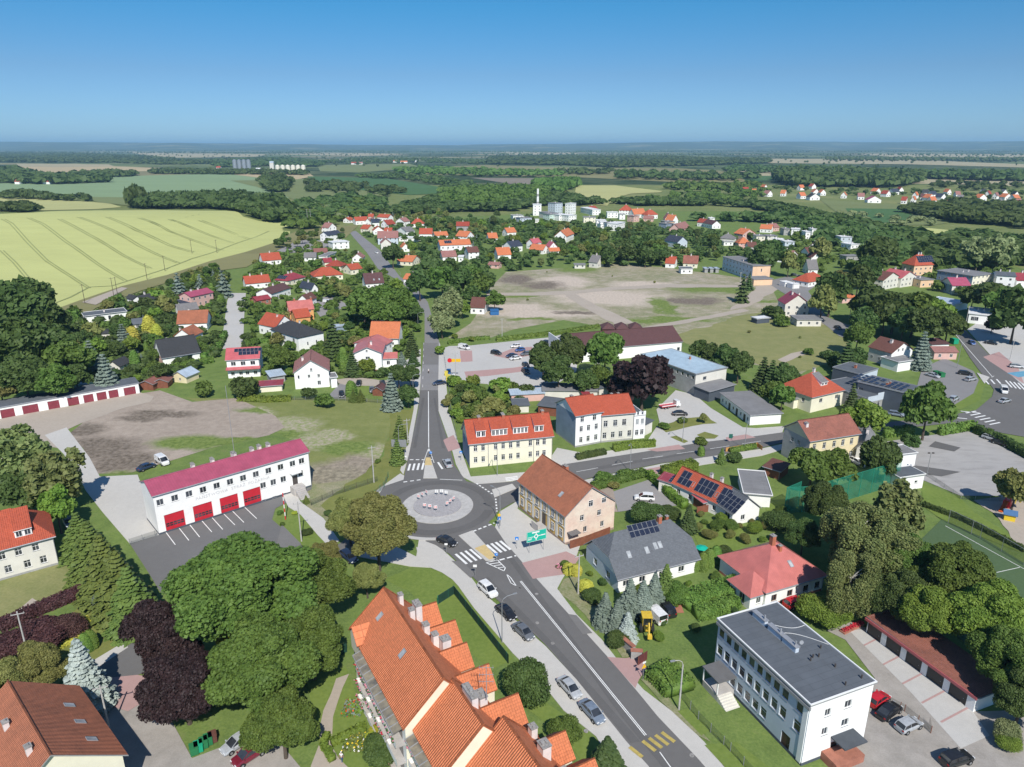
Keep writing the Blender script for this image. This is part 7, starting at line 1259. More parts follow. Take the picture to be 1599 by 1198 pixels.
W([(0,240),(110,240),(240,246),(290,252),(430,252),(430,254),(260,258),(180,255),(0,254)], 40, 13, 'dark', 'broad dark forest behind the stubble fields on the left', lod='b')
W([(330,252),(440,248),(510,254),(500,261),(420,260),(340,262)], 26, 12, 'dark', 'wood behind the grain silos', lod='b')
W([(495,253),(560,248),(700,249),(780,254),(770,258),(640,254),(560,258)], 34, 11, 'dark', 'wood beside the distant red hamlet', lod='b', dens=.5)
W([(620,266),(690,264),(790,270),(880,272),(880,276),(770,277),(680,274),(620,272)], 22, 13, 'green', 'tree row along the pasture behind the beet field', 'trees', lod='b', dens=.5)
W([(560,276),(620,274),(690,280),(740,290),(740,295),(690,290),(620,280),(560,279)], 17, 9, 'dark', 'wood along the upper edge of the beet field', lod='b', dens=.8)
W([(765,247),(880,246),(1040,246),(1100,250),(1200,251),(1200,255),(1100,259),(960,262),(880,258),(765,257)], 26, 15, 'dark', 'long dark forest across the middle distance', lod='b')
W([(860,271),(960,268),(965,272),(900,274)], 22, 14, 'dark', 'clump of trees on the pasture below the forest', 'trees', lod='b', dens=.5); W([(960,274),(1180,276),(1185,282),(1100,283),(960,280)], 22, 15, 'dark', 'loose row of trees along the sandy pasture', 'trees', lod='b', dens=.6)
W([(1030,296),(1060,291),(1180,290),(1190,296),(1080,300)], 17, 11, 'green', 'shrubs on the meadow right of the pale wheat', lod='b', dens=.5); W([(1150,262),(1330,266),(1330,270),(1210,272),(1130,268)], 22, 13, 'dark', 'wood strip above the pine wood', lod='b', dens=.7)
W([(1290,247),(1600,249),(1600,253),(1290,252)], 40, 16, 'dark', 'thin far wood on the right plain', lod='c', dens=.6)
for i, (a, b, c, d, wd) in enumerate([(0,234,600,235,'left'),(420,236,1000,238,'central'),(900,236,1620,236,'right'),(0,237.5,500,238.5,'nearer left'),(700,241,1620,242,'nearer right')]):
 W([(a,b),(c,d),(c,d+1.6),(a,b+1.6)], 75 if i < 3 else 60, 14, 'dark', '%s band of far forest below the horizon' % wd, lod='c', dens=.5 if i < 3 else .25)
W([(0,250),(0,240),(1620,240),(1620,262),(1200,262),(800,262),(400,262)], 100, 10, 'dark', 'scattered single trees over the far plain', 'trees', lod='c', dens=.25)
def hills():
 m, nt, bs = newmat('wooded_hills'); ps = pos(nt)
 f = noise(nt, ps, .0011, 5, .6); c = ramp(nt, f, [(.45, (.035,.06,.02)), (.56, (.05,.085,.03)), (.6, (.17,.19,.08)), (.66, (.3,.27,.15)), (.7, (.05,.08,.03))]); c = mixc(nt, .35, c, ramp(nt, noise(nt, ps, .008, 4), [(.3, (.02,.035,.012)), (.7, (.09,.12,.05))]))
 nt.links.new(c, bs.inputs['Base Color']); bs.inputs['Roughness'].default_value = 1
 prof = [(-200,222),(0,221.5),(200,222.5),(400,224.5),(600,226.5),(700,227),(760,225.5),(860,225),(960,223.5),(1040,222),(1100,221),(1250,221.5),(1400,222),(1500,221),(1599,220.5),(1800,221)]
 mb = MB(); cols = []; rr = random.Random(4)
 for k in range(101):
  u = -250+k*21; v = next(b0+(u-a0)*(b1-b0)/(a1-a0) for (a0, b0), (a1, b1) in zip(prof, prof[1:]) if u <= a1) if u <= 1800 else 221
  v += rr.uniform(-.35, .35); Y = 16500+1200*sin(k*.7)
  dz = (CYP-v)/FPX; ang = atan(dz)-PIT; z = CAMH+tan(ang)*Y; z = max(z, 30); X = (u-CXP)/FPX*Y/(cos(PIT)+dz*sin(PIT))
  cols.append([(X*s, Y*s, z*h_-(.5 if h_ == 0 else 0)) for s, h_ in ((.62,0),(.72,.16),(.82,.42),(.92,.8),(1.0,1.0),(1.12,.7),(1.4,0))])
 for a, b in zip(cols, cols[1:]):
  for i in range(6): mb.poly([a[i], b[i], b[i+1], a[i+1]], m)
 struct(mb.build('distant_hills'))
hills()
# ================= vehicles
def paint(name, c, r=.3):
 m, nt, bs = newmat(name); ps = pos(nt); nt.links.new(ramp(nt, noise(nt, ps, 2.5, 3), [(.3, tuple(x*.85 for x in c)), (.7, tuple(min(1, x*1.1) for x in c))]), bs.inputs['Base Color'])
 bs.inputs['Roughness'].default_value = r; bs.inputs['Coat Weight'].default_value = .5; bs.inputs['Coat Roughness'].default_value = .1; return m
PAINT = dict(white=paint('white_paint', (.72,.72,.71)), black=paint('black_paint', (.018,.018,.02)), silver=paint('silver_paint', (.38,.4,.42)), grey=paint('grey_paint', (.13,.14,.155)), steel=paint('blue_grey_paint', (.17,.21,.27)), navy=paint('navy_paint', (.02,.035,.08)), blue=paint('blue_car_paint', (.04,.1,.3)), red=paint('red_paint', (.5,.02,.03)), darkred=paint('dark_red_paint', (.17,.015,.03)), yellow=paint('yellow_paint', (.65,.5,.06)))
rub = mat('tyre_rubber', (.02,.02,.02), .1, 5, .9); alu = mat('alloy', (.4,.41,.42), .05, 5, .35, metal=.6); lampw = mat('headlamp', (.7,.72,.74), .05, 9, .1); lampr = mat('rear_lamp', (.35,.01,.01), .05, 9, .2); carglass = glassm('car_glass', (.012,.014,.017), .05)
TYPES = {
 'saloon': (4.6, 1.8, [(-2.3,.72,.62),(-2.22,.82,.86),(-1.5,.88,.93),(-.6,.9,.92),(.75,.9,.9),(1.3,.88,.86),(2.0,.84,.74),(2.25,.72,.6),(2.3,.66,.5)], [(-1.75,.72,.93),(-.95,.64,1.38),(-.1,.63,1.43),(.55,.64,1.38),(1.35,.74,.9)]),
 'hatch': (4.0, 1.75, [(-2.0,.74,.6),(-1.95,.84,.85),(-1.2,.88,.92),(.6,.88,.92),(1.1,.86,.88),(1.75,.8,.74),(1.97,.7,.58),(2.0,.64,.5)], [(-1.9,.72,.92),(-1.55,.64,1.38),(-.3,.63,1.47),(.35,.64,1.42),(1.15,.74,.9)]),
 'suv': (4.5, 1.85, [(-2.25,.78,.68),(-2.2,.88,1.0),(-1.2,.92,1.04),(.8,.92,1.04),(1.2,.9,1.0),(2.0,.86,.9),(2.22,.76,.7),(2.25,.7,.6)], [(-2.15,.78,1.02),(-1.85,.7,1.58),(-.4,.69,1.66),(.4,.7,1.6),(1.25,.78,1.02)]),
 'estate': (4.7, 1.8, [(-2.35,.76,.62),(-2.3,.86,.9),(-1.2,.9,.95),(.8,.9,.93),(1.3,.88,.88),(2.05,.84,.75),(2.32,.72,.58),(2.35,.66,.5)], [(-2.22,.74,.95),(-1.85,.66,1.42),(-.3,.65,1.49),(.45,.66,1.43),(1.35,.76,.92)]),
 'van': (4.9, 1.95, [(-2.45,.9,.7),(-2.44,.94,1.1),(-1.0,.95,1.15),(1.1,.95,1.15),(1.5,.93,1.1),(2.2,.88,.95),(2.42,.78,.75),(2.45,.7,.6)], [(-2.43,.9,1.12),(-2.38,.86,1.9),(.2,.85,1.95),(.85,.84,1.85),(1.75,.84,1.1)])}
CM = {}
def car_meshes(ty):
 if ty in CM: return CM[ty]
 L, Wd, low, cab = TYPES[ty]; body = PAINT['white']; mb = MB(); secs = []
 for x, w_, b in low: secs.append([(x,-w_*.86,.24),(x,-w_,.45),(x,-w_,b*.82),(x,-w_*.9,b),(x,-w_*.4,b+.03),(x,w_*.4,b+.03),(x,w_*.9,b),(x,w_,b*.82),(x,w_,.45),(x,w_*.86,.24)])
 for a, b in zip(secs, secs[1:]):
  for i in range(9): mb.poly([a[i], b[i], b[i+1], a[i+1]], body)
 mb.poly(secs[0], body); mb.poly(secs[-1][::-1], body)
 for a, b in zip(secs, secs[1:]): mb.poly([a[0], a[9], b[9], b[0]], rub)
 top = [(x, w_, z) for x, w_, z in cab[1:-1]]
 for a, b in zip(top, top[1:]):
  for (y0, y1, d0, d1) in ((-1,-.5,0,.03),(-.5,.5,.03,.03),(.5,1,.03,0)): mb.poly([(a[0],a[1]*y0,a[2]+d0),(b[0],b[1]*y0,b[2]+d0),(b[0],b[1]*y1,b[2]+d1),(a[0],a[1]*y1,a[2]+d1)], body)
 for s in (-1, 1):
  e = [(x, s*(w_+.01), z) for x, w_, z in cab]
  for p, q in ((e[0], e[1]), (e[-1], e[-2])): mb.cyl(p, q, .05, .045, body, 4)
  xm = (e[1][0]+e[-2][0])/2; bz = e[0][2]; mb.cyl((xm, s*(cab[0][1]+.03), bz), (xm, e[2][1], e[2][2]-.03), .045, .04, body, 4)
  for i in range(1, len(e)-2): mb.cyl(e[i], e[i+1], .035, .035, body, 4)
  mb.box(e[-1][0]-.25, e[-1][0]-.08, *( (-w_m-.16, -w_m) if s < 0 else (w_m, w_m+.16)), bz+.02, bz+.16, body) if (w_m := Wd/2-.02) else None
  if ty == 'van': mb.poly([(e[1][0]+.1, s*(cab[0][1]+.04), bz+.02), (0, s*(cab[0][1]+.04), bz+.02), (0, e[2][1]+s*.015, e[2][2]-.08), (e[1][0]+.1, e[1][1]+s*.015, e[1][2]-.08)], body)
  for xw in (L*.31, -L*.30): mb.cyl((xw, s*(Wd/2-.06), .33), (xw, s*(Wd/2+.012), .33), .385, .385, rub, 14)
 bo = mb.mesh('body'); mb = MB(); g = []
 for x, w_, z in cab: g.append([(x,-w_,z),(x,w_,z)])
 base = low
 bz = cab[0][2]-.02
 for a, b in zip(g, g[1:]): mb.poly([a[0], b[0], b[1], a[1]][::1], carglass)
 for s in (0, 1):
  e = [q[s] for q in g]; out = [(e[0][0], e[0][1]*1.02, bz)]+e[1:-1]+[(e[-1][0], e[-1][1]*1.02, cab[-1][2]-.02)]; mb.poly(out if s else out[::-1], carglass)
 gl = mb.mesh('windows'); wh = MB(); wh.cyl((0,-.1,0),(0,.1,0),.32,.32,rub,14); wh = wh.mesh('wheel'); rm = MB(); rm.cyl((0,-.108,0),(0,.108,0),.19,.19,alu,10); rm = rm.mesh('rim')
 hl = MB(); hl.box(-.05,.05,-.17,.17,-.07,.07,lampw); hl = hl.mesh('headlight'); tl = MB(); tl.box(-.05,.05,-.13,.13,-.09,.09,lampr); tl = tl.mesh('tail_light'); pm = MB(); pm.box(-.01,.01,-.26,.26,-.06,.06,fr_white); pm = pm.mesh('number_plate')
 CM[ty] = (bo, gl, wh, rm, hl, tl, pm); return CM[ty]
def car(ty, col, u, v, du, dv, label, name=None, grp=None, z=.13):
 p = P(u, v); q = P(u+du, v+dv); a = atan2((q-p).y, (q-p).x); E = empty(name or {'van':'van'}.get(ty, 'car'), (p.x, p.y, z), a); L, Wd, low, cab = TYPES[ty]; bo, gl, wh, rm, hl, tl, pm = car_meshes(ty)
 b = child('body', bo, E); b.material_slots[0].link = 'OBJECT'; b.material_slots[0].material = PAINT[col]; child('windows', gl, E)
 for x in (L*.31, -L*.30):
  for y in (-Wd/2+.09, Wd/2-.09): w_ = child('wheel', wh, E, (x, y, .32)); child('rim', rm, w_)
 for y in (-.58, .58): child('headlight', hl, E, (low[-2][0]-.03, y, low[-2][2]+.02)); child('tail_light', tl, E, (low[1][0]-.01, y*1.1, low[1][2]-.1))
 child('number_plate', pm, E, (low[-1][0]+.02, 0, .42)); tag(E, label, 'van' if ty == 'van' else 'car', grp); return E
K = 'cars parked along the main road'; CP = 'cars on the store car park'
for c in [('suv','white',762,926,22,20,'white car at the head of the row parked along the main road',K),('saloon','black',790,961,22,20,'black saloon parked second in the row, beside the curved street lamp',K),('saloon','grey',817,991,22,20,'dark grey saloon parked behind the black one along the main road',K),('saloon','silver',889,1079,20,22,'silver saloon parked beside the yew ball',K),('saloon','steel',924,1117,20,22,'blue-grey saloon, last in the row along the main road',K),
 ('saloon','black',698,849.5,30,13,'black saloon leaving the roundabout towards the zebra crossing','moving cars'),('saloon','silver',699,727,-8,-14,'silver saloon on the crossing in front of the cream corner house','moving cars'),('saloon','navy',686,601,-20,3,'navy saloon turning out of the car park into the north road','moving cars'),('estate','navy',545,874,20,16,'dark blue car in the shade of the olive lindens','moving cars'),
 ('suv','black',775,554,15,3,'black box-shaped jeep driving alone across the car park',CP),('hatch','white',805,543,-14,1,'white car farthest back in the car park group',CP),('hatch','blue',812,549,-14,2,'blue car between the white and the grey one on the car park',CP),('estate','grey',822,555,-14,2,'dark grey car at the right of the car park group',CP),('saloon','navy',799,558,-14,2,'navy car partly hidden by a white one on the car park',CP),('saloon','white',805,562,-14,2,'white saloon nearest the viewer in the car park group',CP),('saloon','black',853,537,14,2,'black car next to the glazed front of the store',CP),('hatch','yellow',863,541.5,14,2,'yellow car under the tree by the store front',CP),('hatch','black',821,573,8,6,'black car half under the trees, the one farther back',CP),('suv','black',821,583,8,6,'black car half under the trees, the nearer one',CP),('van','white',725,545.5,14,3,'small white van beside the pink paved bay of the car park',CP),
 ('saloon','black',1061.5,649,15,0,'black saloon in the paved yard before the stepped white house','yard cars'),('suv','white',1006,781.5,-20,-1,'white car with dark roof on the gravel parking behind the old tiled house','yard cars'),('van','white',1022,965,-14,-14,'white panel van beside the yellow digger','yard cars'),('suv','black',1040,956,-13,-16,'black off-roader in the shade beside the white panel van','yard cars'),('suv','red',1241,947,20,-7,'red car parked under the wall of the red hipped house','yard cars'),
 ('hatch','red',1371,1098,14,-10,'bright red car half hidden behind the office block','yard cars'),('saloon','black',1387,1116,14,-10,'black saloon between the red and the silver car behind the office block','yard cars'),('hatch','silver',1418,1138,16,-7,'silver hatchback nearest the brown fence behind the office block','yard cars'),('suv','black',1492,1192,18,-6,'black car cut by the bottom edge at lower right','yard cars'),
 ('estate','silver',373,1165,-14,9,'silver car at the bottom edge beside the green bins','yard cars'),('suv','darkred',390,1185,-14,9,'dark red car at the bottom edge next to the silver one','yard cars'),('hatch','steel',108,820,5,10,'grey car in the shade behind the left villa','yard cars'),('saloon','navy',229,733,8,-3,'dark blue car behind the fire station','fire station vehicles'),('van','white',254,724,9,6,'white van behind the fire station roof','fire station vehicles'),
 ('van','white',512,474,12,1,'white van in the gravel car yard','house cars'),('saloon','black',432,525,14,-2,'black car in front of the red-orange gable beside the charcoal villa','house cars'),('hatch','black',560.5,602,-4,9,'black car on the small lawn before the wide white gable','house cars'),('hatch','black',533.5,619,1,9,'black car on the drive of the faded-red-roofed house','house cars'),('hatch','grey',581,612,1,9,'dark car beside the tiny brown garden house','house cars'),('hatch','black',598,602,4,7,'black car half hidden by the big blue spruce','house cars'),('hatch','white',588,396,6,2,'white car at the kerb of the upper north road','house cars'),
 ('saloon','black',1308,514,10,5,'black car on the side road at the end of the dry meadow','street cars'),('saloon','silver',1456,589,11,3,'silver saloon next to the green waste containers','street cars'),('estate','black',1507,586,13,2,'black estate at the grass verge of the junction','street cars'),('estate','silver',1515,595,13,-3,'silver estate next to the black one at the verge','street cars'),('suv','silver',1489,626,11,-6,'silver off-roader parked along the low wall by the chestnut','street cars'),('estate','steel',1399,650,13,2,'blue-grey estate in the shade before the dark hall','street cars'),('hatch','blue',1517,538,8,5,'blue hatchback driving on the main street','street cars'),('saloon','black',1547,538,13,2,'black saloon parked on the plaza edge','street cars'),('estate','silver',1587,575,12,1,'silver estate by the blue painted bay','street cars'),('van','white',1567,613,6,12,'white van driving up to the junction','street cars'),('saloon','silver',1568,629,16,-4,'pale silver saloon crossing the junction','street cars'),
 ('estate','silver',1548,688,13,4,'silver estate by the hedge of the market square','market square cars'),('saloon','black',1562,695,13,4,'black saloon in the middle of three cars on the market square','market square cars'),('suv','black',1580,702,13,5,'black car at the right of three on the market square','market square cars'),('suv','white',1339,726,12,6,'white car between the tall yellow house and the garage blocks','yard cars'),('hatch','grey',1240,431,8,1,'dark car in front of the grey-roofed house, left','street cars'),('hatch','black',1250,434,8,1,'black car in front of the grey-roofed house, right','street cars')]: car(*c[:7], None, c[7])
def thing(name, u, v, du, dv, label, cat, z=.1, grp=None):
 p = P(u, v); q = P(u+du, v+dv); return tag(empty(name, (p.x, p.y, z), atan2((q-p).y, (q-p).x)), label, cat, grp)
def pt(E, name, *boxes, cyl=()):
 mb = MB()
 for b in boxes: mb.box(*b)
 for c in cyl: mb.cyl(*c)
 return mb.build(name, E)
bare = WALL['brick']
t = thing('flatbed_truck', 1046, 637, 14, -2, 'white and red flatbed tow truck at the purple beech', 'truck')
pt(t, 'cab', (1.6,3.2,-1,1,.5,1.3,PAINT['white']), (1.6,2.8,-.95,.95,1.3,2.2,PAINT['white'])); pt(t, 'windscreen', (2.8,2.84,-.85,.85,1.35,2.1,carglass)); pt(t, 'flatbed', (-3.4,1.5,-1.05,1.05,.75,.95,PAINT['red']), (-3.4,1.5,-1.05,-.95,.96,1.2,PAINT['white']), (-3.4,1.5,.95,1.05,.96,1.2,PAINT['white']))
for x in (2.3,-1.2,-2.2):
 for y in (-.95,.95): w_ = child('wheel', CM['suv'][2], t, (x,y,.36)); child('rim', CM['suv'][3], w_)
yp = mat('digger_yellow', (.62,.42,.045), .15, 1.5, .5)
t = thing('digger', 1008, 982, -3, -12, 'yellow backhoe digger in the gateway beside the white panel van', 'digger')
pt(t, 'chassis', (-1.6,2.2,-.45,.45,.6,1.3,yp), (.6,2.3,-.42,.42,1.3,1.75,yp)); pt(t, 'cab', (-1.1,.5,-.75,-.68,1.2,2.8,yp), (-1.1,.5,.68,.75,1.2,2.8,yp), (-1.2,.6,-.85,.85,2.8,2.95,yp)); pt(t, 'cab_window', (-1.0,.4,-.66,.66,1.35,2.75,carglass))
for x, r in ((1.7,.5),(-.9,.75)):
 for y in (-.95,.95): mb = MB(); mb.cyl((0,-.2,0),(0,.2,0),r,r,rub,14); w_ = child('wheel', mb.mesh('wheel'), t, (x,y,r)); mb = MB(); mb.cyl((0,-.21,0),(0,.21,0),r*.5,r*.5,fr_white,10); child('rim', mb.mesh('rim'), w_)
pt(t, 'backhoe_arm', cyl=[((-1.6,0,1),(-2.6,0,2.9),.16,.13,yp,6),((-2.6,0,2.9),(-3.6,.1,1.5),.13,.1,yp,6)]); pt(t, 'bucket', (-4.0,-3.3,-.35,.35,.9,1.5,yp)); pt(t, 'loader_arms', cyl=[((.8,-.7,1.3),(3.0,-.7,.6),.1,.1,yp,6),((.8,.7,1.3),(3.0,.7,.6),.1,.1,yp,6)]); pt(t, 'loader_bucket', (2.9,3.6,-1.1,1.1,.15,.7,yp))
# ================= street furniture
steelp = mat('lamp_steel', (.3,.31,.32), .1, 3, .5, metal=.3); conc = mat('concrete_pole', (.42,.41,.39), .15, 2, .9); woodp = mat('tarred_pole', (.09,.07,.055), .2, 2)
LAMPG = 'street lamps'
def lamp(u, v, h, au, av, label, arm=2.0, m=steelp, r=.09):
 p = P(u, v); q = P(u+au, v+av); E = empty('street_lamp', (p.x,p.y,.05), atan2((q-p).y, (q-p).x)); mb = MB(); mb.cyl((0,0,0),(0,0,h*.9),r,r*.7,m,7); mb.build('pole', E); mb = MB(); mb.tube([(0,0,h*.9),(arm*.12,0,h*.96),(arm*.45,0,h),(arm,0,h*1.01)], .05, m, 5); mb.build('arm', E); mb = MB(); mb.box(arm-.1,arm+.6,-.14,.14,h*1.01-.05,h*1.01+.07,steelp); mb.build('lamp_head', E); tag(E, label, 'street lamp', LAMPG)
for a in [(784,1004,8.5,14,-4,'curved street lamp beside the parked black saloon'),(781,822,8.5,-14,-6,'dark curved street lamp at the corner of the old tiled house'),(776.5,743,8,-3,6,'street lamp in front of the cream corner house'),(983.5,738,8,-3,5,'street lamp beside the loose hedge on the east road'),(1065.6,690,7.5,-3,5,'street lamp at the bedded yard entrance'),(1162,703,7,3,-5,'street lamp by the yellow garden fence'),(624,711,8.5,10,0,'street lamp beside the back of the grey road sign'),(646,623,8,8,0,'street lamp in the verge clump of the north road'),(637.5,600,7,6,0,'short white lamp in front of the dark round trees'),(653,513,7,6,0,'street lamp beside the pink crossing of the north road'),(585,421,7,5,3,'tall thin lamp left of the upper north road'),(625.5,443,7,-5,-3,'lamp on the right kerb of the upper north road'),(552,374,7,5,0,'lamp at the top end of the north road'),(1494,575,9,6,-4,'street lamp beside the pink kiosk')]: lamp(*a)
lamp(1060,1109,8.6,-10,2,'concrete lamp post with short white arm beside the office block', 1.4, conc, .14)
def pole(u, v, h, label, m=conc, r=.15, cross=True, name='utility_pole', grp='utility poles'):
 p = PG(u, v); E = empty(name, (p.x,p.y,p.z), .4); mb = MB(); mb.cyl((0,0,0),(0,0,h),r,r*.65,m,8); mb.build('pole', E)
 if cross: mb = MB(); mb.box(-.9,.9,-.05,.05,h-.5,h-.4,m); [mb.cyl((x,0,h-.4),(x,0,h-.15),.05,.05,soot,5) for x in (-.8,0,.8)]; mb.build('crossarm', E)
 tag(E, label, 'pole', grp); return E
for a in [(902.7,928,8.2,'concrete pole in front of the slate-grey roof'),(46,1032,9,'leaning concrete pole over the golden hedge'),(172.6,1147,8.2,'concrete pole beside the bottom left tiled roof'),(471,846,9,'concrete pole in the station garden'),(584,754,9.5,'concrete pole at the weedy lot left of the roundabout'),(637,695,7.5,'concrete pole in the verge beside the grey road sign'),(1326,500,9,'concrete pole beside the park trees at the side road'),(1507,511,9.5,'concrete pole before the white corner shop'),(1577,562,8,'concrete pole on the plaza'),(931,610,9.5,'thin pole rising behind the white terrace'),(784,530,9,'pole behind the car park near the long hedge'),(712,600,11,'tall pole next to the yellow textile bins'),(1155,447,8,'pole beside the lone spruce on the waste ground'),(1237,462,8,'pole by the white containers on the side road')]: pole(*a)
for i, (u, v) in enumerate(((133,475),(178,464),(184,463),(230,438),(300,397),(339,396),(258,425))): pole(u, v, 10, '%s wooden power pole counted from the left along the wheat field' % ['first','second','third','fourth','sixth','seventh','fifth'][i], woodp, .16, True, 'power_pole', 'power poles along the field')
for i, (u, v) in enumerate(((481,352),(486,352))): pole(u, v, 16, ('left' if i == 0 else 'right')+' one of the two slim masts behind the wheat field', conc, .2, True, 'power_pole', 'slim masts')
def board(u, v, w_, h_, z0, face, col, label, name='road_sign', rot=None, posts=1, extra=None, cat='sign', back=False):
 p = P(u, v); a = rot if rot is not None else 0; E = empty(name, (p.x,p.y,.1), a); mb = MB(); xs = [0] if posts == 1 else [w_*.36*(2*i/(posts-1)-1) for i in range(posts)]
 for x in xs: mb.cyl((x,.03,0),(x,.03,z0+h_*.9),.04,.04,steelp,6)
 mb.build('post', E); mb = MB(); mb.box(-w_/2,w_/2,-.03,.01,z0,z0+h_,col) if face == 'rect' else mb.cyl((0,-.04,z0+h_/2),(0,0,z0+h_/2),h_/2,h_/2,col,20) if face == 'disc' else mb.poly([(-w_/2,-.03,z0+h_/2),(0,-.03,z0),(w_/2,-.03,z0+h_/2),(0,-.03,z0+h_)], col) if face == 'diamond' else mb.poly([(-w_/2,-.03,z0),(w_/2,-.03,z0),(0,-.03,z0+h_)], col)
 b = mb.build('panel', E); tag(E, label, cat)
 if extra: mb = MB(); extra(mb); mb.build('symbol', b)
 return E
sgreen = mat('sign_green', (.01,.42,.30), .05, 3, .4); sblue = mat('sign_blue', (.015,.2,.62), .05, 3, .4); syel = mat('sign_yellow', (.75,.45,.02), .05, 3, .4); sred = mat('sign_red', (.6,.02,.03), .05, 3, .4)
def gsym(mb):
 e = -.045
 for a0 in range(16): a1 = a0+1; mb.poly([(.45*cos(a0*pi/8)-.1,e,3.45+.45*sin(a0*pi/8)),(.45*cos(a1*pi/8)-.1,e,3.45+.45*sin(a1*pi/8)),(.26*cos(a1*pi/8)-.1,e,3.45+.26*sin(a1*pi/8)),(.26*cos(a0*pi/8)-.1,e,3.45+.26*sin(a0*pi/8))], fr_white)
 for b in ((-.2,0,2.65,3.0),(-.2,0,3.9,4.2),(.35,.9,3.4,3.55),(-1.9,-.55,3.4,3.5),(-1.0,.6,4.22,4.5),(.95,1.9,3.38,3.6),(-1.9,-1.0,3.1,3.2),(-1.9,-1.1,2.9,3.0)): mb.poly([(b[0],e,b[2]),(b[1],e,b[2]),(b[1],e,b[3]),(b[0],e,b[3])], fr_white)
 for b in ((-2.1,2.1,2.42,2.47),(-2.1,2.1,4.63,4.68),(-2.1,-2.05,2.47,4.63),(2.05,2.1,2.47,4.63)): mb.poly([(b[0],e,b[2]),(b[1],e,b[2]),(b[1],e,b[3]),(b[0],e,b[3])], fr_white)
board(837.5,862,4.3,2.3,2.4,'rect',sgreen,'large turquoise-green direction sign with white roundabout symbol', rot=.42, posts=2, extra=gsym, name='direction_sign')
board(624,713,3.9,2.0,2.6,'rect',steelp,'large road sign seen from its grey back beside the north road', rot=-.05, posts=3, name='direction_sign')
arrow = lambda z: (lambda mb: mb.poly([(-.05,-.045,z+.14),(.14,-.045,z-.16),(.2,-.045,z-.02),(.05,-.045,z+.2)], fr_white))
board(775,879,.7,.7,1.4,'disc',sblue,'blue round arrow sign on the striped island before the zebra crossing', extra=arrow(1.75)); board(780,826,.7,.7,2.0,'rect',sblue,'blue square crossing sign under the yellow diamond', extra=lambda mb: mb.poly([(-.22,-.045,2.1),(.22,-.045,2.1),(0,-.045,2.5)], fr_white)); board(779.6,827.5,.8,.8,3.0,'diamond',syel,'yellow priority diamond sign near the dark curved lamp')
board(807,858,.7,.7,2.0,'rect',sblue,'blue square crossing sign left of the green direction sign', extra=lambda mb: mb.poly([(-.22,-.045,2.1),(.22,-.045,2.1),(0,-.045,2.5)], fr_white)); board(673,716,.7,.7,1.2,'disc',sblue,'blue round arrow sign on the north traffic island', extra=arrow(1.55)); board(720,720,.7,.7,2.0,'rect',sblue,'blue crossing sign at the left corner of the cream house', extra=lambda mb: mb.poly([(-.22,-.045,2.1),(.22,-.045,2.1),(0,-.045,2.5)], fr_white)); board(742,901,.7,.5,2.0,'rect',fr_white,'small white sign seen beside the lawn above the parked white car'); board(697,866,.6,.4,2.0,'rect',fr_white,'small white sign behind the black saloon leaving the roundabout')
board(1004,1063,.9,.8,2.2,'tri',syel,'yellow triangular warning sign beside the wide clipped hedge plot', rot=.5, extra=lambda mb: mb.poly([(-.3,-.05,3.05),(.3,-.05,3.05),(.3,-.05,3.4),(-.3,-.05,3.4)], fr_white)); board(1140,693,1.0,1.2,1.5,'rect',mat('sign_dark_green', (.02,.12,.09)),'dark green town sign on the east road'); board(634,724,.5,.4,1.6,'rect',fr_white,'tiny white sign in the verge below the grey road sign')
board(712,592,3.4,1.1,6.0,'rect',syel,'yellow store totem sign with red disc on a tall pole', rot=.05, extra=lambda mb: mb.cyl((-2.0,-.12,6.6),(-2.0,.06,6.6),.75,.75,sred,16), name='totem_sign')
for i, (u, v, a) in enumerate([(663.5,798,0),(671.5,799.5,0),(680.5,801.5,.1),(698.5,795,.6),(703.5,791,.8),(708.5,787,.9),(654,784,-.5),(660,780.5,-.6),(666.5,777,-.7),(682,776.5,3.0),(690,776,3.1),(697,778,2.9)]):
 def chev(mb):
  for k in range(2):
   x = -.28+k*.3; mb.poly([(x,-.045,.85),(x+.14,-.045,.85),(x+.26,-.045,1.1),(x+.14,-.045,1.35),(x,-.045,1.35),(x+.12,-.045,1.1)], sred)
 nm_ = ['first','second','third'][i % 3]; g_ = ['at the near side','at the right side','at the left side','at the far side'][i//3]
 E = board(u, v, .7, .7, .75, 'rect', fr_white, 'red-white chevron board, %s of three %s of the roundabout' % (nm_, g_), rot=a, extra=chev, name='chevron_sign'); E.location.z = .42
def bin_(u, v, m, label, w_=.6, h_=1.05, rot=.5, grp='bins', name='wheeled_bin'):
 p = P(u, v); E = empty(name, (p.x,p.y,.1), rot); mb = MB(); mb.box(-w_/2,w_/2,-w_*.55,w_*.55,.08,h_,m); mb.build('body', E); mb = MB(); mb.box(-w_/2-.04,w_/2+.04,-w_*.6,w_*.6,h_,h_+.1,m); mb.build('lid', E); mb = MB(); mb.cyl((-w_/2,w_*.4,.1),(w_/2,w_*.4,.1),.1,.1,rub,8); mb.build('axle', E); tag(E, label, 'bin', grp)
bg = mat('bin_green', (.02,.16,.06), .1, 4); bg2 = mat('bin_teal', (.01,.3,.16), .1, 4); bb = mat('bin_brown', (.12,.05,.035), .1, 4); by = mat('bin_yellow', (.6,.5,.08), .1, 4); bbl = mat('bin_blue', (.03,.13,.32), .1, 4)
for a in [(304,1177,bg,'dark green bin, leftmost in the row by the hedge at the bottom'),(311,1173,bg2,'teal green bin, second in the bottom row'),(319,1167,bg,'dark green bin in the middle of the bottom row'),(326,1162,bg,'dark green bin next to the brown one'),(333,1158,bb,'brown bin at the right end of the bottom row')]: bin_(*a, 1.0, 1.2)
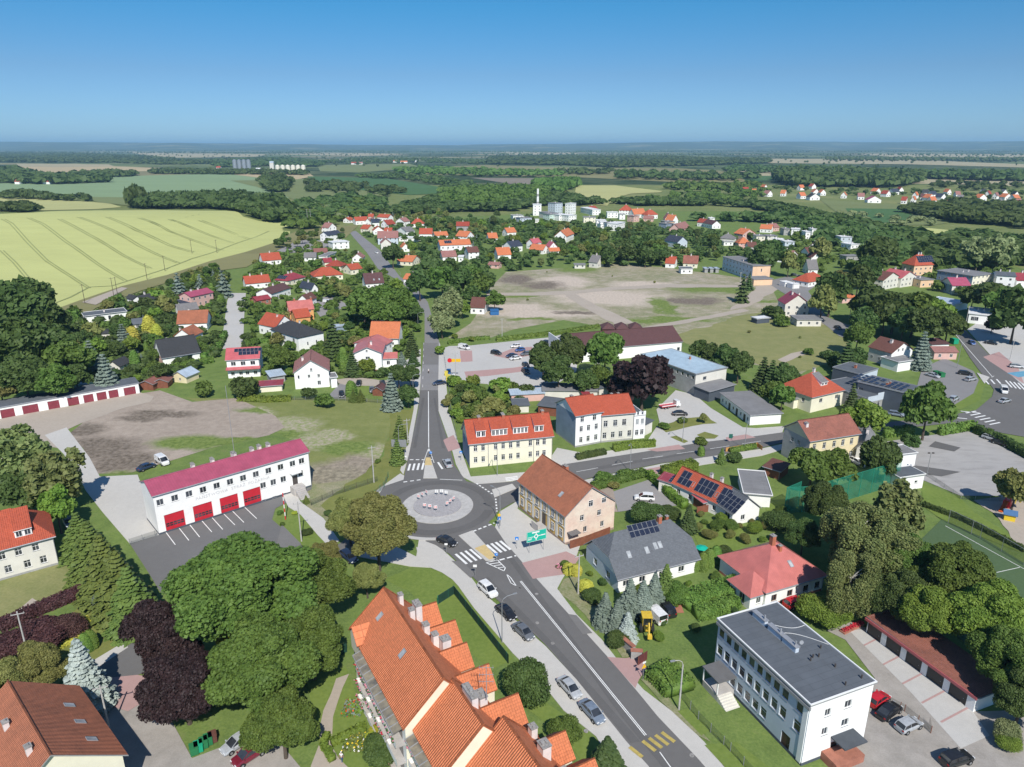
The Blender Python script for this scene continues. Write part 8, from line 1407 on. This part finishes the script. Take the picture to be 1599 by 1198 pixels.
bin_(1050,1084,by,'yellow bin at the fence of the office block'); bin_(1040,1072,bg,'green bin beside the yellow one at the office fence', 1.0, 1.1); bin_(700,594,by,'yellow clothes container at the car park entrance', 1.3, 1.7, 0, 'recycling containers', 'container'); bin_(697,587,by,'lime-yellow recycling container behind the first', 1.1, 1.5, 0, 'recycling containers', 'container'); bin_(701,584,bbl,'blue recycling container at the car park entrance', 1.3, 1.5, 0, 'recycling containers', 'container'); bin_(708,590,fr_white,'small white container at the totem sign pole', .9, 1.2, 0, 'recycling containers', 'container'); bin_(1462,587,bg,'dark green waste container left of the pair by the bend', 1.7, 1.5, .2, 'waste containers', 'container'); bin_(1469,589,bg,'dark green waste container right of the pair by the bend', 1.7, 1.5, .2, 'waste containers', 'container'); bin_(1489,537,bg2,'bright green kiosk container by the blue spruce', 2.2, 2.0, .2, 'waste containers', 'container')
bin_(772,491,bbl,'blue tarpaulin-covered container on the waste ground edge', 4, 2, .1, 'containers', 'container'); bin_(1226,447,fr_white,'white lorry box on the side road, left of two', 4.5, 2.6, .3, 'white lorry boxes', 'container'); bin_(1238,450,fr_white,'white lorry box on the side road, right of two', 4.5, 2.6, .3, 'white lorry boxes', 'container')
netm, nt_, bs_ = newmat('green_netting'); tr_ = nt_.nodes.new('ShaderNodeBsdfTransparent'); mx2 = nt_.nodes.new('ShaderNodeMixShader'); bs_.inputs['Base Color'].default_value = (.01,.22,.14,1)
nt_.links.new(ramp(nt_, noise(nt_, pos(nt_), .5, 2), [(.3, (.008,.17,.11)), (.7, (.015,.26,.17))]), bs_.inputs['Base Color']); bs_.inputs['Roughness'].default_value = .8; mx2.inputs[0].default_value = .5; nt_.links.new(tr_.outputs[0], mx2.inputs[1]); nt_.links.new(bs_.outputs[0], mx2.inputs[2]); nt_.links.new(mx2.outputs[0], nt_.nodes['Material Output'].inputs[0])
wire, ntw, bsw = newmat('wire_mesh'); trw = ntw.nodes.new('ShaderNodeBsdfTransparent'); mxw = ntw.nodes.new('ShaderNodeMixShader'); ntw.links.new(ramp(ntw, noise(ntw, pos(ntw), 1, 2), [(.3, (.04,.06,.05)), (.7, (.07,.09,.08))]), bsw.inputs['Base Color']); mxw.inputs[0].default_value = .35; ntw.links.new(trw.outputs[0], mxw.inputs[1]); ntw.links.new(bsw.outputs[0], mxw.inputs[2]); ntw.links.new(mxw.outputs[0], ntw.nodes['Material Output'].inputs[0])
def fence(px, h, m, pm_, label, step=3.0, name='fence', solid=False, cat='fence', grp=None, t=.04):
 pts = [P(*p) for p in px]; E = empty(name, (pts[0].x,pts[0].y,.05)); o0 = pts[0]; k = 0; first = None
 for a, b in zip(pts, pts[1:]):
  d = b-a; L = d.length; d.normalize(); n = Vector((-d.y,d.x,0)); mb = MB(); A = a-o0; B = b-o0
  if solid:
   q = [A-n*t, B-n*t, B+n*t, A+n*t]; mb.poly([(v_.x,v_.y,h) for v_ in q], m); mb.poly([(A-n*t)[:2]+(0,),(B-n*t)[:2]+(0,),(B-n*t)[:2]+(h,),(A-n*t)[:2]+(h,)], m); mb.poly([(B+n*t)[:2]+(0,),(A+n*t)[:2]+(0,),(A+n*t)[:2]+(h,),(B+n*t)[:2]+(h,)], m)
  else: mb.poly([A[:2]+(0,),B[:2]+(0,),B[:2]+(h,),A[:2]+(h,)], m)
  mb.build('panel', E); c = 0
  while c <= L+.01:
   p = A+d*c; mb = MB(); mb.cyl((0,0,0),(0,0,h+.08),.05 if h < 4 else .08,.05 if h < 4 else .08,pm_,5)
   if first is None: first = mb.mesh('post')
   child('post', first, E, (p.x,p.y,0)); c += step
  if h > 3: mb = MB(); mb.cyl((A.x,A.y,h),(B.x,B.y,h),.05,.05,pm_,5); mb.build('rail', E)
 tag(E, label, cat, grp)
ng = mat('net_post_green', (.02,.2,.13), .1, 3)
fence([(1246,792),(1224,802),(1262,800),(1402,757)], 6.2, netm, ng, 'tall turquoise-green ball net between the garden and the birches', 4, 'ball_net', cat='net')
fence([(684,944),(709,928),(794,1037)], 1.7, mat('dark_green_screen', (.015,.05,.035), .15, 1), ng, 'dark green screened fence around the small lawn of the apartment block', 2.5, solid=True); fence([(516,1032),(542,1018)], 1.7, MATS['dark_green_screen'], ng, 'short dark green fence left of the apartment block', 2.5, solid=True)
fence([(890,858),(915,850),(952,836)], 1.9, WALL['wood'], WALL['wood'], 'red-brown board fence at the foot of the blotched pink gable', 2.2, solid=True); fence([(1133,706),(1182,698),(1190,704)], 1.2, mat('yellow_pine_boards', (.5,.27,.09), .15, 2), WALL['wood'], 'yellow pine fence beside the east road', 2.5, solid=True); fence([(1088,802),(1120,797)], 1.6, WALL['wood'], WALL['wood'], 'brown board fence left of the solar garden house', 2.5, solid=True)
fence([(1480,818),(1530,842),(1645,912)], 3.2, wire, steelp, 'tall grey wire fence along the sports pitch', 5); fence([(1063,1090),(1090,1125),(1140,1175),(1200,1240)], 1.5, wire, steelp, 'low grey wire fence in front of the office block', 2.5); fence([(203,851),(246,837)], 1.3, wire, steelp, 'grey metal yard gate beside the fire station', 2.4, 'gate', cat='gate'); fence([(1380,1095),(1412,1112),(1453,1146),(1450,1130)], 1.2, wire, WALL['wood'], 'brown metal fence behind the parked silver hatchback', 2.2)
fence([(558,800),(600,762),(607,745)], 1.5, wire, ng, 'dark green wire fence along the weedy lot', 2.6); fence([(486,790),(520,775),(590,752)], 1.4, wire, woodp, 'wire fence with wooden posts across the weedy lot', 3); fence([(694,560),(700,600),(704,640),(714,690)], 1.2, wire, steelp, 'grey wire fence between the pavement and the back gardens', 3); fence([(375,624),(460,625),(540,626),(600,630)], 1.2, wire, steelp, 'wire fence between the gardens and the grass field', 3.5)
fence([(1448,745),(1500,780),(1560,784),(1590,782)], 1.1, wire, steelp, 'low wire fence around the playground corner', 3); fence([(996,1040),(1010,1030)], 1.6, mat('maroon_gate', (.13,.04,.04), .1, 2), WALL['wood'], 'maroon sliding gate beside the digger', 1.5, 'gate', solid=True, cat='gate')
for i, (u, v, l) in enumerate(((982,1018,2.6),(997,1030,1.2))):
 p = P(u, v); E = empty('gate_wall', (p.x,p.y,.05), -1.0+.9*i); pt(E, 'masonry', (-l,l*.4,-.2,.2,0,1.6,WALL['grey'])); pt(E, 'tile_cap', (-l-.1,l*.4+.1,-.35,.35,1.6,1.75,WALL['brick'])); tag(E, '%s stone gate wall with red tiled cap beside the pink drive' % ('long','short')[i], 'wall')
p = P(1446.7,744); E = empty('floodlight', (p.x,p.y,.1)); pt(E, 'pole', cyl=[((0,0,0),(0,0,6),.08,.06,steelp,6)]); [pt(E, 'lamp_head', (x-.25,x+.25,-.1,.1,5.9,6.2,fr_dark)) for x in (-.5,.5)]; tag(E, 'pole with two floodlights on the market square', 'floodlight')
p = P(446,812); E = empty('mast', (p.x,p.y,.1)); mb = MB(); [mb.cyl((0,0,.9*i),(0,0,.9*i+.9),.11,.11,sred if i % 2 == 0 else fr_white,8) for i in range(7)]; mb.build('pole', E); tag(E, 'red and white striped mast in the station garden', 'mast')
orp = mat('slide_orange', (.6,.1,.02), .1, 3, .4); pyl = mat('play_yellow', (.7,.5,.03), .1, 3, .4)
p = P(1566,797); E = empty('slide', (p.x,p.y,.1), .7); pt(E, 'tower', (1.6,3,-.7,.7,0,1.6,sred), (1.6,3,-.7,.7,2.4,2.6,orp), (1.6,1.75,-.7,-.55,1.6,2.4,sred), (2.85,3,.55,.7,1.6,2.4,sred)); mb = MB(); slab_roof(mb, [(-1.8,-.4,.25),(-1.8,.4,.25),(1.6,.4,1.7),(1.6,-.4,1.7)][::-1], orp, .1); mb.build('chute', E); tag(E, 'orange and red playground slide', 'slide')
p = P(1584,784); E = empty('climbing_tower', (p.x,p.y,.1), .3); pt(E, 'frame', *[(x-.06,x+.06,y-.06,y+.06,0,2.2,pyl) for x in (-.8,.8) for y in (-.8,.8)]); pt(E, 'platform', (-.9,.9,-.9,.9,1.1,1.25,pyl)); pt(E, 'roof', (-1,1,-1,1,2.2,2.5,pyl)); tag(E, 'yellow climbing tower behind the slide', 'climbing frame')
sbl = mat('faded_blue', (.06,.14,.28), .1, 3); p = P(1575,812); E = empty('play_house', (p.x,p.y,.1), -.5); pt(E, 'wall', (-1,1,-.8,-.7,0,1.5,pyl), (-1,-.9,-.7,.8,0,1.5,pyl), (.9,1,-.7,.8,0,1.5,orp)); mb = MB(); slab_roof(mb, [(-1.3,-1.1,1.5),(1.3,-1.1,1.5),(1.3,0,2.3),(-1.3,0,2.3)], sbl, .1); slab_roof(mb, [(1.3,1.1,1.5),(-1.3,1.1,1.5),(-1.3,0,2.3),(1.3,0,2.3)], sbl, .1); mb.build('roof', E); tag(E, 'little play house with blue roof and yellow walls', 'play house')
def parasol(u, v, m, label, r=2.0):
 p = P(u, v); E = empty('parasol', (p.x,p.y,.1)); pt(E, 'pole', cyl=[((0,0,0),(0,0,2.3),.05,.05,steelp,6)]); mb = MB(); mb.cyl((0,0,2.1),(0,0,2.9),r,.05,m,10,False); mb.build('canopy', E); tag(E, label, 'parasol', 'parasols')
parasol(1543,492,sred,'red parasol beside the white corner shop', 2.6); parasol(1555,494,bbl,'blue and white parasol right of the red one', 2.2)
p = P(1041,943); E = empty('paddling_pool', (p.x,p.y,.1)); pt(E, 'shell', cyl=[((0,0,0),(0,0,.5),1.0,1.1,bbl,14)]); pt(E, 'slide', (-.3,.3,.9,1.8,0,1.0,bbl)); tag(E, 'bright blue toy pool on the lawn beside the black off-roader', 'toy pool')
p = P(1050,949); E = empty('sandpit', (p.x,p.y,.1)); pt(E, 'frame', (-1.6,1.6,-1.6,1.6,0,.12,WALL['brick'])); pt(E, 'lid', cyl=[((0,0,.12),(0,0,.3),.55,.55,bbl,14)]); tag(E, 'brick-red sandpit with a blue round lid', 'sandpit')
p = P(1331,982); E = empty('flower_bed', (p.x,p.y,.1), .5); pt(E, 'border', (-2.6,2.6,-.5,.5,0,.25,WALL['brick'])); me = npmesh('blossoms', *quads(np.stack([rng.uniform(-2.4,2.4,300), rng.uniform(-.4,.4,300), rng.uniform(.25,.6,300)], 1), rng.normal(size=(300,3))+[0,0,1], .16), [mat('red_blossom', (.5,.03,.05), .3, 9)]); child('blossoms', me, E); tag(E, 'raised flower bed full of red blossoms behind the office block', 'flower bed')
def flowers(u, v, rx, ry, cols, label, n=700):
 p = P(u, v); E = empty('flower_bed', (p.x,p.y,.08));
 for m_, s in cols:
  k = int(n*s); me = npmesh('blossoms', *quads(np.stack([rng.uniform(-rx,rx,k), rng.uniform(-ry,ry,k), rng.uniform(.05,.5,k)], 1), rng.normal(size=(k,3))*.6+[0,0,1], .22), [m_]); child('blossoms' if m_.name[:4] != 'leaf' else 'foliage', me, E)
 tag(E, label, 'flower bed')
flowers(560,1162,1.9,1.6,[(LM['green'],.6),(LM['olive'],.3),(pyl,.1),(fr_white,.06)],'square flower garden inside the low hedge beside the footpath'); flowers(552,1108,1.4,1.6,[(LM['bright'],.5),(LM['blue'],.3),(orp,.08)],'loose border of pale and orange flowers at the apartment wall'); flowers(874,887,.7,.5,[(LM['green'],.4),(mat('pink_blossom', (.6,.25,.32), .3, 9),.6)],'pink flowering shrub at the corner of the pink paving', 300); flowers(1112,918,1.3,.8,[(sred,.9)],'patch of red gravel in the hedge bank before the red house', 900)
p = P(1095,868); E = empty('rotary_dryer', (p.x,p.y,.1)); pt(E, 'pole', cyl=[((0,0,0),(0,0,2),.04,.04,steelp,6)]); pt(E, 'canopy', cyl=[((0,0,1.7),(0,0,2.0),1.2,.1,sgreen,8)]); tag(E, 'turquoise garden umbrella beside the thujas', 'umbrella')
house('', (582,615+3), (597,619), 2.0, 4, 'gy', 1.2, 'maroon', 'wood', at='b', near=True, chim=0, win=[], label='tiny dark wooden garden house beside the big blue spruce', name='shed', cat='shed'); house('', (401,604), (442,601), 2.2, 5, 'shed', .2, 'darkred', 'cream', near=True, chim=0, win=[], label='long low shed with plain dark red roof below the metal carport', name='shed', cat='shed')
house('', (421,589), (447,585), 2.5, 6, 'shed', .4, 'pale', 'grey', near=True, chim=0, win=[], walls=True, label='carport with pale metal roof between the red shed and the white gable', name='carport', cat='carport'); house('', (418,562), (430,562), 2.3, 7, 'shed', .3, 'pale', 'grey', near=False, chim=0, win=[], label='grey metal carport by the side entrance of the solar-panelled house', name='carport', cat='carport'); house('', (521,512), (543,509), 2.2, 4, 'flat', 0, 'pale', 'bluegrey', near=False, chim=0, win=[], label='blue-grey garden shed on the lawn right of the charcoal villa', name='shed', cat='shed')
house('', (1190,728), (1220,737), 2.4, 5, 'shed', .3, 'brown', 'wood', near=True, chim=0, win=[], label='dark brown timber shed left of the tall yellow house', name='shed', cat='shed')
for i, (u, v) in enumerate(((915,1143),(839,1044-70),(863,1006),(838,924+5),(1080,1181))):
 p = P(u, v); mb = MB(); mb.cyl((p.x,p.y,.1),(p.x,p.y,.20),.32,.32,soot,14); tag(mb.build('manhole_cover'), ['round manhole cover on the parking strip behind the last car','round manhole cover in the road beside the silver car','second manhole cover in the road above the drive','small manhole cover near the white arrow marking','square gully by the yellow crossing'][i], 'manhole cover', 'manhole covers')
# ================= people
def person(u, v, rot, cl, tr, hairm, label, walk=.25, h=1.72, hat=None):
 p = P(u, v); E = empty('person', (p.x,p.y,.16), rot); sk = mat('skin', (.5,.3,.21), .05, 5, .6); s = h/1.72
 def skin(name, vs, es, m, par, sub=1):
  me = bpy.data.meshes.new(name); me.from_pydata([tuple(c*s for c in v_[:3]) for v_ in vs], es, []); me.materials.append(m); o = bpy.data.objects.new(name, me); o.parent = par; link(o)
  md = o.modifiers.new('skin', 'SKIN'); lay = me.skin_vertices[0].data
  for i, v_ in enumerate(vs): lay[i].radius = (v_[3]*s, (v_[4] if len(v_) > 4 else v_[3])*s)
  lay[0].use_root = True; sb = o.modifiers.new('sub', 'SUBSURF'); sb.levels = sb.render_levels = sub; return o
 w = walk
 V_ = [(0,0,.93,.13,.1),(0,0,1.15,.12,.09),(0,.0,1.38,.15,.09),(0,.0,1.48,.055),(0,.01,1.56,.075,.085),(0,.01,1.66,.08,.09)]; Ed = [(0,1),(1,2),(2,3),(3,4),(4,5)]
 for sd_, ph in ((-1,1),(1,-1)):
  b = len(V_); V_ += [(sd_*.09,0,.86,.085),(sd_*.1,w*ph*.5,.48,.058),(sd_*.1,w*ph*.9-.04,.09,.042),(sd_*.1,w*ph*.9+.12,.035,.035)]; Ed += [(0,b),(b,b+1),(b+1,b+2),(b+2,b+3)]
  b = len(V_); V_ += [(sd_*.19,0,1.4,.05),(sd_*.24,-w*ph*.35,1.12,.04),(sd_*.24,-w*ph*.6+.06,.88,.03),(sd_*.24,-w*ph*.65+.07,.8,.028)]; Ed += [(2,b),(b,b+1),(b+1,b+2),(b+2,b+3)]
  for f in range(5): k = len(V_); V_.append((sd_*.24+(f-2)*.016, -w*ph*.66+.08+(.02 if f == 0 else 0), .74+abs(f-2)*.008, .008)); Ed.append((b+3, k))
 B = skin('body', V_, Ed, sk, E)
 skin('shirt', [(0,0,.98,.15,.115),(0,0,1.18,.14,.11),(0,0,1.4,.165,.105),(-.2,0,1.41,.062),(-.23,-w*.2,1.2,.052),(.2,0,1.41,.062),(.23,w*.2,1.2,.052)], [(0,1),(1,2),(2,3),(3,4),(2,5),(5,6)], cl, E)
 skin('trousers', [(0,0,.95,.145,.11),(-.09,0,.84,.098),(-.1,w*.5,.48,.072),(-.1,w*.9-.04,.12,.056),(.09,0,.84,.098),(.1,-w*.5,.48,.072),(.1,-w*.9-.04,.12,.056)], [(0,1),(1,2),(2,3),(0,4),(4,5),(5,6)], tr, E)
 mb = MB(); V2_ = ICO2[0]*np.array([.095,.105,.085])*s+np.array([0,-.015,1.70])*s; o = bpy.data.objects.new('hair' if not hat else 'hat', npmesh('hair', V2_, np.zeros((0,4), int), [hairm], None, ICO2[1])); o.parent = E; link(o)
 mb = MB()
 for x in (-.03,.03): mb.box(x*s-.01,x*s+.01,.098*s,.105*s,1.63*s,1.645*s,fr_dark)
 mb.box(-.012*s,.012*s,.1*s,.125*s,1.59*s,1.625*s,sk); mb.build('face', E); tag(E, label, 'person')
 return E
person(534,1192,2.9,fr_white,mat('blue_jeans', (.05,.09,.2), .1, 5),fr_white,'person in white shirt, white hat and blue jeans walking on the footpath', .22, hat=1)
E = empty('motorcycle', P(669.5,583), .1); tag(E, 'white scooter riding up the middle of the north road', 'motorcycle'); E.location.z = .15
for y in (-.6,.6): mb = MB(); mb.cyl((-.05,y,.28),(.05,y,.28),.28,.28,rub,12); mb.build('wheel', E)
pt(E, 'frame', (-.12,.12,-.45,.45,.3,.6,PAINT['white'])); pt(E, 'seat', (-.13,.13,-.55,.05,.6,.75,rub)); pt(E, 'handlebar', cyl=[((-.3,.5,1.0),(.3,.5,1.0),.03,.03,rub,5),((0,.55,.5),(0,.48,1.0),.04,.04,rub,5)])
R_ = person(669.5,583.6,0.1,fr_white,mat('black_cloth', (.03,.03,.035), .1, 5),fr_white,'person in white top and white helmet riding the scooter', .12, 1.6, hat=1); R_.location.z = .12
# ================= labels by look and place
LMK = [('the fire station',350,750),('the roundabout',690,790),('the bare lot',250,670),('the long white garage row',110,625),('the huge charcoal roof',282,545),('the wheat field corner',300,420),('the solar-panelled carmine roof',380,560),('the charcoal villa',470,515),('the paved lane',368,500),('the tall faded-red gable house',486,595),('the wide white gable',575,565),('the grass field',520,660),('the gravel plot',470,385),('the maroon-brown roof on the bend',585,435),('the bend of the north road',660,490),('the car park',780,560),('the large store',990,520),('the black-purple beech',1005,590),('the blue-roofed hall',1085,570),('the long garage range',1160,635),
 ('the waste ground',930,460),('the peach and blue slab',1170,415),('the dark red gable house',1240,485),('the large park trees',1400,470),('the peach solar-hip house',1440,400),('the dark solar hall',1390,600),('the market square',1480,720),('the sports pitch',1560,900),('the green ball net',1310,765),('the office block',1220,1050),('the orange apartment block',680,1050),('the slate-grey roof',1010,860),('the cream corner house',795,690),('the old tiled house',880,780),('the stepped white house',960,665),('the red garage row',1450,1030),('the tall chimney',840,320),('the white flat terraces',870,335),('the long solar terrace',715,385),('the big brown roadside roof',604,368),('the tall yellow house',1300,690),('the red hipped house',1215,880),
 ('the distant village',1360,305),('the orange pyramid roof',976,322),('the orange hipped house',1275,600),('the navy-roofed house',1048,372),('the lone spruce',1160,450),('the twin white cubes',1335,375),('the grey-roofed house',1270,415),('the dry meadow',1190,535),('the solar garden house',1110,760),('the left villa',40,830),('the side street',190,1040),('the plaza',1560,540),('the willow',700,485),('the blue spruces',150,575),('the row of tiny grey garages',1115,418),('the small yellow field',1450,370),('the orange-red cluster',590,348),('the long solar-field edge',640,332),('the pink gables',1168,370),('the white cube at the road top',532,380)]
bk = {}
for it in ITEMS:
 E_, look, cat, u, v, g = it; far = v < 330
 c = sorted(LMK, key=lambda l: (l[1]-u)**2+(3.0*(l[2]-v))**2)[0]; du, dv = u-c[1], (v-c[2])*2.2
 rel = 'left of' if du < 0 and abs(du) > abs(dv) else 'right of' if du > 0 and abs(du) > abs(dv) else 'behind' if dv < 0 else 'in front of'
 if c[0] in ('the bare lot','the grass field','the paved lane','the gravel plot','the waste ground','the car park','the sports pitch','the market square','the dry meadow','the side street','the roundabout','the plaza','the small yellow field') and hypot(du, dv) < 26: rel = 'beside'
 bk.setdefault((look, rel, c[0]), []).append((u, v, it))
ORD = ['leftmost','second from left','third from left','fourth from left','fifth from left','sixth from left','seventh from left','eighth from left','ninth from left','tenth from left','eleventh from left','twelfth from left']
def article(n): return n
for (look, rel, lm), L in bk.items():
 L.sort(key=lambda q: q[0])
 for i, (u, v, it) in enumerate(L):
  if len(L) == 1: lab = '%s %s %s' % (look, rel, lm)
  elif i == len(L)-1: lab = '%s %s %s, rightmost of them' % (look, rel, lm)
  elif len(L) <= 13 and i < 12: lab = '%s %s %s, %s' % (look, rel, lm, ORD[i])
  else: lab = '%s %s %s, %d from left' % (look, rel, lm, i+1)
  w_ = lab.split()
  if lab in USED: lab += ' side'
  tag(it[0], lab, it[2], it[5]); it[0]['label'] = lab
# ================= air
HZ = (-30500, 30500, -320, 45500, -1.5, 200.0)
mb = MB(); hm = bpy.data.materials.new('haze_air'); hm.use_nodes = True; nt = hm.node_tree; nt.nodes.remove(nt.nodes['Principled BSDF'])
pv = nt.nodes.new('ShaderNodeVolumePrincipled'); pv.inputs['Color'].default_value = (.42,.74,1.0,1); pv.inputs['Density'].default_value = 6.5e-5; pv.inputs['Anisotropy'].default_value = 0
nt.links.new(pv.outputs[0], nt.nodes['Material Output'].inputs['Volume'])
mb.box(*HZ, hm); hz = mb.build('haze'); hz['kind'] = 'stuff'; hz['label'] = 'thin blue summer haze over the far plain'; hz['category'] = 'haze'
